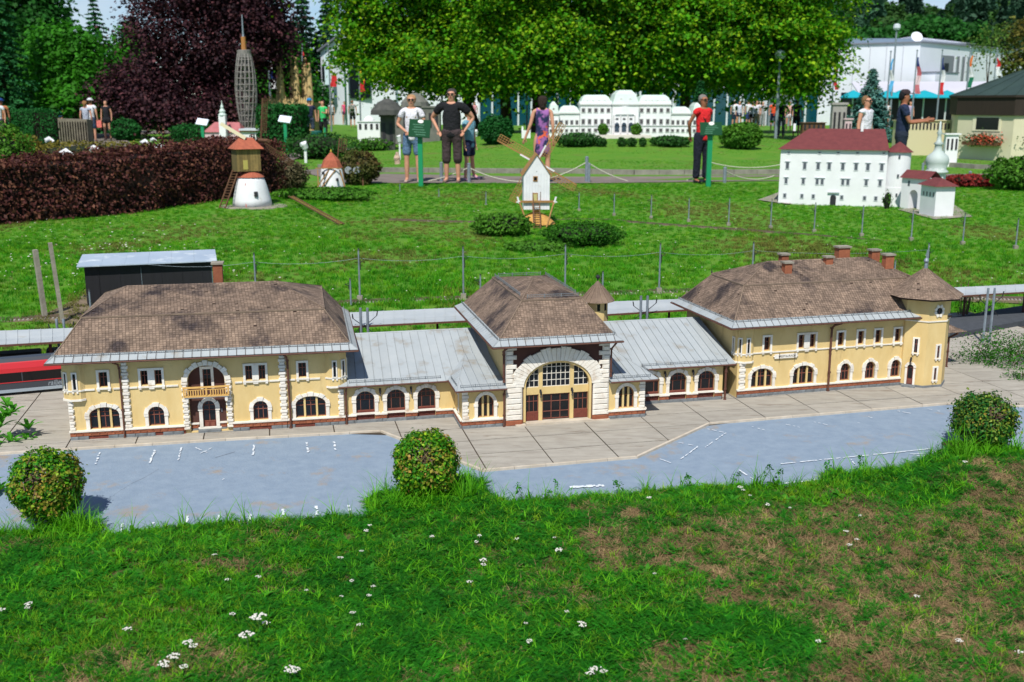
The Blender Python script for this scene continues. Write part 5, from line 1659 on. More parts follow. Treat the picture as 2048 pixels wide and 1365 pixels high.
# tall weeds standing up against the car park
def weed(px, py, h, label):
    g = G(px, py, .0); t = thing('tall_weed', label, 'weed', T(g.x, g.y, lawn_z(g.x, g.y)), 'tall weeds at the lawn edge')
    mb = MB(); top = Vector((random.uniform(-.02,.02), 0, h)); mb.tube([(0,0,0), top*.5+Vector((.006,0,0)), top], [.0018,.0014,.0008], 5)
    lf = []; 
    for k in range(7):
        f = .2+.12*k; p = top*f; a = random.uniform(0,6.28); e = p+Vector((math.cos(a)*.025*(1.2-f), math.sin(a)*.02, .012)); mb.bar(p, e, .001)
        lf.append(e)
    obj('stem', mb, M_STEM, t)
    C = np.repeat(np.array([tuple(e) for e in lf]+[tuple(top)]*2), 5, 0)+rng.normal(size=(len(lf)*5+10,3))*.005
    obj('foliage', leaf_mesh('foliage', C, .010*(.6+rng.random(len(C))), rng.normal(size=C.shape)+np.array([0,-.5,.5]), .5), G3, t)
for i, (x, y, h) in enumerate([(1540,975,.10),(1560,972,.075),(1652,965,.09),(1712,955,.10),(1105,1000,.085),(1045,1002,.07),(1875,925,.09),(1375,980,.06),(1470,972,.06),(1240,990,.06)]):
    weed(x, y, h, ['tall weed with a pale flower, left of the pair before the right car park','shorter weed beside the tall one before the right car park','dark leafy weed at the lawn edge below the striped paint','leaning weed with grey flower at the lawn edge','upright weed right of the white dash on the car park','thin dark stalk right of the middle bush','weed just left of the right bush','small weed below the plaza corner','thin weed left of the pair at the lawn edge','small weed below the short white dash'][i])

# clipped bushes on the car park
B1 = leafmat('box_leaf', (70,144,22), (36,108,20), .32, .45, 6, c3=(140,170,34), rough=.4)
B2 = leafmat('box_leaf_dark', (40,106,34), (26,80,30), .25, .4, 6, c3=(130,150,50), rough=.4)
B3 = leafmat('yellowed_box_leaf', (138,146,40), (104,124,34), .25, .35, 8, c3=(170,132,66), rough=.4)
M_TWIG = mat('dry_twig', srgb(130,108,88), srgb(96,76,60), scale=50, rough=1)
def bush(px, py, wpx, hpx, label, leafm, leafm2, f2=.3, seed=1, ragged=0.0, ls=.0155, n=5600):
    """px,py: pixel of the trunk foot"""
    r = np.random.default_rng(seed)
    b = G(px, py, 0); sc = b.length/FPX
    o = thing('box_bush', label, 'bush', T(*b), 'clipped bushes on the car park')
    wpx *= .86; hpx *= .92; rx, rz = wpx*sc/2, hpx*sc/2; cz = hpx*sc*.56
    d = unit(n, r)
    # squarish ball
    p = 2.3; k = (np.abs(d)**p).sum(1)**(-1/p); d2 = d*k[:, None]
    rad = (1-.30*r.random(n)**2.2)*(1+.05*r.normal(size=n)+.16*np.array([mnoise.noise(Vector(q)*2.3+Vector((seed,0,0))) for q in d]))+(r.random(n) < .012)*.16 + ragged*np.maximum(0, r.normal(size=n))*.12
    C = d2*rad[:, None]*np.array([rx, rx, rz])+np.array([0,0,cz])
    keep = ~((C[:,2] < cz-rz*.75) & (r.random(n) < .5))
    C = C[keep]; N = d[keep]+r.normal(size=(len(C),3))*.55+np.array([0,0,.35])
    # a bald twiggy patch near the top
    bald = np.linalg.norm((C-np.array([rx*.05,-rx*.75,cz+rz*.55]))/rx, axis=1) < .33
    w = r.random(len(C)); noise_ = np.array([mnoise.noise(Vector(c)*14) for c in C])
    side = (noise_+.35*C[:,0]/rx > .12) & (w < f2*2.2)
    S_ = ls*(.6+.8*r.random(len(C)))
    ok = ~(bald & (r.random(len(C)) < .75))
    obj('foliage', leaf_mesh('foliage', C[ok & ~side], S_[ok & ~side], N[ok & ~side], .62, r), leafm, o)
    obj('yellow_foliage', leaf_mesh('foliage', C[ok & side], S_[ok & side], N[ok & side], .62, r), leafm2, o)
    mb = MB(); mb.tube([(0,0,-.01),(.004,0,cz*.4),(0,0,cz)], [.012,.010,.006], 6)
    for k in range(90):
        dd = unit(1, r)[0]; q = (np.abs(dd)**p).sum()**(-1/p)
        e = Vector(dd*q*np.array([rx,rx,rz])*.86)+Vector((0,0,cz)); mb.bar((0,0,cz*r.uniform(.5,.9)), e, .0028)
    for k in range(60):
        e = Vector((rx*.05,-rx*.78,cz+rz*.55))+Vector(r.normal(size=3)*rx*.17); mb.bar(e, e+Vector(r.normal(size=3)*rx*.12), .0018)
    obj('branch', mb, M_TWIG, o)
    return o
bush(100,1042,146,142, 'round box bush with brown patch at the far left of the car park', B1, B3, .22, 3, n=9800)
bush(852,992,150,142, 'round box bush with a bare twiggy crown in the middle of the car park', B1, B3, .22, 4, n=9800)
bush(1962,893,118,98, 'ragged dark green bush on the right side of the car park', B2, B3, .06, 5, ragged=1.0, n=9800)
mb = MB(); g = G(1915,889,-.003); mb.lathe([(.075,0),(.06,.001)], (0,0,0), 14, sy=.8); obj('soil_patch', mb, plain('dark_soil',(52,34,26),1), None, T(*g), kind='structure', label='dark soil hole under the right bush', cat='soil')
# lush tufts round the bush feet and at the left edge
P_, R_, S_, I_ = [], [], [], []
for cx_, cy_, rx_, ry_, n, s0 in [(150,1060,60,18,70,1.3),(100,1075,90,14,90,1.0),(780,1010,45,22,150,1.15),(930,985,45,30,150,1.2),(850,1010,90,18,180,1.0),(1960,915,90,16,150,1.3),(1900,930,60,12,70,1.2),(1720,955,90,12,110,1.1),(28,1078,40,10,40,.8)]:
    for k in range(n):
        a = rr.uniform(0,6.28); q = math.sqrt(rr.random()); g = G(cx_+rx_*q*math.cos(a), cy_+ry_*q*math.sin(a), 0)
        P_.append((g.x, g.y, max(-.005, lawn_z(g.x, g.y)-.004))); R_.append((rr.uniform(-.25,.25), rr.uniform(-.25,.25), rr.uniform(0,6.28))); S_.append(s0*rr.uniform(.7,1.3)); I_.append(rr.choice(KT+KB+KB+KR+KF+KG))
gn_scatter('edge_grass', P_, R_, S_, I_, [p.copy() for p in PRF], 'lush bright grass tufts round the bush feet', 'grass')
L1 = leafmat('lush_leaf', (92,168,40), (64,140,34), .4, .3, 4)
def leafy(px, py, wpx, hpx, label, lm, n=60, ll=.09, lw=.018, name='leafy_plant', group=None, z=None):
    g = G(px, py, 0); sc = g.length/FPX; o = thing(name, label, 'plant', T(g.x, g.y, height(g.x, g.y) if z is None else z), group)
    for k in range(max(3, n//10)):
        q = rosette(8, ll, lw, lm, el=1.0); me = q.data; bpy.data.objects.remove(q)
        obj('leaf_cluster', me, lm, o, T(random.uniform(-.5,.5)*wpx*sc, random.uniform(-.25,.25)*wpx*sc, random.uniform(0,.65)*hpx*sc))
    return o
leafy(20,880,75,120, 'bright green leafy plant at the left edge beside the slabs', L1, 130, .10, .02)
leafy(-8,985,30,60, 'few long green leaves poking in at the far left edge', L1, 30, .10, .016)
W1 = leafmat('weed_leaf', (60,124,24), (40,92,20), .3, .4, 5)
def scrub(px, py, wpx, hpx, label, lm, n=900, ls=.02, name='weed_patch', cat='shrub', group=None, base_z=None, kind=None, D=None, seed=3):
    r = np.random.default_rng(seed+abs(int(px)))
    g = GT(px, py) if D is None else AT(px, py, D); sc = (g-Vector((0,0,CAMZ))).length/FPX
    o = thing(name, label, cat, T(*g), group)
    rx, rz = wpx*sc/2, hpx*sc
    d = unit(n, r); d[:,2] = np.abs(d[:,2]); rad = (.45+.6*r.random(n)); bump = np.array([1+.35*mnoise.noise(Vector(q)*2.2+Vector((px,0,0))) for q in d])
    C = d*(rad*bump)[:, None]*np.array([rx, rx*.7, rz])
    obj('foliage', leaf_mesh('foliage', C, ls*(.6+.9*r.random(n)), d*.4+r.normal(size=(n,3))*.6+np.array([0,0,.4]), .5, r), lm, o)
    mb = MB()
    for k in range(14): q = C[r.integers(n)]; mb.bar((q[0]*.3,q[1]*.3,-.02), tuple(q*.9), sc*1.2)
    obj('stem', mb, M_TWIG, o)
    return o
scrub(2010,738,190,70, 'wild weedy shrub growing over the slabs at the right edge', W1, 5200, .014)
scrub(2048,772,90,34, 'small green weed patch at the right edge of the slabs', W1, 900, .013)
scrub(1930,640,60,90, 'thin straggly weed in front of the right hand tracks', W1, 260, .018)

# ------------------------------------------------------------------ the meadow behind the station
random.seed(21)
MG1 = leafmat('meadow_blade', (72,154,16), (48,128,12), .36, .35, 1.2, c3=(118,168,28), rnd='object')
MG2 = leafmat('meadow_dry', (122,122,56), (92,104,40), .3, .35, 1.2, rnd='object')
PM = [tuft(22,.062,.006,.05,.7,MG1,seg=2) for _ in range(5)] + [tuft(20,.055,.0055,.05,.9,MG2,seg=2,name='zdry') for _ in range(3)]
PM.sort(key=lambda o: o.name)
P_, R_, S_, I_ = [], [], [], []
def on_hard(x, y):
    p = F_H.inverted() @ Vector((x, y, 0))
    return (-3.6 < p.x < 4.3 and p.y < 2.15) or (p.y < 1.0 and p.x < 4.3)
cnt = 0
while cnt < 84000:
    y = 6.0+(16.5*rr.random()**.85 if cnt < 52000 else 18+22*rr.random()); half = y*.52+.5; x = rr.uniform(-half, half); cnt += 1
    if on_hard(x, y) or 21.3 < y < 24.6: continue
    d = mnoise.fractal(Vector((x*.5, y*.35, 1.0)), .9, 2.1, 3) + .35*math.exp(-(((x+2.6)/1.6)**2+((y-13.5)/2.2)**2))
    k = rr.randint(5,7) if d+rr.uniform(-.25,.25) > .28 else rr.randint(0,4)
    tall = mnoise.noise(Vector((x*.8,y*.6,5)))
    P_.append((x, y, height(x, y)-.004)); R_.append((rr.uniform(-.15,.15), rr.uniform(-.15,.15), rr.uniform(0,6.28))); S_.append((.55+.45*max(0,tall)+rr.uniform(0,.35))*(1 if y < 12 else .8 if y < 23.5 else .55)); I_.append(k)
gn_scatter('meadow_grass', P_, R_, S_, I_, PM, 'green meadow grass with dry patches behind the station', 'grass')
# tiny white and brown flower specks in the meadow
P_, R_, S_, I_ = [], [], [], []
fl = MB(); fl.lathe([(.002,.0),(.010,.002),(.009,.004),(.002,.006)], (0,0,.05), 6); me = fl.mesh('fl'); me.materials.append(M_PETAL); f1 = bpy.data.objects.new('aflower', me)
fl = MB(); fl.lathe([(.002,.0),(.006,.004),(.002,.012)], (0,0,.06), 6); me = fl.mesh('fl'); me.materials.append(plain('seed_head',(150,128,96),.9)); f2 = bpy.data.objects.new('bflower', me)
for k in range(900):
    if k < 240: x, y = rr.gauss(260, 150), rr.gauss(520, 40)
    else: x, y = rr.uniform(0,2048), rr.uniform(375,610)
    g = GT(x, max(y, 372))
    if on_hard(g.x, g.y): continue
    P_.append((g.x, g.y, height(g.x, g.y))); R_.append((0,0,0)); S_.append(rr.uniform(.5,1.3)*(.7 if k > 240 else 1)); I_.append(0 if rr.random() < .6 else 1)
gn_scatter('meadow_flowers', P_, R_, S_, I_, [f1, f2], 'small white and brownish flower heads scattered through the meadow', 'flowers')
# ------------------------------------------------------------------ park paths, fences, mills and the model castle
M_PATH = mat('path_asphalt', srgb(128,118,112), srgb(108,100,94), scale=3, rough=.95, bump=.3, bscale=60)
M_CURB = mat('path_kerb', srgb(150,146,136), srgb(118,114,106), scale=5, rough=.95, bump=.4, bscale=40)
def sheet(name, px, dz, mt, label, cat='path', kind='structure', sub=6):
    P = [G(x, y, 0) for x, y in px]
    tris = geometry.tessellate_polygon([[Vector((p.x, p.y, 0)) for p in P]])
    bm_ = bmesh.new(); vs = [bm_.verts.new(p) for p in P]
    for t in tris:
        try: bm_.faces.new([vs[i] for i in t])
        except ValueError: pass
    for _ in range(sub//2): bmesh.ops.subdivide_edges(bm_, edges=[e for e in bm_.edges if e.calc_length() > .8], cuts=1, use_grid_fill=False)
    for v in bm_.verts: v.co.z = (height(v.co.x, v.co.y) if v.co.y < 60 else 0)+dz
    me = bpy.data.meshes.new(name); bm_.to_mesh(me); bm_.free(); me.materials.append(mt)
    o = bpy.data.objects.new(name, me); COL.objects.link(o)
    return tag(o, label, cat, None, kind)
sheet('path', [(690,368),(1180,367),(1560,364),(2100,356),(2100,346),(1560,354),(1270,355),(1100,352),(770,351),(705,357),(640,340),(590,345)], .012, M_PATH, 'grey asphalt visitor path behind the meadow')
sheet('path', [(560,330),(620,312),(700,302),(800,292),(960,283),(980,280),(830,286),(700,296),(600,306),(560,315)], .03, M_PATH, 'narrow grey path curving past the flower beds', )
sheet('path', [(120,318),(360,322),(345,305),(265,290),(235,272),(330,268),(420,270),(420,264),(280,262),(180,270),(150,285)], .03, M_PATH, 'grey path behind the purple hedge on the left')
cp = [GT(x, y) for x, y in [(690,352),(760,349),(900,349),(1040,351),(1120,348)]]
def kerbline(px, label):
    P = [GT(x, y) for x, y in px]; r = thing('path_kerb', label, 'kerb', T(*P[0])); r['kind'] = 'structure'
    for a, b in zip(P, P[1:]):
        n = max(1, round((b-a).length/.55))
        for k in range(n):
            p, q = a.lerp(b, k/n), a.lerp(b, (k+.985)/n)
            mb = MB(); mb.bar(p-P[0]+Vector((0,0,.03)), q-P[0]+Vector((0,0,.03)), .12, .16); obj('kerb_stone', mb, M_CURB, r)
kerbline([(640,338),(700,346),(770,345),(900,346),(1040,347),(1105,346)], 'stone kerb on the far side of the path behind the couple')
kerbline([(1105,346),(1270,350),(1420,350),(1560,349)], 'stone kerb on the far side of the path below the palace')
kerbline([(1850,330),(1950,338),(2060,342)], 'stone kerb below the kiosk at the right')
# rope fences
M_ROPE = mat('pale_rope', srgb(188,188,170), rough=.9)
posts = {}
def fpost(px, py, tp, label, w=.07):
    g = GT(px, py); h = (py-tp)*g.length/FPX
    t = thing('fence_post', label, 'post', T(*g), 'grey rope fence posts')
    mb = MB(); mb.tube([(0,0,-.1),(0,0,h)], [w*.5,w*.5], 8); obj('tube', mb, M_GALV, t)
    obj('cap', MB().lathe([(w*.55,0),(w*.5,.02),(.005,.03)], (0,0,h), 8), M_GALV, t)
    return g+Vector((0,0,h*.82))
a = fpost(883,364,328, 'fence post right of the man in black'); b = fpost(938,366,330, 'fence post in front of the walking child'); 
c = fpost(1173,365,317, 'taller fence post right of the white post mill'); c2 = fpost(1178,366,330, 'shorter fence post leaning on the taller one', .05)
d = fpost(1449,366,338, 'fence post right of the woman in red'); e = fpost(1845,345,330, 'fence post behind the onion dome', .06); f = fpost(1938,372,348, 'fence post below the kiosk', .06)
def rope(p, q, sag, label):
    mb = MB(); pts = []
    for k in range(13):
        t = k/12; m = p.lerp(q, t); m.z -= sag*4*t*(1-t); pts.append(m)
    mb.tube(pts, .012, 5); obj('rope', mb, M_ROPE, label=label, cat='rope')
rope(AT(690,340,22.5), b, .30, 'pale sagging rope left of the walking child')
rope(b, c, .34, 'pale sagging rope behind the white post mill')
rope(c, AT(1415,345,22.2), .36, 'pale sagging rope from the tall post to the green sign')
rope(d, AT(1548,352,22.6), .12, 'short rope from the post to the castle')
rope(AT(1420,325,26), AT(1560,330,26), .1, 'second rope fence on the lawn behind the castle')

# ---- mills
M_MWHITE = mat('mill_white', srgb(228,230,232), srgb(214,216,218), scale=8, rough=.85, stain=srgb(176,160,140), sscale=6, spos=.62, swid=.2)
M_MWOOD = mat('mill_wood', srgb(168,128,78), srgb(140,104,62), scale=30, rough=.85)
M_MWOODD = mat('mill_dark_wood', srgb(110,78,54), srgb(88,62,44), scale=30, rough=.85)
M_THATCH = mat('mill_thatch', srgb(206,160,88), srgb(176,132,70), scale=30, rough=1, bump=.5, bscale=60)
M_MTILE = mat('mill_red_shingle', srgb(176,98,72), srgb(150,82,62), scale=18, rough=.9, bump=.5, bscale=60)
def lattice_sail(L_, w, mt, mt2, white=True, x0=.12):
    """one sail along +x, lattice on the -z side"""
    mb = MB()
    mb.bar((0,0,0),(L_,0,0),.018,.02)
    for k in range(3):
        z = -w*(k+1)/3
        mb.bar((x0,0,z),(L_,0,z),.008,.008)
    n = int((L_-x0)/.034)
    for k in range(n+1):
        x = x0+(L_-x0)*k/n; mb.bar((x,0,0),(x,0,-w),.007,.006)
    return mb
def sails(parent, M, L_, w, angs, mt):
    for a in angs:
        s = obj('sail', lattice_sail(L_, w, None, None), mt, parent, M @ Ry(-a))
        obj('white_stock', MB().box(.06, L_*.42, -.012, -.0101+.0, .002, .024), M_MWHITE, s)
    mb = MB(); mb.tube([(0,-.02,0),(0,.25,0)], [.035,.03], 8); obj('axle', mb, M_MWOODD, parent, M)
# white post mill
g = GT(1073, 452); FM1 = T(*g) @ Rz(2)
ml = thing('post_mill', 'white wooden post mill with four brown lattice sails on the meadow', 'windmill', FM1)
s_ = .0068
body = MB(); hw_ = .172
body.prism([(-hw_,.215),(hw_,.215),(hw_,.70),(0,.935),(-hw_,.70)], 0, .42)
bo = obj('body', body, M_MWHITE, ml)
for k in range(1, 9): obj('board_joint', MB().box(-hw_+2*hw_*k/9-.0012, -hw_+2*hw_*k/9+.0012, -.0012, -.0002, .217, .69), plain('joint_grey',(186,188,192),.9), bo)
for s in (-1, 1):
    mb = MB(); mb.hexa([(s*.012*0,-.02,.950),(s*(hw_+.03),-.02,.665),(s*(hw_+.03),.44,.665),(0,.44,.950),(0,-.02,.935),(s*(hw_+.014),-.02,.66),(s*(hw_+.014),.44,.66),(0,.44,.935)]); obj('roof_slope', mb, M_MWOOD, ml)
q = MB(); q.box(-.062,-.002,-.008,-.0003,.585,.655); wo = obj('window', q, M_MWOOD, ml, T(.014,0,0)); obj('pane', MB().box(-.050,-.014,-.0095,-.0081,.598,.643), M_GLASS, wo)
q = MB(); q.box(-.035,.035,-.009,-.0003,.33,.435); dd = obj('door', q, M_MWOOD, ml, T(-.02,0,0)); obj('door_leaf', MB().box(-.024,.024,-.0105,-.0091,.33,.42), plain('pale_green_door',(186,180,120),.8), dd)
obj('round_hole', MB().box(-.006,.004,-.003,-.0003,.712,.720), M_DARKMET, ml)
st_ = MB(); st_.bar((-.045,-.005,.33),(-.045,-.34,.0),.012); st_.bar((.045,-.005,.33),(.045,-.34,.0),.012)
so_ = obj('stair', st_, M_MWOODD, ml, T(-.01,0,0))
for k in range(11): obj('tread', MB().box(-.045,.045,-.335+.031*k,-.315+.031*k,.012+.0292*k,.018+.0292*k), M_MWOODD, so_)
rl_ = MB(); rl_.bar((-.05,-.34,.0),(-.05,-.34,.12),.008); rl_.bar((-.05,-.34,.12),(-.05,0,.44),.008); rl_.bar((.05,0,.34),(.05,0,.45),.008); obj('stair_rail', rl_, M_MWOODD, ml)
bm1 = MB(); bm1.bar((-.235,-.02,.322),(.235,-.02,.322),.022,.028); obj('cross_beam', bm1, M_MWOOD, ml)
for s in (-1, 1):
    mb = MB(); mb.bar((s*.235,-.02,.33),(s*.11,-.25,-.02),.016); obj('brace', mb, M_MWOOD, ml)
    mb = MB(); mb.bar((s*.23,-.025,.30),(s*.255,-.025,.385),.022); mb.bar((s*.22,-.03,.325),(s*.27,-.03,.315),.014); obj('beam_end', mb, M_MWHITE, ml)
mb = MB(); mb.lathe([(.262,.02),(.245,.038),(.15,.125),(.05,.17),(.03,.215)], (0,.12,0), 20); obj('base_roof', mb, M_THATCH, ml)
mb = MB(); mb.lathe([(.235,-.1),(.235,.03)], (0,.12,0), 20); obj('base', mb, M_CONC, ml)
sails(ml, T(.035,.50,.80), .62, .095, (28,118,208,298) if False else (-29, 61, 151, 241), M_MWOOD)

# tall mill on its round slab
g = GT(505, 412); FM2 = T(*g) @ Rz(0); k_ = g.length/FPX
m2_ = thing('tower_mill', 'windmill of a brown wooden box on a white round base with a leaning ladder', 'windmill', FM2)
U = lambda px, py: ((px-505)*k_, (410-py)*k_)
mb = MB(); mb.lathe([(.30,0),(.285,.10),(.245,.27),(.205,.40),(.175,.445)], (0,0,0), 24); obj('white_base', mb, M_MWHITE, m2_, smooth=True)
obj('red_stripe', MB().hexa([(-.03,-.302,.0),(-.012,-.302,.0),(-.012,-.28,.0),(-.03,-.28,.0),(-.045,-.215,.36),(-.032,-.215,.36),(-.032,-.20,.36),(-.045,-.20,.36)]), plain('faded_red',(176,110,104),.9), m2_)
obj('small_window', MB().box(.10,.145,-.27,-.22,.16,.235), M_DARKMET, m2_)
mb = MB(); mb.lathe([(.205,.44),(.17,.475),(.10,.52),(.03,.53)], (0,0,0), 16); obj('skirt_roof', mb, M_THATCH if False else M_MTILE, m2_)
FB = T(-.04,0,0) @ Rz(28)
obj('box', MB().box(-.19,.17,-.13,.20,.53,.88), mat('mossy_mill_boards', srgb(122,106,66), srgb(96,88,52), scale=10, rough=.95, stretch=(8,8,.7)), m2_, FB)
for k in range(9): obj('board', MB().box(-.188+.04*k,-.151+.04*k,-.134,-.1302,.532,.878), mat('mill_board', srgb(140,118,72), srgb(116,100,62), scale=14, rough=.95, rnd='object') if k == 0 else bpy.data.materials['mill_board'], m2_, FB)
obj('yellow_door', MB().box(-.10,-.03,-.139,-.1342,.56,.70), plain('faded_yellow_door',(178,166,90),.9), m2_, FB)
mb = MB(); A = [(-.23,-.18,.865),(.22,-.18,.865),(.22,.25,.865),(-.23,.25,.865)]; t0, t1 = (-.10,.04,1.03), (.10,.04,1.03)
mb.face([A[0],A[1],t1,t0]); mb.face([A[1],A[2],t1]); mb.face([A[2],A[3],t0,t1]); mb.face([A[3],A[0],t0]); mb.face(A[::-1]); obj('roof', mb, M_MTILE, m2_, FB)
mb = MB(); mb.bar((-.05,0,1.02),(-.40,-.05,1.24),.05,.05); obj('white_beam', mb, plain('cream_beam',(226,216,182),.8), m2_)
for s in (-1, 1):
    mb = MB(); mb.bar((-.20+s*.045,-.10,.55),(-.36+s*.045,-.40,.0),.016); obj('ladder_rail', mb, M_MWOODD, m2_)
for k in range(14):
    t = (k+.5)/14; mb = MB(); p = Vector((-.20,-.10,.55)).lerp(Vector((-.36,-.40,.0)), t); mb.bar(p-Vector((.045,0,0)), p+Vector((.045,0,0)), .010); obj('rung', mb, M_MWOODD, m2_)
SM = T(.12,.26,.98) @ Rz(40)
for a in (84, -32): obj('sail', lattice_sail(.64, .085, None, None), M_MWOODD, m2_, SM @ Ry(-a))
mb = MB(); mb.tube([(0,.05,0),(0,-.25,0)], .03, 8); obj('axle', mb, M_MWOODD, m2_, SM)
sl_ = MB(); sl_.lathe([(.52,-.12),(.52,.0),(.50,.015)], (.02,.0,-.01), 26, sy=.8); obj('stone_slab', sl_, M_CONC, None, FM2, kind=None, label='round concrete slab under the brown box windmill', cat='slab')
tp_ = thing('tail_ladder', 'long wooden ladder pole lying in the grass right of the brown mill', 'ladder', T(*GT(582,408)))
a0 = GT(582,406); b0 = GT(682,450); dv = b0-a0; nn_ = Vector((-dv.y, dv.x, 0)).normalized()*.035
mb = MB()
for s in (-1, 1): mb.bar(nn_*s+Vector((0,0,.12)), dv+nn_*s+Vector((0,0,.03)), .014)
obj('pole', mb, M_MWOODD, tp_)
for k in range(26): mb = MB(); p = dv*((k+.5)/26)+Vector((0,0,.12-.09*(k+.5)/26)); mb.bar(p-nn_, p+nn_, .010); obj('rung', mb, M_MWOOD, tp_)

# small third mill
g = GT(665, 385); FM3 = T(*g); m3 = thing('cap_mill', 'small white cone windmill with red pointed cap and wooden braces', 'windmill', FM3)
mb = MB(); mb.lathe([(.27,-.05),(.235,.15),(.19,.42),(.175,.45)], (0,0,0), 20); obj('white_base', mb, M_MWHITE, m3, smooth=True)
mb = MB(); mb.lathe([(.20,.45),(.15,.58),(.06,.68),(.01,.73)], (0,0,0), 8); obj('cap', mb, M_MTILE, m3)
mb = MB(); mb.lathe([(.01,.72),(.018,.74),(.004,.78)], (0,0,0), 8); obj('finial', mb, plain('brass',(190,160,60),.4), m3)
mb = MB()
for p, q in (((-.22,-.2,.42),(-.20,-.3,.0)),((.10,-.18,.42),(-.22,-.3,.02)),((-.02,-.19,.42),(-.23,-.3,.1)),((.17,-.15,.42),(.30,-.25,.0)),((-.26,-.2,.45),(.2,-.2,.45))): mb.bar(p, q, .018)
obj('brace', mb, M_MWOOD, m3)
obj('sail', lattice_sail(.36, .14, None, None), M_MWOODD, m3, T(.10,.1,.62) @ Ry(-82))
for x, z in ((-.12,.34),(.13,.22),(-.11,.14),(.17,.05)): obj('small_window', MB().box(x-.015,x+.015,-.26,-.16,z,z+.05), M_DARKMET, m3)
dl = thing('floodlight_pair', 'two round floodlights on a bar right of the small mill', 'floodlight', T(*GT(708,372)))
mb = MB(); mb.bar((-.22,0,.42),(.20,0,.42),.03,.08); mb.bar((-.2,0,-.05),(-.2,0,.42),.03); mb.bar((.18,0,-.05),(.18,0,.42),.03); obj('frame', mb, M_MWOODD, dl)
for x in (-.09, .07): mb = MB(); mb.prism([(x+.072*math.cos(t*math.pi/8), .31+.072*math.sin(t*math.pi/8)) for t in range(16)], -.07, .02); obj('lamp_head', mb, plain('floodlight_glass',(196,200,206),.15,metal=.5), dl)

# ---- white castle
FC, LC = frame_px((1556,405), (1768,411))
M_CW = mat('castle_white', srgb(232,234,236), srgb(222,224,226), scale=4, rough=.85)
M_CR = mat('castle_red_roof', srgb(116,58,58), srgb(98,48,50), scale=14, rough=.9, bump=.4, bscale=50)
M_CG = mat('castle_window_grey', srgb(84,90,98), rough=.3)
cs = thing('castle', 'white four storey model castle with dark red hipped roof and round corner tower', 'castle', FC)
k_ = FC.translation.length/FPX; HC = .86
obj('wall', MB().box(0, LC, 0, 1.0, -.1, HC), M_CW, cs)
mb = MB(); A = [(-.05,-.05,HC),(LC+.02,-.05,HC),(LC+.02,1.05,HC),(-.05,1.05,HC)]; r0, r1 = (.40,.55,HC+.32), (LC-.06,.55,HC+.32)
mb.face([A[0],A[1],r1,r0]); mb.face([A[1],A[2],r1]); mb.face([A[2],A[3],r0,r1]); mb.face([A[3],A[0],r0]); mb.face(A[::-1]); obj('roof', mb, M_CR, cs)
def cwin(px, py, w, h, hood=True):
    x = (px-1556)*LC/212; z = (405+(px-1556)*.028-py)*k_
    f = MB(); f.box(x-w/2-.012, x+w/2+.012, -.008, -.0004, z-h/2-.012, z+h/2+.012); o = obj('window', f, plain('castle_trim',(196,200,206),.8), cs)
    obj('pane', MB().box(x-w/2, x+w/2, -.0095, -.0081, z-h/2, z+h/2), M_CG, o)
    if hood: obj('hood', MB().box(x-w/2-.02, x+w/2+.02, -.018, -.0005, z+h/2+.013, z+h/2+.022), plain('castle_trim',(196,200,206),.8), o)
for px in (1571,1606,1633,1655,1682,1708,1731,1758): cwin(px, 335+(px-1571)*.03, .045, .10)
for px in (1570,1605,1633,1643,1684,1694,1730,1757): cwin(px, 364+(px-1571)*.03, .04, .085)
for px in (1569,1604,1627,1684,1729,1751): cwin(px, 392+(px-1571)*.035, .04, .06, False)
for px in (1572,1634,1671,1709,1760): cwin(px, 311+(px-1571)*.02, .03, .02, False)
x = (1667-1556)*LC/212; mb = MB(); mb.prism([(x-.045,-.05),(x+.045,-.05),(x+.045,.10)]+[(x+.045*math.cos(t*math.pi/8),.10+.045*math.sin(t*math.pi/8)) for t in range(9)], -.012, -.0004); obj('gate', mb, M_DARKMET, cs)
obj('gate_hood', MB().box(x-.09,x+.09,-.03,-.0004,.175,.195), plain('castle_trim',(196,200,206),.8), cs)
tr_ = .19; tcx = LC+.17
mb = MB(); mb.lathe([(tr_,-.1),(tr_,.28),(tr_-.004,.285),(tr_-.004,HC-.02)], (tcx,.22,0), 28); obj('round_tower', mb, M_CW, cs, smooth=False)
mb = MB(); mb.lathe([(tr_+.03,HC-.03),(tr_*.5,HC+.07),(.01,HC+.13)], (tcx,.22,0), 28); obj('tower_roof', mb, M_CR, cs)
for z in (.74,.44,.14): obj('slit_window', MB().box(tcx-.01,tcx+.02,.02,.04,z,z+.05), M_CG, cs)
mb = MB(); mb.box(0,.03,-.03,-.0004,0,HC*.98); 
for px, h in ((1575,.12),(1712,.14)): x = (px-1556)*LC/212; obj('chimney', MB().box(x,x+.04,.45,.49,HC+.28,HC+.28+h), M_CW, cs)
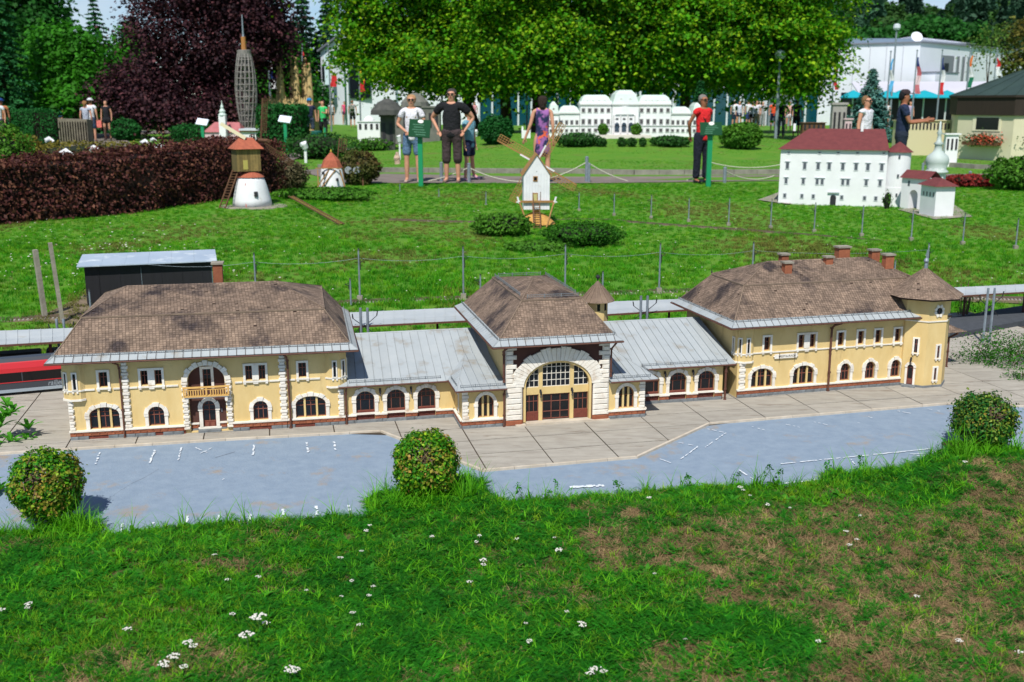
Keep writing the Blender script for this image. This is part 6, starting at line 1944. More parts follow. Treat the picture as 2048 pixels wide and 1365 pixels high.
# gatehouse and onion tower beside the castle
FG, LG = frame_px((1812,416), (1850,420)); kg = FG.translation.length/FPX
gh = thing('gatehouse', 'white castle gatehouse with an arched gate and red roofs beside the round tower', 'gatehouse', FG)
ar = [(.12+.08*math.cos(t*math.pi/10), .20+.085*math.sin(t*math.pi/10)) for t in range(11)]
wall('wall', gh, None, [(-.12,-.05),(LG+.02,-.05),(LG+.02,.46),(-.12,.46)], [[(.04,-.04),(.20,-.04)]+ar], M_CW, depth=.16)
obj('back_wall', MB().box(-.12,.035,.02,.2,-.05,.46), M_CW, gh); obj('back_wall', MB().box(.21,LG+.02,.02,.2,-.05,.46), M_CW, gh); obj('lintel', MB().box(.036,.209,.02,.2,.30,.46), M_CW, gh)
mb = MB(); mb.face([(-.14,-.04,.46),(LG+.05,-.04,.46),(LG+.05,.12,.58),(-.14,.12,.58)]); mb.face([(-.14,.12,.58),(LG+.05,.12,.58),(LG+.05,.28,.46),(-.14,.28,.46)]); obj('roof', mb, M_CR, gh)
for x in (.0,.26): obj('window', MB().box(x,x+.035,-.004,-.0003,.34,.42), M_CG, gh)
FW2 = T(*G(1868,434)) @ Rz(8)
sw_ = thing('side_house', 'white castle side building with a narrow red hipped roof, right of the gatehouse', 'house', FW2)
obj('wall', MB().box(0,.29,0,.42,-.05,.43), M_CW, sw_)
mb = MB(); A = [(-.04,-.05,.43),(.33,-.05,.43),(.33,.48,.43),(-.04,.48,.43)]; t0, t1 = (.145,.12,.54), (.145,.32,.54)
mb.face([A[0],A[1],t0]); mb.face([A[1],A[2],t1,t0]); mb.face([A[2],A[3],t1]); mb.face([A[3],A[0],t0,t1]); mb.face(A[::-1]); obj('roof', mb, M_CR, sw_)
for k in range(4): obj('window', MB().box(-.004,-.0003,.05+.09*k,.08+.09*k,.28,.34), M_CG, sw_)
g = G(1868, 395); to = thing('onion_tower', 'white tower with a pale green onion dome behind the castle side building', 'tower', T(*g)); k_ = g.length/FPX
obj('shaft', MB().lathe([(.16,-.1),(.16,.50)], (0,0,0), 8, ph=.39), M_CW, to)
mb = MB(); Z = lambda py: (395-py)*k_
mb.lathe([(.20,Z(350)),(.19,Z(347)),(.15,Z(343)),(.185,Z(333)),(.19,Z(327)),(.17,Z(320)),(.10,Z(314)),(.065,Z(309)),(.06,Z(300)),(.085,Z(298)),(.04,Z(293)),(.03,Z(282)),(.045,Z(279)),(.02,Z(272)),(.012,Z(258))], (0,0,0), 16)
obj('onion_dome', mb, mat('pale_green_dome', srgb(190,202,198), srgb(172,186,182), scale=6, rough=.6), to, smooth=True)
sheet('castle_plinth', [(1795,418),(1860,412),(1900,405),(1945,434),(1870,440)], .015, M_CONC, 'pale stone slab under the gatehouse and side building', cat='slab')
sheet('castle_plinth', [(1515,400),(1556,385),(1600,385),(1580,408)], .02, M_CONC, 'pale stone slab at the left end of the castle', cat='slab')

# ---- kiosk
ga, gb_ = G(1909,316), G(2020,322)
KC = Vector((ga.x+2.0, ga.y+1.35, 0)); 
kw = (gb_-ga).length
M_KW = mat('kiosk_render', srgb(214,208,178), srgb(204,198,168), scale=2, rough=.9)
M_KB = mat('kiosk_dark_boards', srgb(50,40,32), srgb(40,32,26), scale=4, rough=.8, stretch=(6,6,.5))
M_KR = mat('green_copper_roof', srgb(52,72,66), srgb(42,60,56), scale=2, rough=.6)
an = math.atan2(gb_.y-ga.y, gb_.x-ga.x); R8_ = kw/2/math.sin(math.pi/8)
mid = (ga+gb_)/2; nrm = Vector((-math.sin(an), math.cos(an), 0)); ctr = mid+nrm*R8_*math.cos(math.pi/8)
FK = T(ctr.x, ctr.y, 0) @ Matrix.Rotation(an, 4, 'Z')
ks = thing('kiosk', 'cream octagonal kiosk with dark board band and green copper roof', 'kiosk', FK)
def oc(r, ph=math.pi/8): return [(r*math.cos(ph+k*math.pi/4), r*math.sin(ph+k*math.pi/4)) for k in range(8)]
kz = ctr.length/FPX
obj('wall', MB().prismz(oc(R8_), -.1, 1.24), M_KW, ks)
obj('board_band', MB().prismz(oc(R8_*1.03), 1.2405, 1.80), M_KB, ks)
for k in range(8):
    a0 = math.pi/8+k*math.pi/4; e = MB()
    p, q = (R8_*1.05*math.cos(a0), R8_*1.05*math.sin(a0), 1.80), (R8_*1.05*math.cos(a0+math.pi/4), R8_*1.05*math.sin(a0+math.pi/4), 1.80)
    for j in range(3):
        P0 = Vector(p).lerp(Vector(q), j/3); P1 = Vector(p).lerp(Vector(q), (j+1)/3); A_p = Vector((0,0,2.72))
        m_ = MB(); m_.face([P0, P1, A_p.lerp(P1,.02), A_p.lerp(P0,.02)]); m_.bar(P0, A_p.lerp(P0,.02), .03); obj('roof_panel', m_, M_KR, ks)
obj('roof_edge', MB().prismz(oc(R8_*1.05), 1.74, 1.7999), M_KB, ks)
mb = MB(); mb.lathe([(.05,2.7),(.06,2.76),(.03,2.80),(.11,2.88),(.11,2.95),(.03,3.02),(.01,3.15)], (0,0,0), 12); obj('finial', mb, plain('copper_ball',(170,120,70),.4,metal=.5), ks)
ya_ = -R8_*math.cos(math.pi/8)
for rot_ in (0, 45):
    M_ = Rz(rot_) @ T(0, ya_, 0)
    fr = obj('serving_window', MB().box(-.40,.52,-.02,-.001,.80,1.20), plain('window_cream',(226,220,190),.8), ks, M_); obj('pane', MB().box(-.28,.46,-.025,-.0201,.84,1.18), M_GLASS, fr)
    bx_ = obj('flower_box', MB().box(-.52,.60,-.26,-.03,.40,.50), M_MWOODD, ks, M_)
    n = 700; C = rng.normal(size=(n,3))*np.array([.30,.07,.08])+np.array([.04,-.16,.56]); N = rng.normal(size=(n,3))+np.array([0,-.5,.6])
    o1 = obj('foliage', leaf_mesh('foliage', C, .05*(.6+rng.random(n)), N, .7), leafmat('box_plant',(62,92,40),(44,70,32),.3) if rot_ == 0 else bpy.data.materials['box_plant'], bx_)
    n = 260; C = rng.normal(size=(n,3))*np.array([.24,.07,.07])+np.array([.22,-.20,.58]); N = rng.normal(size=(n,3))+np.array([0,-.7,.5])
    obj('blossom', leaf_mesh('blossom', C, .05*(.6+rng.random(n)), N, .9), leafmat('geranium',(214,84,62),(226,120,90),.3) if rot_ == 0 else bpy.data.materials['geranium'], bx_)

# ---- green sign boards on posts
M_SGN = plain('sign_green', (10,66,38), .9); M_SGP = plain('sign_post_green', (26,140,92), .45)
def sign(px, py, tp, wpx, hpx, tilt, label):
    g = GT(px, py); k = g.length/FPX; h = (py-tp)*k
    t = thing('info_sign', label, 'sign', T(*g), 'green information signs on posts')
    obj('post', MB().box(-.045,.045,-.045,.045,-.1,h-hpx*k*.85), M_SGP, t)
    Mx = T(0,-.06,h-hpx*k/2) @ Rx(-22) @ Ry(tilt)
    w, hh = wpx*k/2, hpx*k/2
    b = obj('board', MB().box(-w,w,-.012,.012,-hh,hh), M_SGN, t, Mx)
    mb = MB(); mb.prism([(-.02*0+w*.05+.055*math.cos(a*math.pi/6), hh*.78+.035*math.sin(a*math.pi/6)) for a in range(12)], -.016, -.0122); obj('emblem', mb, plain('emblem_white',(224,226,220),.6), b)
    r = random.Random(int(px))
    for j in range(5):
        mb = MB(); x0 = -w*r.uniform(.3,.7); mb.box(x0, w*r.uniform(.1,.7), -.0145, -.0121, hh*(.4-.28*j)-.006, hh*(.4-.28*j)+.006); obj('text_line', mb, plain('faded_lettering',(60,120,90),.6), b)
sign(842,374,243,42,36,4, 'green information sign in front of the woman in white')
sign(1416,374,250,42,26,0, 'green information sign in front of the woman in red')
# picnic like white tablets on posts
for (px, py, tp, lab) in [(408,300,246,'white tilted tablet sign left of the pink church'),(573,305,240,'white tilted tablet sign before the dark hedge')]:
    g = G(px, py); k = g.length/FPX; t = thing('tablet_sign', lab, 'sign', T(*g)); h = (py-tp)*k
    obj('post', MB().box(-.05,.05,-.05,.05,-.1,h-.1), M_SGP, t); obj('board', MB().box(-.2,.2,-.02,.02,-.13,.13), plain('tablet_white',(214,222,236),.4), t, T(0,0,h-.05) @ Rx(-40) @ Ry(10))
# white garden lamps (cube heads) and small floodlights
def glamp(px, py, tp, wpx, label):
    g = G(px, py); k = g.length/FPX; t = thing('garden_lamp', label, 'lamp', T(*g), 'white garden lamps'); h = (py-tp)*k; w = wpx*k/2
    obj('post', MB().box(-w*.3,w*.3,-w*.3,w*.3,-.1,h*.75), M_MWHITE, t); mb = MB(); mb.tube([(0,0,h*.72),(-w*.3,-w*.3,h*.95),(-w*.9,-w*.8,h*.9)], [w*.75,w*.9,w*.55], 8); obj('head', mb, M_MWHITE, t)
glamp(612,326,288,16,'white garden lamp left of the small cap mill'); glamp(953,286,262,10,'white garden lamp beside the round shrub'); glamp(800,318,272,10,'white garden lamp left of the woman in white')
def flood(px, py, s, label, D=None):
    g = AT(px, py, D) if D else G(px, py+12); g0 = Vector((g.x, g.y, 0)); t = thing('floodlight', label, 'floodlight', T(*g0), 'white floodlights in the beds'); k = (g-Vector((0,0,CAMZ))).length/FPX; z = g.z if D else .35
    mb = MB(); mb.tube([(-s*k*.45,-.05,z-g0.z),(0,0,z+s*k*.25),(s*k*.5,.05,z-.02)], [s*k*.32,s*k*.42,s*k*.25], 10); obj('lamp_head', mb, M_MWHITE, t, smooth=True)
    mb = MB(); mb.bar((0,0,-.1),(0,0,z),.03); obj('stake', mb, M_DARKMET, t)
for i, (px, py, s, D) in enumerate([(132,311,20,19.5),(188,300,14,22),(98,282,12,26),(322,299,18,22),(355,293,10,24),(290,288,14,26),(306,281,8,30),(2034,337,14,24)]):
    flood(px, py, s, ['large white floodlight above the left part of the hedge','white floodlight right of the largest one','white floodlight beside the clipped block','flat white floodlight above the middle of the hedge','white floodlight with a black stem above the hedge','tall white floodlight on thin legs','small white floodlight behind the tall one','white floodlight at the right edge below the kiosk'][i], D)
# litter bin
g = G(634,300); t = thing('litter_bin', 'dark green barrel litter bin beside the path', 'bin', T(*g)); mb = MB(); mb.lathe([(.17,.12),(.2,.15),(.2,.62),(.17,.65)], (0,0,0), 14); obj('barrel', mb, plain('bin_green',(16,84,74),.5), t); obj('pole', MB().box(.26,.33,-.03,.03,-.1,.75), M_SGP, t)

# hedges and shrubs in the middle distance
H1 = leafmat('purple_hedge_leaf', (94,50,46), (58,30,32), .22, .45, 2.5, c3=(112,74,54)); H2_ = leafmat('box_shrub_leaf', (50,100,34), (34,78,28), .25, .35, 2)
H3 = leafmat('clipped_green_leaf', (34,104,40), (24,84,34), .25, .35, 2); H4 = leafmat('golden_shrub_leaf', (130,116,44), (96,98,34), .3, .4, 1.5); H5 = leafmat('bright_shrub_leaf', (84,134,34), (58,112,30), .3, .35, 2)
def hedge(pts, w, h, label, lm, dens=900, ls=.05, seed=1, bump=.06, name='hedge', z=0):
    """pts: ground line of the near foot (world), w: thickness, h: heights"""
    r = np.random.default_rng(seed); o = thing(name, label, 'hedge', T(pts[0].x, pts[0].y, 0))
    Cs, Ns = [], []; core = MB()
    for i, (a, b) in enumerate(zip(pts, pts[1:])):
        ha, hb = h[i], h[i+1]; L_ = (b-a).length; e = (b-a)/L_; nn = Vector((-e.y, e.x, 0))
        n = int(L_*(ha+w+.0)*dens); s = r.random(n); q = r.random(n)*(ha*1.0+w)
        front = q < ha
        hz = ha+(hb-ha)*s
        zc = np.where(front, np.minimum(q, hz), hz); dd = np.where(front, 0, q-ha)
        X = np.stack([s*L_*e.x+a.x-pts[0].x+nn.x*dd, s*L_*e.y+a.y-pts[0].y+nn.y*dd, zc], 1)
        nz = np.array([mnoise.noise(Vector((float(x)*1.8, float(y)*1.8, float(z_)*2.5))) for x, y, z_ in X])
        out = np.where(front[:, None], np.array([-nn.x, -nn.y, .0]), np.array([0,0,1.0]))
        X += out*(nz*bump*2+r.normal(size=n)*.035)[:, None]
        Cs.append(X); Ns.append(out*.6+r.normal(size=(n,3))*.6+np.array([0,0,.3]))
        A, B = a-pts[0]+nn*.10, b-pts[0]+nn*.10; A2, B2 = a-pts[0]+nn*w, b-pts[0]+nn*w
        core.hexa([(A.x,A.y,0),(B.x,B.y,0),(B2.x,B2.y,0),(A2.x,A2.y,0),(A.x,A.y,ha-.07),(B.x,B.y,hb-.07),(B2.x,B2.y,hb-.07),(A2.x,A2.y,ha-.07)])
    for p_, sg in ((pts[0], -1), (pts[-1], 1)):
        n = int(w*h[0]*dens); X = np.stack([p_.x-pts[0].x+e.x*sg*.05+nn.x*w*r.random(n), p_.y-pts[0].y+nn.y*w*r.random(n), h[0 if sg < 0 else -1]*r.random(n)], 1)+r.normal(size=(n,3))*.04
        Cs.append(X); Ns.append(np.array([e.x*sg, e.y*sg, .3])+r.normal(size=(n,3))*.6)
    C = np.concatenate(Cs); obj('foliage', leaf_mesh('foliage', C, ls*(.6+.9*r.random(len(C))), np.concatenate(Ns), .6, r), lm, o)
    obj('shade_core', core, plain('hedge_shade',(36,26,22),1), o)  # solid core, its dark colour stands in for shade inside the hedge
    return o
hp = [G(-250,470), G(0,450), G(230,432), G(420,412), G(566,390)]
hedge([Vector((p.x,p.y,0)) for p in hp], .9, [.80,.79,.84,.93,.90], 'long dark purple barberry hedge along the left of the meadow', H1, 1500, .052, 4, .07)
def shrub(px, py, wpx, hpx, label, lm, D=None, leaf=.06, n=2600, group=None, name='shrub', flat=.8, seed=2, cat='shrub'):
    g = GT(px, py) if D is None else Vector((AT(px,py,D).x, D, height(AT(px,py,D).x, D))); k = g.length/FPX
    r = np.random.default_rng(abs(int(px))+seed); o = thing(name, label, cat, T(*g), group); rx, rz = wpx*k/2, hpx*k/2
    d = unit(n, r); nz = np.array([mnoise.noise(Vector(q)*2.4+Vector((px*.1,0,0))) for q in d]); rad = (.72+.32*r.random(n)**.6)*(1+.22*nz)
    C = d*rad[:, None]*np.array([rx, rx*flat, rz])+np.array([0,0,rz*.96]); obj('foliage', leaf_mesh('foliage', C, leaf*(.6+.8*r.random(n)), d*.5+r.normal(size=(n,3))*.5+np.array([0,0,.3]), .65, r), lm, o)
    mb = MB()
    for q in range(9): e = d[q]*.75*np.array([rx,rx,rz])+np.array([0,0,rz]); mb.bar((0,0,-.05), tuple(e), .03)
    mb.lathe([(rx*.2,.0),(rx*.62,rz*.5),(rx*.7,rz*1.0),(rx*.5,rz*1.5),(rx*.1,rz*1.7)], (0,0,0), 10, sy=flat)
    obj('shade_core', mb, plain('shrub_shade',(24,34,16),1), o)  # twigs and a solid core, coloured dark as the shade inside the shrub
    return o
shrub(992,289,64,56,'large round dark green shrub right of the couple', H3, leaf=.10, n=4200)
shrub(1481,298,76,50,'dense round light green shrub right of the woman in red', H5, leaf=.09, n=4200)
shrub(252,282,56,40,'round dark green shrub above the purple hedge', H3, leaf=.10, n=2000)
shrub(222,276,1,1,'tiny shrub', H3, n=10) if False else None
hedge([G(30,300), G(72,302)], .9, [1.32,1.32], 'clipped green block hedge at the left', H3, 900, .07, 7, .03)
hedge([G(520,300), G(604,300)], 1.2, [1.46,1.46], 'tall dark green clipped hedge behind the lookout tower', H3, 500, .10, 8, .03)
hedge([G(344,288), G(405,290)], 1.0, [.65,.65], 'low rounded green hedge left of the pink church', H3, 700, .08, 9, .06)
shrub(20,420,110,130,'green shrub swelling over the left end of the hedge', H5, D=17.5, leaf=.06, n=3500)
shrub(-10,345,170,78,'golden brown shrub mass at the far left behind the hedge', H4, D=24, leaf=.07, n=4200)
shrub(190,345,330,58,'low golden ground shrub behind the purple hedge', H4, D=25, leaf=.06, n=5200)
shrub(445,407,60,46,'light green bush at the foot of the hedge beside the brown mill', H5, D=17.8, leaf=.05, n=1400)
shrub(583,378,66,56,'grey brown dry shrub between the two mills', leafmat('grey_shrub_leaf',(112,104,76),(86,84,56),.25), D=20, leaf=.05, n=2200)
shrub(718,374,84,68,'leafy green shrub with reddish tips behind the floodlights', leafmat('reddish_shrub_leaf',(74,96,42),(96,76,42),.3), D=21, leaf=.06, n=2600)
shrub(648,400,190,20,'long tuft of tall grass right of the brown mill', H5, D=17.6, leaf=.07, n=2600)
shrub(1005,470,120,44,'tall grass clump at the left foot of the white post mill', H5, D=None, leaf=.04, n=2400)
shrub(1165,490,160,46,'fine leaved plant clump right of the white post mill', leafmat('mill_weed_leaf',(62,122,26),(40,92,18),.35), D=None, leaf=.032, n=3600)
shrub(1075,500,130,16,'low weeds in front of the white post mill', H5, D=None, leaf=.045, n=1500)
shrub(2035,396,110,60,'grassy green shrub below the kiosk at the right edge', H5, D=19.5, leaf=.07, n=2600)
shrub(1938,392,110,22,'low dark red flower bed below the kiosk', leafmat('red_bed',(160,50,40),(90,30,34),.3), D=20.5, leaf=.06, n=1400)
shrub(1775,400,20,36,'small wispy plant in front of the castle wall', H5, D=16.4, leaf=.03, n=120)
for i, (px, w) in enumerate([(1203,22),(1243,18),(1263,20),(1285,14)]): shrub(px, 303, w, 18, ['low clipped shrub at the left of the palace steps','second low shrub on the palace steps','third low shrub on the palace steps','small low shrub right of the palace steps'][i], H2_, D=33.5, leaf=.06, n=500)
shrub(1155,300,90,26,'low dark green shrub bed left of the palace steps', H2_, D=33.8, leaf=.08, n=1500); shrub(1340,297,80,20,'low green shrub bed right of the palace steps', H2_, D=33.8, leaf=.08, n=1200)
shrub(640,320,150,50,'mixed green planting behind the bin', H2_, D=31, leaf=.08, n=1800)
shrub(745,292,80,24,'small mixed bed below the walking tourists', H5, D=36, leaf=.08, n=900)
shrub(410,312,110,30,'green planting between the church and the hedge', H5, D=27, leaf=.07, n=1300)
shrub(300,300,90,24,'small green planting above the hedge middle', H5, D=27, leaf=.07, n=900)
shrub(225,300,130,26,'yellow flowering plants behind the hedge', leafmat('yellow_bloom',(120,150,30),(200,190,30),.3), D=23, leaf=.05, n=900)
# ------------------------------------------------------------------ far models
M_PW = mat('palace_white', srgb(236,238,238), srgb(226,228,230), scale=2, rough=.85)
M_PG = mat('palace_green_roof', srgb(206,222,214), srgb(190,208,200), scale=2, rough=.6)
D0 = 38.0
def K(D): return math.hypot(D, 0)*1.0/FPX/math.cos(PITCH)*math.cos(PITCH)
pk = (AT(1240,240,D0)-AT(1239,240,D0)).length
Pb = AT(1248,270,D0); FP = T(Pb.x, Pb.y, 0)
zP = Pb.z
pal = thing('palace', 'long white baroque model palace with pale green roofs', 'palace', T(Pb.x, Pb.y, zP))
X = lambda px: (px-1248)*pk
Zz = lambda py: (270-py)*pk
def pblock(x0, x1, y0, y1, top, name='wing', nw=0, rows=(), ww=6, hh=9, roof=None, arch=False):
    o = obj(name, MB().box(X(x0), X(x1), y0, y1, -.2, Zz(top)), M_PW, pal)
    for py, h in rows:
        for k in range(nw):
            px = x0+(x1-x0)*(k+.5)/nw; w = ww*pk/2
            wd = obj('window', MB().box(X(px)-w-.02, X(px)+w+.02, y0-.02, y0-.001, Zz(py)-h*pk/2-.02, Zz(py)+h*pk/2+.03), plain('palace_trim',(206,206,206),.8), pal)
            obj('pane', MB().box(X(px)-w, X(px)+w, y0-.025, y0-.0201, Zz(py)-h*pk/2, Zz(py)+h*pk/2), plain('palace_pane',(84,80,84),.4), wd)
    obj('cornice', MB().box(X(x0)-.02, X(x1)+.02, y0-.04, y1+.04, Zz(top), Zz(top)+.05), plain('palace_trim',(206,206,206),.8), pal)
    obj('cornice', MB().box(X(x0), X(x1), y0-.03, y0-.001, Zz(252)-.015, Zz(252)+.015), plain('palace_trim',(206,206,206),.8), pal)
    if roof:
        rt, ins = roof; z0 = Zz(top)+.05; z1 = Zz(rt); i = ins*pk; mb = MB()
        A = [(X(x0),y0,z0),(X(x1),y0,z0),(X(x1),y1,z0),(X(x0),y1,z0)]; B = [(X(x0)+i*.55,y0+i*.55,z0+(z1-z0)*.7),(X(x1)-i*.55,y0+i*.55,z0+(z1-z0)*.7),(X(x1)-i*.55,y1-i*.55,z0+(z1-z0)*.7),(X(x0)+i*.55,y1-i*.55,z0+(z1-z0)*.7)]
        Cc = [(X(x0)+i*1.3,y0+i*1.3,z1),(X(x1)-i*1.3,y0+i*1.3,z1),(X(x1)-i*1.3,y1-i*1.3,z1),(X(x0)+i*1.3,y1-i*1.3,z1)]
        for a in range(4):
            b = (a+1) % 4; mb.face([A[a],A[b],B[b],B[a]]); mb.face([B[a],B[b],Cc[b],Cc[a]])
        mb.face(Cc); ro = obj('roof', mb, M_PG, pal)
        for k in range(max(2, nw-1)):
            px = x0+8+(x1-x0-16)*(k+.5)/max(2, nw-1); obj('dormer', MB().box(X(px)-.04, X(px)+.04, y0+i*.2, y0+i*.7, z0+(z1-z0)*.12, z0+(z1-z0)*.42), plain('palace_trim',(206,206,206),.8), ro)
    return o
low = ((246,8),(262,5)); 
pblock(1096,1117,.0,1.1,230,'pavilion',2,low,5,8,(205,7)); pblock(1117.5,1159,.2,1.0,229,'wing',4,low,5,8,(213,8))
pblock(1159.5,1222,.0,1.4,212,'main_wing',5,((222,7),(244,9),(261,6)),6,8,(192,9))
pblock(1222.5,1275,-.25,1.5,212,'centre',0,(),6,8,(183,11)); pblock(1275.5,1341,.0,1.4,212,'main_wing',5,((222,7),(244,9),(261,6)),6,8,(192,9))
pblock(1341.5,1383,.2,1.0,230,'wing',4,low,5,8,(215,8)); pblock(1383.5,1404,.0,1.1,230,'pavilion',2,low,5,8,(207,7))
for px in (1232,1246,1259.5):
    w = 4.4*pk; q = [(X(px)-w,Zz(264)),(X(px)+w,Zz(264)),(X(px)+w,Zz(251))]+[(X(px)+w*math.cos(t*math.pi/8),Zz(251)+w*1.2*math.sin(t*math.pi/8)) for t in range(9)]
    mb = MB(); mb.prism(q, -.28, -.251); obj('arched_door', mb, plain('palace_arch_pane',(56,70,84),.3), pal); obj('round_pane', MB().box(X(px)-.05,X(px)+.05,-.27,-.251,Zz(240),Zz(237)), plain('palace_pane',(84,80,84),.4), pal)
for px in (1225,1239,1253,1267): obj('pilaster', MB().box(X(px)-.025,X(px)+.025,-.29,-.251,Zz(266),Zz(231)), plain('palace_trim',(206,206,206),.8), pal)
mb = MB(); mb.prism([(X(1228),Zz(230)),(X(1266),Zz(230)),(X(1258),Zz(224)),(X(1254),Zz(216)),(X(1247),Zz(213)),(X(1240),Zz(216)),(X(1236),Zz(224))], -.30, -.20); obj('pediment', mb, M_PW, pal)
mb = MB()
for k in range(30): x = X(1159)+(X(1340)-X(1159))*k/29; mb.lathe([(.02,0),(.03,.06),(.012,.12),(.02,.16)], (x,.02,Zz(211)), 5)
obj('statue', mb, M_PW, pal, kind='stuff')
mb = MB(); mb.prismz([(X(1184),-1.2),(X(1294),-1.2),(X(1284),-.26),(X(1196),-.26)], -.12, .02); obj('forecourt', mb, mat('pale_forecourt', srgb(216,208,200), rough=.9), pal)
mb = MB()
for k in range(4): mb.box(X(1186+k*2),X(1302-k),-2.3+.26*k,-2.1+.26*k,-.42+.09*k,-.38+.09*k)
obj('garden_step', mb, mat('pale_forecourt2', srgb(206,204,196), rough=.9), pal)
for i, px in enumerate((1206,1272)):
    q = AT(px, 276, 37.2); t = shrub(px, 276, 20, 22, ['round green ball shrub left of the palace door','round green ball shrub right of the palace door'][i], H5, D=37.2, leaf=.07, n=700); t.location.z = zP+.02
wb = thing('white_pedestal', 'small white walled pedestal left of the palace', 'pedestal', T(AT(1052,268,38.5).x, 38.5, zP-.02)); obj('wall', MB().box(-.16,.16,-.1,.1,-.3,.16), M_PW, wb)
for s in (-1, 1): obj('pinnacle', MB().box(s*.13-.03,s*.13+.03,-.05,.05,.1601,.30), M_PW, wb)

# slender cathedral spires
M_SP = mat('sandstone_spire', srgb(206,182,132), srgb(178,150,102), scale=6, rough=.95, bump=.6, bscale=20)
D1 = 50.0; k1 = (AT(600,200,D1)-AT(599,200,D1)).length; Sb = AT(595,215,D1)
ca = thing('spired_cathedral', 'sand coloured model cathedral with tall thin spires behind the hedge', 'cathedral', T(Sb.x, D1, 0))
for px, tp, w in [(561,135,7),(569.5,124,8),(585,122,8),(591,140,6),(597.6,118,9),(605,128,7),(612.5,118,9),(624,129,8)]:
    h = Sb.z+(215-tp)*k1; mb = MB(); r = w*k1*.72
    mb.lathe([(r*1.1,-.1),(r*1.1,h*.35),(r,h*.6),(r*.72,h*.85),(r*.32,h*.95),(r*.45,h*.965),(r*.5,h*.985),(r*.1,h)], ((px-595)*k1, random.uniform(-.5,.5), 0), 10); s = obj('spire', mb, M_SP, ca)
    q = MB()
    for z in range(8):
        zz = h*(.45+.05*z)
        for a in range(5): t = a*1.2566; q.box((px-595)*k1+r*.9*math.cos(t)-.02, (px-595)*k1+r*.9*math.cos(t)+.02, r*.9*math.sin(t)-.03-.3, r*.9*math.sin(t)+.03-.3, zz, zz+.06)
obj('nave', MB().box((543-595)*k1, (630-595)*k1, -.5, 1.6, -.1, Sb.z+9*k1), M_SP, ca)
mb = MB()
for i in range(18): x = (545+i*4.6-595)*k1; mb.lathe([(.09,Sb.z+5*k1),(.05,Sb.z+14*k1),(.01,Sb.z+(20+random.uniform(-4,5))*k1)], (x,-.55,0), 5)
obj('pinnacle', mb, M_SP, ca)

# lattice lookout tower
D2 = 42.0; k2 = (AT(495,200,D2)-AT(494,200,D2)).length; Tb = AT(497,268,D2)
lt = thing('lookout_tower', 'tall grey lattice lookout tower bulging like a lens with an orange mast', 'tower', T(Tb.x, D2, 0))
M_LAT = mat('tower_steel', srgb(150,146,140), srgb(124,120,116), scale=4, rough=.6, metal=.3); Zt = lambda py: Tb.z+(268-py)*k2
def rad(py): t = (268-py)/(268-112); return (12+10.5*math.sin(math.pi*min(1,max(0,(t*.9+.0)))**1.1)-3*t)*k2*.98
for k in range(14):
    a = 2*math.pi*k/14; mb = MB()
    mb.tube([(rad(py)*math.cos(a+.6*(268-py)/156), rad(py)*math.sin(a+.6*(268-py)/156), Zt(py)) for py in range(268,108,-12)], .028, 5); obj('lattice_strut', mb, M_LAT, lt)
for py in range(256,112,-12):
    mb = MB(); mb.tube([(rad(py)*math.cos(t*math.pi/10), rad(py)*math.sin(t*math.pi/10), Zt(py)) for t in range(21)], .018, 4, cap=False); obj('ring', mb, M_LAT, lt)
mb = MB()
for k in range(46):
    z = Zt(262)+(Zt(125)-Zt(262))*k/46; a = k*.8; mb.bar((.22*math.cos(a),.22*math.sin(a),z),(.22*math.cos(a+2.2),.22*math.sin(a+2.2),z+.09),.04)
mb.tube([(0,0,0),(0,0,Zt(112))], .06, 6); obj('stair_core', mb, M_LAT, lt)
for py, r_ in ((150,.24),(135,.26),(120,.27)): obj('platform', MB().lathe([(r_,Zt(py)),(r_,Zt(py)+.07)], (0,0,0), 14), M_LAT, lt)
mb = MB(); mb.lathe([(.26,Zt(116)),(.27,Zt(106)),(.2,Zt(105))], (0,0,0), 14); obj('top_ring', mb, M_LAT, lt)
mb = MB(); mb.tube([(0,0,Zt(106)),(0,0,Zt(80))], [.10,.09], 8); obj('orange_mast', mb, plain('orange_paint',(168,116,62),.6), lt)
mb = MB(); mb.tube([(0,0,Zt(80)),(0,0,Zt(76)),(0,0,Zt(38))], [.05,.035,.02], 6); obj('antenna', mb, M_GALV, lt)

# pink church
D3 = 40.0; k3 = (AT(445,265,D3)-AT(444,265,D3)).length; Cb = AT(445,282,D3); ch_ = thing('pink_church', 'pink model church with a white baroque tower and pale onion spire', 'church', T(Cb.x, D3, Cb.z))
M_PK = mat('pink_render', srgb(206,180,184), rough=.9); M_PKR = mat('pink_roof', srgb(178,110,112), srgb(160,96,98), scale=4, rough=.9)
XX = lambda px: (px-445)*k3; ZZ = lambda py: (282-py)*k3
obj('nave', MB().box(XX(410),XX(482),0,1.0,-.6,ZZ(265)), M_PK, ch_)
mb = MB(); A = [(XX(408),-.06,ZZ(265)),(XX(484),-.06,ZZ(265)),(XX(484),1.06,ZZ(265)),(XX(408),1.06,ZZ(265))]; t0, t1 = (XX(424),.5,ZZ(246)), (XX(474),.5,ZZ(246)); mb.face([A[0],A[1],t1,t0]); mb.face([A[1],A[2],t1]); mb.face([A[2],A[3],t0,t1]); mb.face([A[3],A[0],t0]); obj('roof', mb, M_PKR, ch_)
for k in range(5): obj('window', MB().box(XX(434+k*5),XX(436+k*5),-.02,-.001,ZZ(279),ZZ(272)), M_DARKMET, ch_)
obj('tower', MB().box(XX(444),XX(457),-.3,-.061,-.6,ZZ(233)), M_PW, ch_)
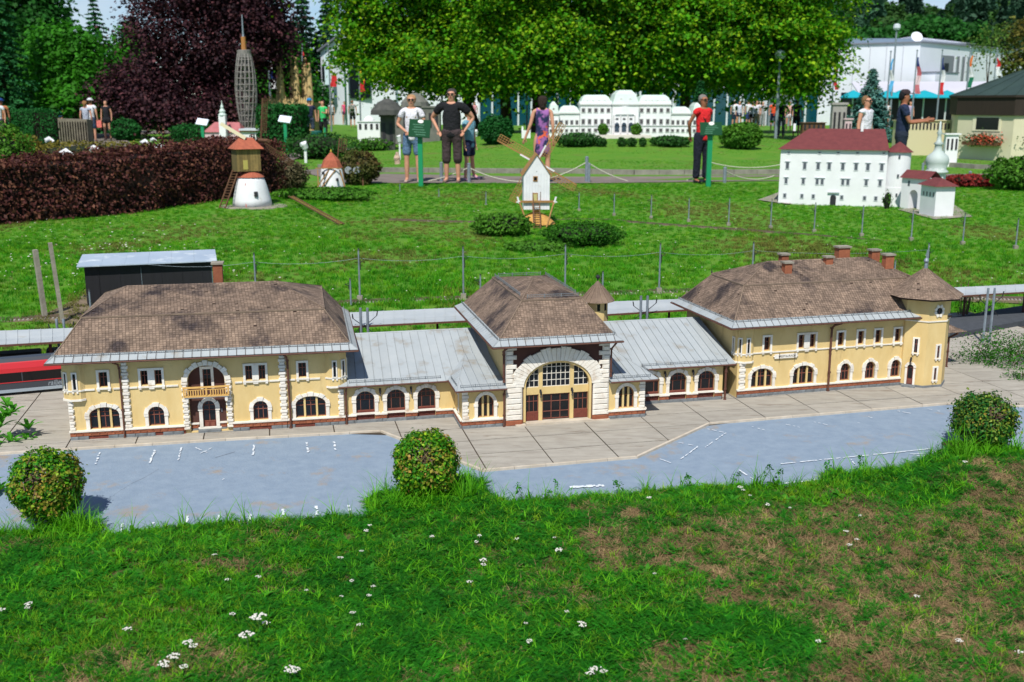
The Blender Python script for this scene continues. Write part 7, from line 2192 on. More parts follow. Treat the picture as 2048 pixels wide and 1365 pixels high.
mb = MB(); mb.lathe([(.15,ZZ(233)),(.16,ZZ(231)),(.10,ZZ(228)),(.12,ZZ(224)),(.05,ZZ(219)),(.06,ZZ(216)),(.02,ZZ(210)),(.006,ZZ(203))], (XX(450.5),-.18,0), 10); obj('onion_spire', mb, M_PG, ch_)
wh = thing('station_restaurant', 'low white model house with an orange eave at the foot of the lookout tower', 'house', T(AT(520,282,39).x, 39, AT(520,282,39).z)); kk_ = k3
obj('wall', MB().box(-37*kk_,34*kk_,0,.8,-.5,17*kk_), M_PW, wh); obj('roof', MB().box(-39*kk_,36*kk_,-.1,.9,19.5*kk_,23*kk_), plain('pale_flat_roof',(200,206,214),.6), wh); obj('orange_fascia', MB().box(-38*kk_,35*kk_,-.06,.86,17.01*kk_,19.49*kk_), plain('orange_fascia',(176,120,62),.8), wh)
for k in range(9): obj('window', MB().box((-18+k*5.4)*kk_,(-15.4+k*5.4)*kk_,-.02,-.001,6*kk_,13*kk_), M_DARKMET, wh)

# grey stone models under the trees
M_GST = mat('grey_model_stone', srgb(120,120,112), srgb(92,94,88), scale=5, rough=.9)
def grey_model(px0, px1, pb, pt, D, label, dome=None, mt=None, cols=8):
    a = AT(px0, pb, D); b = AT(px1, pb, D); k = (b.x-a.x)/(px1-px0); t = thing('model_building', label, 'model building', T(a.x, D, a.z)); L_ = b.x-a.x; h = (pb-pt)*k; mt = mt or M_GST
    obj('wall', MB().box(0, L_, 0, L_*.4, -1.2, h*.8), mt, t); obj('attic', MB().box(-.04, L_+.04, -.04, L_*.4+.04, h*.8001, h*.86), mt, t)
    for j in range(cols): x = L_*(j+.5)/cols; obj('opening', MB().box(x-L_/cols*.22, x+L_/cols*.22, -.02, -.001, h*.12, h*.62), M_DARKMET, t)
    if dome:
        mb = MB(); mb.lathe([(h*.5,h*.86),(h*.48,h*1.0),(h*.3,h*1.2),(h*.08,h*1.32)], (L_*dome,L_*.2,0), 12, sx=1); obj('dome', mb, mt, t)
    return t
grey_model(778,880,262,206,40,'grey stone model parliament behind the couple',.5)
grey_model(762,790,290,222,36,'dark grey model tower left of the woman in white',.5, mat('dark_model_stone', srgb(84,84,80), srgb(60,62,60), scale=5, rough=.9), 2)
grey_model(715,760,262,240,44,'small pale model house with a green roof',.5, M_PW, 4)
grey_model(1662,1690,275,196,38,'tall grey stone model tower left of the woman in white top',None,mat('pale_model_stone', srgb(170,166,160), srgb(140,138,134), scale=6, rough=.9),3)
grey_model(1688,1702,275,232,37,'slim pink striped model tower',None,M_PK,2)
grey_model(1800,1900,262,238,33,'long cream model temple beside the man in navy',None,mat('cream_model', srgb(206,196,160), rough=.9),14)
grey_model(1605,1650,262,243,36,'small model house with a brown roof',None,M_MWOODD,5)
grey_model(1890,1915,305,262,27,'white model fragment beside the kiosk',None,M_PW,3)
grey_model(60,112,238,222,60,'long pale model bridge at the far left',None,mat('bridge_stone', srgb(150,146,136), rough=.9),10)
br = thing('viaduct', 'grey arched model viaduct crossing the left background', 'bridge', T(AT(72,262,40).x, 40, 0)); kb = (AT(101,250,40)-AT(100,250,40)).length; zb = AT(72,262,40).z; L_ = 103*kb
holes = []
for k in range(20): x = L_*(k+.5)/20; holes.append([(x-.028,zb-.4),(x+.028,zb-.4),(x+.028,zb+.3),(x,zb+.36),(x-.028,zb+.3)])
wall('arcade', br, None, [(0,-.1),(L_,-.1),(L_,zb+22*kb),(0,zb+25*kb)], holes, mat('viaduct_stone', srgb(136,128,112), srgb(104,98,86), scale=3, rough=.95), depth=.5)
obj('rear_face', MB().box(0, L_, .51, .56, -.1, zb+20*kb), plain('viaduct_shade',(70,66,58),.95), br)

# ------------------------------------------------------------------ buildings
M_BW = mat('white_hall_cladding', srgb(226,230,238), srgb(216,222,230), scale=.5, rough=.7)
M_BJ = plain('cladding_joint', (186,190,198), .8); M_BD = plain('dark_opening', (16,22,30), .3); M_TEAL = mat('teal_glass_front', srgb(14,70,84), rough=.12, spec=.6); M_ALU = plain('white_aluminium', (206,214,220), .4)
D4 = 74.0; k4 = (AT(1700,150,D4)-AT(1699,150,D4)).length
def bx(px, D=D4): return AT(px, 200, D).x
def bz(py, D=D4): return AT(1024, py, D).z
rb_ = thing('white_hall', 'large white modern hall on the right with a roof terrace', 'building', T(bx(1832), D4, 0)); X0 = bx(1832)
def F2(px, D=D4): return bx(px, D)-X0
mb = MB(); A = Vector((F2(1560), 6.0, 0)); B = Vector((0,0,0)); C_ = Vector((F2(2260), 14.0, 0)); E_ = C_+Vector((0,18,0)); 
mb.prismz([(A.x,A.y),(B.x,B.y),(C_.x,C_.y),(E_.x,E_.y),(A.x,A.y+18)], 0, bz(86)); hb_ = obj('wall', mb, M_BW, rb_)
obj('roof_edge', MB().prismz([(A.x-.1,A.y-.1),(B.x,B.y-.15),(C_.x+.1,C_.y-.15),(C_.x,C_.y+.1),(B.x,B.y+.15),(A.x,A.y+.1)], bz(86)+.002, bz(83)), plain('roof_edge_grey',(120,124,134),.6), rb_)
for k in range(1, 10): p = A.lerp(B, k/10); obj('cladding_joint', MB().box(p.x-.02,p.x+.02,p.y-.04,p.y-.0,2.5,bz(87)), M_BJ, rb_)
angR = math.degrees(math.atan2(14.0, C_.x))
MR = Rz(angR)
def rx_(px): t = F2(px); return t*1.18
loggia = obj('loggia', MB().box(rx_(1912), rx_(2035), -.05, -.001, bz(163), bz(108)), plain('loggia_shade',(120,126,132),.8), rb_, MR)
obj('loggia_window', MB().box(rx_(1925), rx_(1940), -.09, -.051, bz(160), bz(124)), M_BD, rb_, MR)
for k in range(4): obj('pillar', MB().box(rx_(1958+k*22), rx_(1961+k*22), -.25, -.1, bz(163), bz(108)), M_ALU, rb_, MR)
obj('terrace_parapet', MB().box(rx_(1832), rx_(1920), -1.2, -.0011, bz(164), bz(146)), M_BW, rb_, MR); obj('parapet_cap', MB().box(rx_(1830), rx_(1922), -1.25, .0, bz(146)+.002, bz(144)), plain('roof_edge_grey',(120,124,134),.6), rb_, MR)
mb = MB(); mb.hexa([(F2(1668),-5.5,bz(194)),(F2(2060),-5.5,bz(194)),(F2(2060),-2,bz(166)),(F2(1700),0,bz(166)),(F2(1668),-5.5,bz(192)),(F2(2060),-5.5,bz(192)),(F2(2060),-2,bz(164)),(F2(1700),0,bz(164))]); obj('terrace_awning', mb, plain('pale_awning',(196,196,206),.8), rb_)
obj('terrace_interior', MB().box(F2(1668), F2(2000), -1.6, -1.5, 0, bz(186)), M_BD, rb_)
obj('roof_plant', MB().box(F2(1718), F2(1860), 3, 6, bz(86), bz(72)), plain('roof_plant_grey',(110,128,146),.6), rb_)
mb = MB(); mb.hexa([(F2(1880),6,bz(72)),(F2(1985),6,bz(84)),(F2(1985),12,bz(84)),(F2(1880),12,bz(72)),(F2(1866),5,bz(64)),(F2(2005),5,bz(80)),(F2(2005),12,bz(80)),(F2(1866),12,bz(64))]); obj('roof_canopy', mb, M_BW, rb_)
obj('roof_box', MB().box(F2(1890), F2(1960), 7, 10, bz(88), bz(70)), plain('roof_plant_grey',(110,128,146),.6), rb_)
ds = obj('satellite_dish', MB().lathe([(.02,.0),(.35,.08),(.62,.26),(.66,.28)], (0,0,0), 18), M_BW, rb_, T(F2(1838), 1.5, bz(74)) @ Rx(60) @ Sc(.6,.6,.6)); obj('dish_stand', MB().box(F2(1836), F2(1840), 1.4, 1.6, bz(86), bz(74)), M_GALV, rb_)
obj('sheet', MB().box(0,.01,0,.01,0,.01), M_BW, rb_, T(F2(1750), 3, bz(84))) if False else None
# left white building with a dark glazed bay
D5 = 78.0; xl = AT(690,200,D5).x
lb = thing('white_gable_building', 'white clad building with a rising roof line left of the big tree', 'building', T(xl, D5, 0)); zL = lambda py: AT(1024, py, D5).z
def fx(px): return AT(px, 200, D5).x-xl
mb = MB(); lf = Vector((fx(630), 3.0, 0)); c0 = Vector((0,0,0)); rt_ = Vector((fx(965), 2.0, 0))
mb.face([(lf.x,lf.y,0),(0,0,0),(0,0,zL(68)),(lf.x,lf.y,zL(100))]); mb.face([(0,0,0),(fx(790),.4,0),(fx(790),.4,zL(62)),(0,0,zL(68))]); mb.face([(0,0,zL(68)),(fx(790),.4,zL(62)),(fx(790),12,zL(62)),(lf.x,13,zL(100)),(lf.x,lf.y,zL(100))]); mb.face([(fx(790),.4,0),(fx(790),12,0),(fx(790),12,zL(62)),(fx(790),.4,zL(62))])
obj('wall', mb, M_BW, lb)
mb = MB(); mb.bar((lf.x-.1,lf.y,zL(99)),(0,-.1,zL(67)),.35,.12); obj('verge', mb, plain('roof_edge_grey',(120,124,134),.6), lb)
obj('lower_block', MB().box(fx(790)+.01, fx(1640), 1.0, 9, 0, zL(146)), M_BW, lb)
for (a, b, t_, bo_) in ((632,640,128,162),(638,642,184,194)): obj('side_window', MB().hexa([(fx(a),lf.y*(1-(a-630)/60)-.05,zL(bo_)),(fx(b),lf.y*(1-(b-630)/60)-.05,zL(bo_)),(fx(b),lf.y*(1-(b-630)/60),zL(bo_)),(fx(a),lf.y*(1-(a-630)/60),zL(bo_)),(fx(a),lf.y*(1-(a-630)/60)-.05,zL(t_)),(fx(b),lf.y*(1-(b-630)/60)-.05,zL(t_)),(fx(b),lf.y*(1-(b-630)/60),zL(t_)),(fx(a),lf.y*(1-(a-630)/60),zL(t_))]), M_BD, lb)
obj('banner_panel', MB().box(fx(652), fx(664), -.9+2.0, 1.15, zL(170), zL(110)), plain('pale_blue_panel',(196,214,222),.6), lb, T(0,-1.2,0))
obj('glazed_bay', MB().box(fx(701), fx(742), -.06, -.005, zL(197), zL(128)), M_BD, lb); obj('green_post', MB().box(fx(691), fx(694), -.3, -.1, 0, zL(90)), plain('post_green',(24,84,62),.6), lb); obj('white_post', MB().box(fx(695), fx(699), -.35, -.1, 0, zL(90)), M_ALU, lb)
# teal glass front behind the trees
D6 = 76.0; tf = thing('glass_front', 'teal glass facade with white frames under the big tree', 'building', T(AT(958,200,D6).x, D6, 0)); zt = lambda py: AT(1024, py, D6).z; ft = lambda px: AT(px,200,D6).x-AT(958,200,D6).x
obj('wall', MB().box(0, ft(1640), .3, 4, 0, zt(150)), M_BW, tf)
for k in range(26):
    a, b = 958+k*26.2, 958+(k+1)*26.2
    obj('pane', MB().box(ft(a)+.06, ft(b)-.06, .2, .29, 0, zt(176)), M_TEAL, tf); obj('frame_post', MB().box(ft(a)-.06, ft(a)+.06, .12, .28, 0, zt(176)), M_ALU, tf)
for a, b in ((1228,1278),(1310,1345),(1483,1526)):
    mb = MB(); mb.box(ft(a),ft(b),-.6,-.4,zt(180),zt(177)); mb.box(ft(a)-.08,ft(a)+.08,-.6,-.4,0,zt(177)); mb.box(ft(b)-.08,ft(b)+.08,-.6,-.4,0,zt(177)); obj('portal_frame', mb, M_ALU, tf)
mb = MB(); mb.box(ft(1528),ft(1573),-1.5,-1.3,0,zt(190)); obj('grey_screen', mb, plain('grey_screen',(120,132,140),.6), tf)
# turquoise parasols
M_TQ = mat('turquoise_canvas', srgb(24,176,196), rough=.8, trans=.25)
para = None
for i, (px, w) in enumerate([(1706,58),(1775,66),(1800,60),(1848,76),(1893,58)]):
    D = 66+i*.6; h0 = AT(px,195,D).z; h1 = AT(px,184,D).z; k = (AT(px+1,195,D)-AT(px,195,D)).length
    M = T(AT(px,195,D).x, D, 0)
    lab = ['leftmost turquoise parasol beside the blue spruce','turquoise parasol just right of the blue spruce','turquoise parasol with a white patch','widest turquoise parasol near the middle flagpole','rightmost turquoise parasol beside the kiosk roof'][i]
    t = thing('parasol', lab, 'parasol', M, 'turquoise terrace parasols'); mb = MB(); r = w*k/2
    mb.lathe([(r,h0-.05),(r,h0),(r*.55,h0+(h1-h0)*.7),(.03,h1+.1)], (0,0,0), 4, ph=math.pi/4); obj('canvas', mb, M_TQ, t); mb = MB(); mb.tube([(0,0,0),(0,0,h1)], .05, 6); obj('pole', mb, M_ALU, t)
    if i == 2: obj('white_patch', MB().box(-.35,.35,-r*.72,-r*.70,h0+.02,h0+.14), M_BW, t)
# flagpoles
def flag(px, pb, tp, D, cols, fa, fb, label, w=.30, lean=0):
    w *= .62
    b = AT(px, 205, D); t = thing('flagpole', label, 'flagpole', T(b.x, D, 0), 'flagpoles with hanging flags'); zt_ = AT(px, tp, D).z
    mb = MB(); mb.tube([(0,0,-.1),(lean*.5,0,zt_/2),(lean,0,zt_)], [.05,.045,.03], 8); mb.lathe([(.03,0),(.06,.05),(.02,.1)], (lean,0,zt_), 8); obj('pole', mb, M_GALV, t)
    n = len(cols); r = random.Random(int(px)); z0, z1 = AT(px,fa,D).z, AT(px,fb,D).z
    prev = None
    for i, c in enumerate(cols):
        za, zb_ = z0+(z1-z0)*i/n, z0+(z1-z0)*(i+1)/n; mb = MB(); m = 4
        for j in range(m):
            f0, f1 = (i+j/m)/n, (i+(j+1)/m)/n; w0, w1 = w*(.45+.75*f0), w*(.45+.75*f1)
            q0, q1 = za+(zb_-za)*j/m, za+(zb_-za)*(j+1)/m; s0, s1 = .06*math.sin(f0*9+px), .06*math.sin(f1*9+px); lx = lean*.8
            for (u, v) in ((0,.35),(.35,.7),(.7,1)):
                y0, y1 = .05*math.sin(u*9+f0*4), .05*math.sin(v*9+f0*4)
                mb.face([(lx+.05+w0*u+s0,y0,q0),(lx+.05+w0*v+s0,y1,q0),(lx+.05+w1*v+s1,y1,q1),(lx+.05+w1*u+s1,y0,q1)])
        obj('flag_cloth', mb, plain('flag_%d_%d_%d' % c, c, .8), t)
RED, WHT, BLU, GRN, YLW, LBL, ORG = (204,46,50), (226,228,232), (30,52,120), (20,110,80), (236,200,60), (92,176,226), (220,120,50)
flag(150,0,80,52,[WHT,BLU,RED,WHT,BLU,RED],96,178,'flagpole with a white blue and red flag at the far left', .35, -1.0*.45)
flag(214,0,86,52,[BLU,BLU,BLU,YLW],100,160,'flagpole with a blue flag before the left spruce', .28, -.2)
flag(418,0,96,60,[LBL,WHT,BLU],130,178,'thin flagpole with a blue and white flag before the purple beech', .25)
flag(479,0,108,60,[ORG,RED,RED],112,165,'flagpole with an orange red flag left of the lookout tower', .25)
flag(541,0,88,56,[RED,WHT,BLU,WHT],98,178,'flagpole with a red white and blue flag right of the lookout tower', .42)
flag(602,0,92,60,[RED,RED,RED],104,180,'flagpole with a long red flag among the spires', .36, .2)
flag(661,0,92,60,[GRN,WHT,RED],102,174,'flagpole with a green white and red flag before the white building', .48)
flag(720,0,130,60,[YLW,YLW,RED,RED],140,184,'flagpole with a yellow and red flag under the tree', .40)
flag(1664,0,118,60,[RED,WHT,RED],130,180,'flagpole with a red flag at the right rim of the big tree', .3)
flag(1774,0,105,58,[LBL,WHT,LBL],118,184,'flagpole with a light blue and white flag left on the terrace', .3)
flag(1826,0,103,58,[BLU,(196,110,120),(214,190,196),(196,110,120)],115,188,'flagpole with a red and white striped flag on the terrace', .42)
flag(1876,0,102,58,[BLU,WHT,RED],116,190,'flagpole with a blue white and red flag on the terrace', .32)
flag(1931,0,98,58,[ORG,WHT,GRN],112,176,'flagpole with an orange white and green flag left of the kiosk', .34)
flag(1984,0,100,58,[RED,WHT],116,152,'flagpole with a red and white flag above the kiosk roof', .34)
flag(1016,0,118,60,[BLU,WHT,RED],126,176,'flagpole with a blue white and red flag between the tree trunks', .28)
flag(1054,0,118,60,[YLW,BLU],140,160,'flagpole with a yellow flag beside the main trunk', .28)
flag(1216,0,118,60,[WHT,RED],146,176,'flagpole with a red flag above the palace', .28)
# street lamps
for i, (px, tp, pb, D) in enumerate([(1555,118,262,44),(1782,60,215,66)]):
    b = AT(px, 205, D); t = thing('street_lamp', ['grey lamp post beside the dark statues','tall lamp post rising before the white hall'][i], 'street lamp', T(b.x, D, 0)); z = AT(px, tp, D).z
    mb = MB(); mb.tube([(0,0,-.1),(0,0,z)], [.07,.05], 8); obj('pole', mb, M_GALV, t); mb = MB(); mb.lathe([(.16,0),(.22,.1),(.2,.3),(.05,.36)], (0,0,z), 10); obj('lantern', mb, M_ALU, t)

# ------------------------------------------------------------------ hill and far forest
hb2 = MB(); nX, nY = 40, 14
def hillz(x, y): return (13+36*sstep(95, 190, x-(y-170)*.1))*sstep(170, 260, y)*sstep(-70, 60, x)*(1+.10*mnoise.noise(Vector((x*.012,y*.012,0))))
for j in range(nY+1):
    for i in range(nX+1): x, y = -200+700*i/nX, 165+260*j/nY; hb2.v.append((x, y, hillz(x, y)-1))
for j in range(nY):
    for i in range(nX): hb2.f.append((j*(nX+1)+i, j*(nX+1)+i+1, (j+1)*(nX+1)+i+1, (j+1)*(nX+1)+i)); hb2.m.append(0)
obj('hill', hb2, mat('forest_floor', srgb(34,52,28), srgb(26,42,24), scale=.1, rough=1), kind='structure', smooth=True, label='wooded hill rising behind the white hall', cat='hill')
def far_tree(h, r, lm, con=True, seed=1):
    q = np.random.default_rng(seed); Cs = []
    if con:
        n = 500; t = q.random(n)**.8; R = r*(1-t)**.9*(.6+.5*q.random(n)); a = q.random(n)*6.283; C = np.stack([R*np.cos(a), R*np.sin(a), h*(.08+.92*t)-.25*R], 1)
    else:
        d = unit(600, q); C = d*(.75+.3*q.random(600))[:, None]*np.array([r,r,h*.42])+np.array([0,0,h*.55])
    me = leaf_mesh('far', C, (.7+.5*q.random(len(C)))*h*.09, q.normal(size=C.shape)*.6+np.array([0,0,.7]), .6, q); me.materials.append(lm); return bpy.data.objects.new('far_%02d' % seed, me)
FC1 = leafmat('far_conifer', (58,96,68), (44,78,62), .2, .35, .05, rnd='object'); FC2 = leafmat('far_broadleaf', (56,96,34), (42,80,30), .2, .35, .05, rnd='object')  # conifer green lightened and blued, distance haze put into the colour
FT = [far_tree(16, 3.2, FC1, True, 1), far_tree(19, 3.4, FC1, True, 2), far_tree(12, 5, FC2, False, 3)]
P_, R_, S_, I_ = [], [], [], []
for k in range(2600):
    y = rr.uniform(172, 330); x = rr.uniform(-30, 230)+(y-172)*.35
    z = hillz(x, y)
    if z < 2: continue
    P_.append((x, y, z-1.5)); R_.append((0,0,rr.uniform(0,6.28))); S_.append(rr.uniform(.6,1.15)); I_.append(2 if (rr.random() < .12 or (z < 16 and rr.random() < .6)) else rr.randint(0,1))
gn_scatter('hill_forest', P_, R_, S_, I_, FT, 'dark conifer forest covering the hill behind the white hall', 'forest')

# ------------------------------------------------------------------ trees
TG1 = leafmat('plane_leaf', (84,156,14), (48,118,10), .45, .5, .35, c3=(150,184,28)); TG2 = leafmat('dark_broadleaf', (46,108,34), (30,84,30), .35, .4, .6)  # plane leaves' brightest yellow green puts sunlit leaves into the colour
TG3 = leafmat('bright_broadleaf', (62,134,24), (46,112,24), .4, .35, .8); TP = leafmat('copper_beech_leaf', (52,26,36), (36,18,28), .2, .5, 1.2, c3=(92,54,58)); TCn = leafmat('blue_spruce_needle', (98,146,136), (68,118,110), .15, .4, 1); TCn2 = leafmat('spruce_needle', (46,112,56), (32,92,50), .15, .4, 1)  # lighter tone of the beech leaves is highlights put into the colour
TCn3 = leafmat('dark_spruce_needle', (36,82,54), (26,64,46), .15, .4, 1)
def blob(px, py, D, rx, ry, rz): p = AT(px, py, D); return (p.x, p.y, p.z, rx, ry, rz)
DT = 46.0
def tb(px, D): p = AT(px, 205, D); return Vector((p.x, p.y, 0))
broadleaf('plane_tree', 'big bright green plane tree spreading over the middle of the park', 'tree', tb(1072,DT), 3.2,
    [blob(1060,70,DT,4.69,3.86,2.48), blob(900,110,DT-.6,3.04,2.62,1.59), blob(1180,78,DT-1,3.59,2.90,1.86), blob(1000,-60,DT,4.69,4.14,2.21), blob(1210,-50,DT,4.14,3.59,2.21), blob(1090,128,DT-1.4,2.76,1.66,0.76), blob(980,140,DT-1,2.21,1.93,0.69)], TG1, .165, .62, .50, 270, .22, None, .22, 5, .4, trunk_top=AT(1078,60,DT))
broadleaf('plane_tree', 'bright plane tree with low twigs reaching over the white building', 'tree', tb(962,DT+3), 3.0,
    [blob(800,70,DT+1,3.04,2.62,1.79), blob(762,100,DT,1.60,1.66,1.03), blob(850,122,DT+1,2.62,2.07,0.90), blob(800,-30,DT+1,3.31,2.76,1.79), blob(738,30,DT+1,1.30,1.38,1.24), blob(900,148,DT+2,2.21,1.93,0.52)], TG1, .165, .62, .48, 270, .18, None, .22, 6, .4, trunk_top=AT(900,120,DT+2))
broadleaf('plane_tree', 'broad plane tree forming the right half of the canopy', 'tree', tb(1392,DT+2), 3.2,
    [blob(1370,70,DT,4.14,3.45,2.35), blob(1510,80,DT-.5,3.45,2.90,2.14), blob(1600,60,DT,1.93,1.93,1.66), blob(1430,-50,DT,4.69,3.86,2.07), blob(1590,-30,DT,2.35,2.21,1.66), blob(1590,130,DT-.5,1.52,1.52,0.97), blob(1300,122,DT-1,2.48,1.93,0.90), blob(1470,130,DT-.6,2.62,1.93,0.90), blob(1620,165,DT,1.03,1.10,0.55)], TG1, .165, .62, .50, 270, .2, None, .22, 7, .4, trunk_top=AT(1400,80,DT+1))
broadleaf('shade_tree', 'dark leaved tree standing in shade behind the plane trees', 'tree', tb(1012,DT+12), 3.5,
    [blob(1010,80,DT+11,5.0,3,2.5), blob(1200,80,DT+11,5.0,3,2.5), blob(870,90,DT+11,2.6,3,1.9)], TG2, .30, 2.4, .5, 40, .3, None, .4, 8, .4)
broadleaf('shade_tree', 'second dark tree behind the right plane tree', 'tree', tb(1370,DT+12), 3.5,
    [blob(1380,80,DT+11,5.4,3,2.6), blob(1540,80,DT+11,3.2,2.6,2.4)], TG2, .30, 2.4, .5, 40, .3, None, .4, 9, .4)
broadleaf('copper_beech', 'huge dark purple copper beech left of the lookout tower', 'tree', tb(420,50), 4,
    [blob(420,60,50,3.6,3,2.6), blob(338,120,49,1.5,1.8,1.8), blob(470,70,50,2.6,2.4,2.3), blob(430,-40,50,3.6,3,2.0), blob(245,178,48,1.3,1.4,.8), blob(330,205,47.5,2.0,1.5,.8), blob(420,190,49,2.2,1.8,1.4), blob(510,20,50,1.6,1.5,1.3), blob(285,150,48.5,1.5,1.3,1.2), blob(455,215,48,1.4,1.2,.7)], TP, .15, 1.6, .50, 130, .35, None, .35, 10, .5)
broadleaf('broadleaf_tree', 'bright green round tree behind the left flagpole', 'tree', tb(150,50), 3, [blob(140,120,50,1.9,1.8,1.6), blob(98,140,50,1.2,1.4,1.3), blob(185,140,49,1.3,1.4,1.3), blob(150,190,48,1.9,1.5,.8), blob(120,82,50,1.1,1.1,.8)], TG3, .22, 3, .42, 44, .2, None, .4, 11, .5)
broadleaf('broadleaf_tree', 'bright green tree peeping between spruce and copper beech', 'tree', tb(262,64), 3, [blob(262,100,64,1.3,1.3,1.4), blob(245,150,63,1.6,1.4,1.2)], TG3, .30, 10, .3, 10, .15, None, .4, 12, .5)
broadleaf('broadleaf_tree', 'yellow green tree between the lookout tower and the spires', 'tree', tb(548,66), 3, [blob(550,120,66,1.9,1.6,1.9), blob(520,170,65,1.6,1.4,1.2), blob(570,170,65,1.3,1.2,1.1)], TG3, .30, 10, .3, 10, .15, None, .4, 13, .5)
broadleaf('dark_tree', 'tall dark green tree at the top left corner', 'tree', tb(90,80), 5, [blob(50,30,80,2.9,3,3.2), blob(20,90,78,2.0,2,2.6), blob(85,70,78,1.5,2,2.2), blob(40,-60,80,3.2,3,3.0)], TG2, .34, 2.5, .6, 34, .3, None, .4, 14, .5)
broadleaf('dark_tree', 'dark bushes under the trees at the far left', 'tree', tb(80,66), 1, [blob(60,200,66,2.2,2,1.3), blob(140,205,66,2.4,2,1.1), blob(230,210,66,2.2,2,1.0), blob(330,225,66,2.6,2,1.0)], TG2, .26, 9, .3, 10, .15, None, .4, 15, .5)
broadleaf('dark_tree', 'dark thicket behind the lookout tower', 'tree', tb(560,80), 2, [blob(560,190,80,4.2,2,1.6), blob(470,205,80,3.0,2,1.2)], TG2, .3, 7, .35, 10, .2, None, .4, 16, .5)
def con(px, tp, D, wpx, lm, label, seed, **k):
    b = tb(px, D); h = AT(px, tp, D).z; kk = (AT(px+1,tp,D)-AT(px,tp,D)).length; return conifer('spruce', label, b, h, wpx*kk/2, lm, seed, 'spruces in the background', **k)
con(12,-130,46,150,TCn2,'big drooping spruce cut by the left picture edge',1,dens=1.2,needle=.22,droop=.35)
con(203,-8,56,150,TCn2,'tall green spruce behind the blue flag',2,dens=1.2,needle=.22,droop=.3)
con(1742,136,44,112,TCn,'blue spruce in front of the turquoise parasols',3,dens=1.4,needle=.14,droop=.25)
con(262,40,90,60,TCn3,'thin dark spire shaped spruce against the sky',4,needle=.5); con(275,28,92,50,TCn3,'second thin spruce against the sky',5,needle=.5)
con(150,12,95,60,TCn3,'small dark spruce between the tree crowns',6,needle=.5)
con(565,-20,84,110,TCn3,'dark spruce right of the copper beech',7,needle=.5); con(612,-40,86,110,TCn3,'tall dark spruce above the spires',8,needle=.5); con(660,-30,88,110,TCn3,'dark spruce above the white gable roof',9,needle=.5); con(700,20,92,90,TCn3,'dark spruce half hidden by the plane tree',10,needle=.5); con(590,40,80,100,TCn3,'lower dark spruce behind the spires',11,needle=.5)
con(1400,160,40,60,TCn2,'small dark conifer behind the woman in red',12,needle=.16)
broadleaf('broadleaf_tree', 'green tree on the roof line at the right', 'tree', tb(1800,120), 3, [blob(1850,62,120,3,4,1.3), blob(1790,70,120,2.4,3,1.0), blob(1905,66,120,3,4,1.2), blob(1720,80,118,4,3,.9)], TG2, .5, 4, .6, 10, .25, None, .4, 17, .5)
broadleaf('young_birch', 'thin pale green birch before the white hall', 'tree', tb(1975,62), 3, [blob(1975,90,62,1.1,1,1.1), blob(1985,60,62,.8,.8,.7)], leafmat('birch_leaf',(96,130,50),(80,112,44),.4,.3,1), .14, 5, .3, 8, .08, None, .2, 18, .5)
broadleaf('broadleaf_tree', 'reddish green tree cut by the right picture edge', 'tree', tb(2045,64), 3, [blob(2050,90,64,1.5,1.4,1.6), blob(2035,130,64,1.0,1,.9)], leafmat('rusty_leaf',(110,100,44),(70,104,36),.35,.35,.6), .24, 8, .3, 9, .15, None, .4, 19, .5)
# ------------------------------------------------------------------ people
SKIN = mat('skin', srgb(206,152,124), srgb(192,138,112), scale=12, rough=.6)
SKIN2 = mat('tanned_skin', srgb(164,108,80), srgb(150,96,70), scale=12, rough=.6)
def cloth(c, rough=.9): return plain('cloth_%d_%d_%d' % c, c, rough, bump=1.0, bscale=13, dist=.05)
def skin_mesh(name, V, E, R, sub=1, root=0):
    me = bpy.data.meshes.new(name); me.from_pydata([tuple(v) for v in V], E, []); me.update()
    o = bpy.data.objects.new(name, me); COL.objects.link(o)
    m = o.modifiers.new('skin', 'SKIN'); m.use_smooth_shade = True
    sv = me.skin_vertices[0].data
    for i, r in enumerate(R):
        sv[i].radius = r if isinstance(r, tuple) else (r, r); sv[i].use_root = (i == root)
    if sub:
        s = o.modifiers.new('sub', 'SUBSURF'); s.levels = sub; s.render_levels = sub
    dg = bpy.context.evaluated_depsgraph_get(); dg.update()
    out = bpy.data.meshes.new_from_object(o.evaluated_get(dg))
    bpy.data.objects.remove(o); bpy.data.meshes.remove(me)
    return out
def join_mesh(name, ms):
    bm_ = bmesh.new()
    for m in ms: bm_.from_mesh(m)
    out = bpy.data.meshes.new(name); bm_.to_mesh(out); bm_.free()
    for p in out.polygons: p.use_smooth = True
    return out
def V3(*a): return Vector(a)
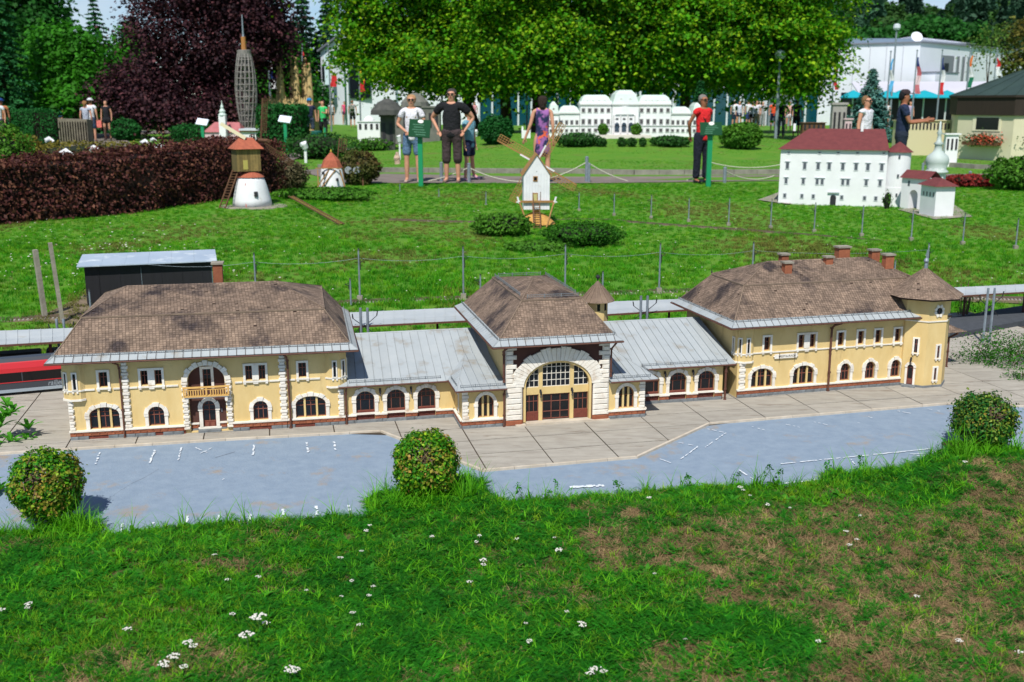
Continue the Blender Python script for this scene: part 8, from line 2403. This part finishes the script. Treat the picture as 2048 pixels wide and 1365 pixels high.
def pose(h=1.75, fem=False, la=None, ra=None, ll=None, rl=None, lean=0.0, headturn=0, sitting=False, heavy=1.0):
    """joint positions for a figure facing -y (towards the camera). la/ra: (elbow, hand) offsets from the shoulder; ll/rl: (knee, foot) offsets from the hip"""
    s = h/1.75; sw = (.175 if fem else .205)*s; hw_ = (.10 if not fem else .105)*s
    J = {}
    J['pelvis'] = V3(0,0,.93*s); J['waist'] = V3(0,lean*.3,1.06*s); J['chest'] = V3(0,lean*.7,1.27*s); J['neck'] = V3(0,lean,1.475*s)
    J['throat'] = V3(0,lean-.005,1.51*s); J['jaw'] = V3(0,lean-.02,1.58*s); J['skull'] = V3(0,lean-.005,1.665*s); J['crown'] = V3(0,lean+.005,1.715*s)
    for sd, n in ((-1,'l'),(1,'r')):
        J[n+'sh'] = J['neck']+V3(sd*sw,0,-.035*s); arm = la if n == 'l' else ra
        e, hd = arm or (V3(sd*.05,.02,-.28), V3(sd*.05,-.03,-.53))
        J[n+'el'] = J[n+'sh']+Vector(e)*s; J[n+'wr'] = J[n+'sh']+Vector(hd)*s
        J[n+'hip'] = J['pelvis']+V3(sd*hw_,0,-.06*s); leg = ll if n == 'l' else rl
        k, f = leg or (V3(sd*.01,-.01,-.40), V3(sd*.015,.01,-.80)); J[n+'kn'] = J[n+'hip']+Vector(k)*s; J[n+'an'] = J[n+'hip']+Vector(f)*s; J[n+'an'].z = max(J[n+'an'].z, .06)
        J[n+'toe'] = V3(J[n+'an'].x+sd*.02, J[n+'an'].y-.15*s, .03)
    return J, s
def figure(J, s, fem=False, hands=True, heavy=1.0, sub=2):
    order = ['pelvis','waist','chest','neck','throat','jaw','skull','crown']; V = [J[k] for k in order]; R = [(.14*s*heavy,.105*s*heavy),(.125*s*heavy*(.88 if fem else 1),.10*s*heavy),(.155*s*heavy*(.92 if fem else 1),.11*s),(.075*s,.065*s),(.05*s,.05*s),(.068*s,.080*s),(.084*s,.098*s),(.06*s,.075*s)]
    E = [(i,i+1) for i in range(7)]
    def add(p, r, par): V.append(p); R.append(r); E.append((par, len(V)-1)); return len(V)-1
    for n in 'lr':
        a = add(J[n+'sh'], .058*s*heavy*(.85 if fem else 1), 3); m = add(J[n+'sh'].lerp(J[n+'el'],.5), .05*s*heavy*(.85 if fem else 1), a); b = add(J[n+'el'], .038*s, m); c = add(J[n+'wr'], .026*s, b)
        d = (J[n+'wr']-J[n+'el']).normalized(); add(J[n+'wr']+d*.07*s, (.036*s,.018*s), c)
        h_ = add(J[n+'hip'], .088*s*heavy, 0); t = add(J[n+'hip'].lerp(J[n+'kn'],.5), .078*s, h_); k = add(J[n+'kn'], .054*s, t); q = add(J[n+'kn'].lerp(J[n+'an'],.35), .056*s, k); an_ = add(J[n+'an'], .036*s, q); add(J[n+'toe'], (.035*s,.025*s), an_)
    body = skin_mesh('body', V, E, R, sub)
    ms = [body]
    if hands:
        for n in 'lr':
            d = (J[n+'wr']-J[n+'el']).normalized(); sd = -1 if n == 'l' else 1; side = Vector((0,-1,0)).cross(d).normalized()*.018*s; p0 = J[n+'wr']+d*.085*s
            for f in range(4):
                b0 = p0+side*(f-1.5)*.72; L_ = (.062,.072,.068,.052)[f]*s; cu = Vector((0,-1,0))*.012*s
                ms.append(skin_mesh('f', [b0-d*.03*s, b0, b0+d*L_*.5+cu*.4, b0+d*L_+cu*1.8], [(0,1),(1,2),(2,3)], [.009*s,.0095*s,.0085*s,.007*s], 1))
            tb_ = J[n+'wr']+d*.035*s-side*1.6*(1 if sd > 0 else 1); ms.append(skin_mesh('t', [tb_, tb_-side*.9+d*.03*s, tb_-side*1.1+d*.06*s], [(0,1),(1,2)], [.011*s,.0105*s,.008*s], 1))
        # nose and ears
        hd = J['skull']; ms.append(skin_mesh('n', [hd+V3(0,-.080*s,.0), hd+V3(0,-.106*s,-.030*s)], [(0,1)], [.010*s,.014*s], 1))
        for sd in (-1, 1): ms.append(skin_mesh('e', [hd+V3(sd*.074*s,0,-.005*s), hd+V3(sd*.082*s,.008,-.035*s)], [(0,1)], [.012*s,.010*s], 1))
    m = join_mesh('body', ms)
    for x in ms: bpy.data.meshes.remove(x)
    return m
def shirt_mesh(J, s, fem=False, sleeve=.5, low='pelvis', heavy=1.0, g=.018, sub=2):
    V = [J['pelvis']+V3(0,0,-.10), J['pelvis']+V3(0,0,-.02), J['waist'], J['chest'], J['neck']+V3(0,0,-.02*s)]
    R = [(.150*s*heavy+g,.12*s*heavy+g),(.148*s*heavy+g,.118*s*heavy+g),(.13*s*heavy*(.9 if fem else 1)+g,.108*s*heavy+g),(.158*s*heavy*(.93 if fem else 1)+g,.115*s+g),(.085*s+g*.5,.070*s+g*.5)]; E = [(0,1),(1,2),(2,3),(3,4)]
    for n in 'lr':
        V.append(J[n+'sh']); R.append(.060*s*heavy*(.88 if fem else 1)+g*.8); E.append((4, len(V)-1)); a = len(V)-1
        if sleeve > 0: V.append(J[n+'sh'].lerp(J[n+'el'], sleeve)); R.append(.052*s*heavy+g); E.append((a, len(V)-1))
        if sleeve > 1: pass
    return skin_mesh('shirt', V, E, R, sub)
def legs_mesh(J, s, frac=.45, g=.016, full=False, heavy=1.0, sub=2):
    V = [J['pelvis']+V3(0,0,.14*s), J['pelvis']]; R = [(.156*s*heavy+g,.128*s*heavy+g),(.160*s*heavy+g,.132*s*heavy+g)]; E = [(0,1)]
    for n in 'lr':
        V.append(J[n+'hip']); R.append(.090*s*heavy+g); E.append((1, len(V)-1)); a = len(V)-1
        if full:
            for p, r in ((J[n+'hip'].lerp(J[n+'kn'],.5),.08*s+g),(J[n+'kn'],.064*s+g),(J[n+'kn'].lerp(J[n+'an'],.5),.062*s+g),(J[n+'kn'].lerp(J[n+'an'],.95),.058*s+g)):
                V.append(p); R.append(r); E.append((a, len(V)-1)); a = len(V)-1
        else:
            for q in ((.5,1.0) if frac > .6 else (frac,)):
                V.append(J[n+'hip'].lerp(J[n+'kn'], min(q, frac))); R.append(.082*s+g); E.append((a, len(V)-1)); a = len(V)-1
            if frac > 1: V.append(J[n+'kn'].lerp(J[n+'an'], frac-1)); R.append(.068*s+g); E.append((a, len(V)-1))
    return skin_mesh('trousers', V, E, R, sub)
def hair_mesh(J, s, style='short'):
    c = J['skull']; V = [c+V3(0,-.01*s,.062*s), c+V3(0,.03*s,.045*s), c+V3(0,.05*s,.0), c+V3(0,.055*s,-.06*s), c+V3(0,.05*s,-.09*s)]; R = [(.078*s,.060*s),(.105*s,.085*s),(.105*s,.075*s),(.085*s,.06*s),(.06*s,.04*s)]; E = [(0,1),(1,2),(2,3),(3,4)]
    if style == 'long': V.append(c+V3(0,.06*s,-.20*s)); R.append((.07*s,.04*s)); E.append((4,5))
    if style == 'pony': V += [c+V3(0,.10*s,-.04*s), c+V3(0,.11*s,-.15*s)]; R += [.03*s,.022*s]; E += [(3,5),(5,6)]
    if style == 'back':  V = [c+V3(0,.0,.06*s), c+V3(0,.03*s,.03*s), c+V3(0,.05*s,-.05*s), c+V3(0,.055*s,-.14*s), c+V3(0,.055*s,-.2*s)]; R = [(.085*s,.08*s),(.108*s,.095*s),(.10*s,.08*s),(.075*s,.05*s),(.05*s,.03*s)]; E = [(0,1),(1,2),(2,3),(3,4)]
    return skin_mesh('hair', V, E, R, 2)
def shoe_mesh(J, s):
    ms = [skin_mesh('s', [J[n+'an']+V3(0,.03,-.02), J[n+'an'].lerp(J[n+'toe'],.5)+V3(0,0,-.01), J[n+'toe']+V3(0,-.03,0)], [(0,1),(1,2)], [(.042*s,.04*s),(.045*s,.034*s),(.04*s,.026*s)], 1) for n in 'lr']
    m = join_mesh('shoes', ms); return m
def person(label, M, J, s, skin=SKIN, shirt=None, trous=None, hair=None, hstyle='short', fem=False, sleeve=.5, frac=.45, full=False, heavy=1.0, shoes=None, glasses=False, group=None, extra=None):
    t = thing('person', label, 'person', M, group)
    obj('body', figure(J, s, fem, True, heavy), skin, t)
    if shirt: obj('shirt', shirt_mesh(J, s, fem, sleeve, heavy=heavy), shirt, t)
    if trous: obj('trousers', legs_mesh(J, s, frac, full=full, heavy=heavy), trous, t)
    if hair: obj('hair', hair_mesh(J, s, hstyle), hair, t)
    if shoes: obj('shoe', shoe_mesh(J, s), shoes, t)
    hd = J['skull']
    if glasses:
        mb = MB()
        for sd in (-1, 1): mb.prism([(hd.x+sd*.034*s+.027*s*math.cos(a*math.pi/5), hd.z-.002+.020*s*math.sin(a*math.pi/5)) for a in range(10)], hd.y-.100*s, hd.y-.085*s); mb.bar((hd.x+sd*.06*s,hd.y-.09*s,hd.z+.005),(hd.x+sd*.085*s,hd.y,hd.z+.005),.008)
        mb.bar((hd.x-.01,hd.y-.098*s,hd.z+.004),(hd.x+.01,hd.y-.098*s,hd.z+.004),.006); obj('sunglasses', mb, plain('black_lens',(14,14,16),.15), t)
    mb = MB(); mb.box(hd.x-.022*s,hd.x+.022*s,hd.y-.092*s,hd.y-.078*s,hd.z-.066*s,hd.z-.056*s); obj('mouth', mb, plain('lip',(150,84,76),.6), t)
    return t
def at_ground(px, py, h=0): g = GT(px, py); return g
HB = cloth((44,32,26)); HG = cloth((120,116,112)); HBL = cloth((168,130,92)); BLK = cloth((22,23,28)); 
# man in black, hands on hips
J, s = pose(1.86, la=(V3(-.20,.10,-.22),V3(-.06,-.02,-.44)), ra=(V3(.20,.10,-.22),V3(.06,-.02,-.44)), heavy=1.25)
g = GT(905,366); t = person('man in a black t-shirt and dark cargo shorts with hands on his hips', T(*g) @ Rz(-8), J, s, SKIN, BLK, cloth((66,54,56)), cloth((60,56,54)), fem=False, sleeve=.62, frac=1.3, heavy=1.25, shoes=cloth((120,100,90)), glasses=True)
# woman in white with sunglasses
J, s = pose(1.74, True, la=(V3(-.12,.02,-.26),V3(.06,-.18,-.40)), ra=(V3(.10,.0,-.27),V3(.14,-.16,-.36)))
g = GT(826,366); t = person('woman in a white t-shirt and denim shorts with sunglasses', T(*g), J, s, SKIN, cloth((222,220,228)), cloth((92,120,152)), HBL, 'short', True, .55, .85, glasses=True, shoes=cloth((180,160,150)))
mb = MB(); mb.tube([(-.09,-.10,1.30),(-.075,-.02,1.50),(0,.06,1.53),(.075,-.02,1.50),(.09,-.10,1.30)], .012, 6); obj('neck_strap', mb, cloth((150,110,50)), t)
bg_ = MB(); bg_.tube([(-.30,-.05,.62),(-.31,-.05,.50),(-.30,-.05,.38)], [.03,.07,.06], 10); bo_ = obj('handbag', bg_, cloth((196,172,150)), t); 
# child walking behind the man
J, s = pose(1.45, ll=(V3(-.02,.0,-.38),V3(-.1,.0,-.78)), rl=(V3(.12,.05,-.36),V3(.26,.10,-.72)))
g = GT(932,366)+Vector((.05,.5,0)); person('child in a light blue top walking behind the man in black', T(*g) @ Rz(60), J, s, SKIN, cloth((112,160,178)), cloth((26,34,66)), HBL, 'short', True, .5, .7, shoes=cloth((206,160,190)))
# woman in the patterned dress, seen from behind
J, s = pose(1.74, True, la=(V3(-.04,.05,-.28),V3(-.05,.0,-.55)), ra=(V3(.07,.02,-.27),V3(.17,-.02,-.52)))
g = GT(1084,366); DR = mat('patterned_dress', srgb(150,96,160), srgb(34,44,80), scale=6.5, rough=.9, stain=srgb(220,96,64), sscale=5, spos=.60, swid=.02, contrast=.04)
t = person('woman seen from behind in a purple and navy patterned dress', T(*g) @ Rz(180), J, s, SKIN, None, None, HB, 'back', True, 0, shoes=BLK)
dm = skin_mesh('dress', [J['neck']+V3(0,0,-.03), J['chest'], J['waist'], J['pelvis'], J['pelvis']+V3(0,0,-.18), J['pelvis']+V3(0,0,-.42), J['lsh']*.72+J['neck']*.28, J['rsh']*.72+J['neck']*.28], [(0,1),(1,2),(2,3),(3,4),(4,5),(0,6),(0,7)], [(.09,.075),(.16,.125),(.135,.115),(.16,.135),(.175,.15),(.185,.155),.07,.07], 2)
obj('dress', dm, DR, t)
# woman in red
J, s = pose(1.74, True, la=(V3(-.08,.12,-.26),V3(.02,.20,-.48)), ra=(V3(.04,.10,-.26),V3(-.04,.20,-.46)))
g = GT(1401,367); t = person('grey haired woman in a red sleeveless top and navy trousers', T(*g) @ Rz(28), J, s, SKIN2, cloth((214,36,40)), cloth((22,26,42)), HG, 'short', True, .3, full=True, glasses=True, shoes=BLK)
mb = MB(); mb.tube([(-.14,-.02,1.44),(-.04,-.13,1.25),(.10,-.13,1.02),(.16,-.02,.92)], .010, 5); obj('bag_strap', mb, BLK, t)
obj('blue_bag', MB().box(.15,.22,.0,.16,.70,.92), cloth((30,120,170)), t)
# man in navy with phone, seen from the side
J, s = pose(1.82, la=(V3(-.02,-.10,-.27),V3(.06,-.38,-.24)), ra=(V3(.02,-.12,-.26),V3(-.04,-.40,-.22)))
g = GT(1795,372); t = person('man in a navy polo and dark cap looking at his phone', T(*g) @ Rz(75), J, s, SKIN2, cloth((30,44,72)), cloth((24,36,52)), BLK, 'short', False, .6, full=True, shoes=BLK)
mb = MB(); c = J['skull']; mb.lathe([(.10,.0),(.098,.05),(.06,.085),(.01,.09)], (c.x, c.y+.005, c.z+.03), 14); mb.hexa([(-.06,c.y-.17,c.z+.03),(.06,c.y-.17,c.z+.03),(.08,c.y-.08,c.z+.035),(-.08,c.y-.08,c.z+.035),(-.06,c.y-.17,c.z+.042),(.06,c.y-.17,c.z+.042),(.08,c.y-.08,c.z+.05),(-.08,c.y-.08,c.z+.05)]); obj('cap', mb, cloth((52,40,44)), t)
obj('phone', MB().box(-.05,.03,-.52,-.40,1.20,1.215), BLK, t)
# woman in white sleeveless top
J, s = pose(1.72, True)
g = GT(1722,368); t = person('woman in a white sleeveless top looking down beside the castle', T(*g) @ Rz(40), J, s, SKIN, cloth((216,218,226)), cloth((60,60,70)), cloth((126,96,66)), 'short', True, .12, full=True, glasses=True, shoes=BLK)

# the crowd: a few poses, meshes shared, each person its own object
PROTO = []
random.seed(5)
for fem, sl, fr, fu, hs_, P in [(False,.5,.9,False,'short',dict()), (True,.2,.4,False,'long',dict()), (False,.5,1,True,'short',dict(la=(V3(-.15,.05,-.24),V3(-.05,-.15,-.40)))), (True,.3,.4,False,'pony',dict(ll=(V3(-.02,-.12,-.38),V3(-.03,.06,-.78)), rl=(V3(.02,.10,-.38),V3(.03,.20,-.74)))), (True,.4,1,True,'short',dict(ra=(V3(.08,-.12,-.24),V3(.0,-.30,-.20))))]:
    J, s = pose(1.72 if not fem else 1.66, fem, **P)
    PROTO.append((figure(J, s, fem, False, 1.0, 1), shirt_mesh(J, s, fem, sl, sub=1), legs_mesh(J, s, fr, full=fu, sub=1), hair_mesh(J, s, hs_), J, s))
for pr in PROTO:
    for m in pr[:4]:
        m.materials.clear(); m.materials.append(SKIN)
        for p in m.polygons: p.use_smooth = True
def crowd(px, foot, kind, sh, tr, hr, label, rot=0, hat=None, sc=1.0, skin=None, z0=0, D=None, extra=None):
    g = GT(px, foot) if D is None else Vector((AT(px,205,D).x, D, z0))
    t = thing('person', label, 'person', T(*g) @ Rz(rot) @ Sc(sc,sc,sc), 'park visitors in the background')
    for nm, m, c in zip(('body','shirt','trousers','hair'), PROTO[kind][:4], (skin or SKIN, cloth(sh), cloth(tr), cloth(hr))):
        o = bpy.data.objects.new(nm, m); COL.objects.link(o); o.parent = t; o.material_slots[0].link = 'OBJECT'; o.material_slots[0].material = c
    c = PROTO[kind][4]['skull']
    if hat:
        mb = MB(); mb.lathe([(.15,.03),(.10,.045),(.095,.09),(.05,.115),(.01,.12)], (c.x, c.y, c.z+.01), 12); obj('hat', mb, cloth(hat), t)
    if extra == 'pack': mb = MB(); mb.tube([(0,.20,1.0),(0,.24,1.2),(0,.20,1.38)], [.10,.15,.09], 8); obj('backpack', mb, cloth((120,124,112)), t)
    if extra == 'bag': obj('bag', MB().box(-.42,-.22,-.05,.05,.55,.85), cloth((226,120,110)), t)
    return t
WH, BK, NV, GY, DN = (222,224,230), (28,28,34), (34,42,70), (150,150,154), (70,86,116)
crowd(10,290,2,(190,120,80),(60,50,50),(30,70,130),'man with a blue cap and orange brown top at the left edge',20,(30,70,140),skin=SKIN2)
crowd(3,291,0,WH,(60,60,70),(60,40,30),'person in white cut by the left edge')
crowd(118,262,1,(60,130,200),DN,(60,40,30),'child in a blue top behind the viaduct',0,sc=.72,D=56,z0=.3)
crowd(156,262,1,WH,WH,(200,190,180),'woman in a white dress and white hat behind the viaduct',60,WH,D=53,z0=.3)
crowd(160,262,0,BK,GY,(40,30,30),'dark dressed person just behind the woman in white dress',40,D=54,z0=.3)
crowd(177,290,3,(170,176,190),BK,(140,100,60),'woman in a grey top and black shorts walking on the left path',180)
crowd(187,284,0,WH,(50,66,90),(80,60,40),'man in a white shirt and white cap on the left path',170,WH)
crowd(217,282,1,BK,BK,(50,36,28),'woman in a black dress with a pink bag on the left path',0,extra='bag')
crowd(226,276,4,(230,228,220),WH,(90,70,50),'person in white half hidden by the round dark shrub')
crowd(323,268,1,WH,(180,150,140),(110,80,60),'woman in white under the copper beech',30)
crowd(396,258,0,(220,110,70),DN,(60,40,30),'person in orange beside the white tablet',0)
crowd(356,262,2,(210,100,60),BK,(60,40,30),'person in orange red under the beech',0)
crowd(608,254,3,NV,NV,(40,30,26),'person in navy bending beside the hedge',-30)
crowd(622,286,0,NV,(60,70,90),(20,120,180),'man with a bright blue cap and navy vest',30,(24,130,190))
crowd(648,284,4,(60,190,110),BK,(50,34,28),'woman in a bright green t-shirt',-20)
crowd(641,250,1,WH,(190,190,200),(150,110,70),'blond woman in white before the white building',0)
crowd(664,252,1,(206,206,214),BK,(120,90,60),'woman in a white tank top and black shorts',20,(214,196,160))
crowd(682,246,0,(120,100,170),BK,(50,40,40),'person in purple before the white building',0)
crowd(690,250,1,(210,70,110),NV,(60,40,40),'person in pink beside the green post',0)
crowd(706,256,0,(150,150,150),BK,(120,84,60),'man with a grey backpack and black shorts',180,extra='pack')
crowd(728,244,3,(226,224,90),BK,(60,44,36),'person in a yellow shirt walking',60)
crowd(744,240,2,(60,50,50),(120,100,90),(40,30,30),'dark dressed person beside the yellow shirt',0,skin=SKIN2)
crowd(758,240,0,(24,60,100),BK,(40,30,30),'person in dark blue near the grey models',0)
crowd(949,252,1,(206,140,150),(120,90,90),(120,80,60),'woman in pink under the plane trees',0)
crowd(988,246,0,(210,190,180),GY,(220,210,200),'person with a pale hat between the trunks',0,WH)
crowd(1036,244,1,(196,70,80),(190,90,90),(70,40,36),'woman in red between the trunks',0)
crowd(1024,248,0,WH,DN,(60,50,40),'person in white beside the woman in red',0)
crowd(1060,250,4,(150,130,110),DN,(90,60,50),'person in brown behind the shrub',0)
for i, (px, f, k, c, tr_, lab) in enumerate([(1468,256,0,WH,NV,'in white at the left of the gathering'),(1477,258,1,(200,206,226),NV,'in pale blue in the gathering'),(1487,250,2,(210,180,170),DN,'in pale pink in the gathering'),(1495,256,0,WH,(40,60,110),'in white with blue trousers in the gathering'),(1503,262,3,WH,BK,'in white with black shorts in front of the gathering'),(1511,262,0,(214,216,226),(190,170,130),'in white with beige trousers in the gathering'),(1517,252,1,WH,GY,'in white at the right of the gathering'),(1460,246,2,(90,60,50),BK,'dark haired at the left rim of the gathering'),(1482,246,0,WH,BK,'behind the gathering with a white cap'),(1524,254,4,GY,GY,'in grey at the right rim of the gathering')]):
    crowd(px, f, k, c, tr_, (60,44,36) if i % 3 else (200,196,190), 'person '+lab, rr.uniform(-40,40), WH if i in (3,8) else None)
crowd(1545,262,0,(236,90,50),NV,(60,40,30),'person in an orange shirt and navy shorts beside the lamp post',0)
crowd(1561,276,2,(24,24,28),(90,90,94),(30,26,26),'person in black with grey trousers beside the lamp post',180)
crowd(1591,274,0,(34,26,24),(40,32,30),(24,20,20),'tall dark dressed man with bare arms',150,skin=SKIN2)
crowd(1576,262,1,(214,170,160),WH,(120,80,60),'woman in pale clothes behind the dark dressed man',0)
crowd(1817,262,1,(170,160,190),(180,160,150),(110,80,60),'person in lilac behind the man in navy',0)
crowd(1832,250,0,(190,80,100),DN,(60,44,36),'person in dark pink on the terrace',0); crowd(1862,248,4,(60,90,80),BK,(60,44,36),'person in dark green on the terrace',0); crowd(1886,246,1,(200,120,110),GY,(150,100,60),'person in salmon on the terrace',0); crowd(1770,262,1,(206,206,210),GY,(110,90,70),'person in grey white left of the man in navy',0)
print('objects', len(bpy.data.objects))
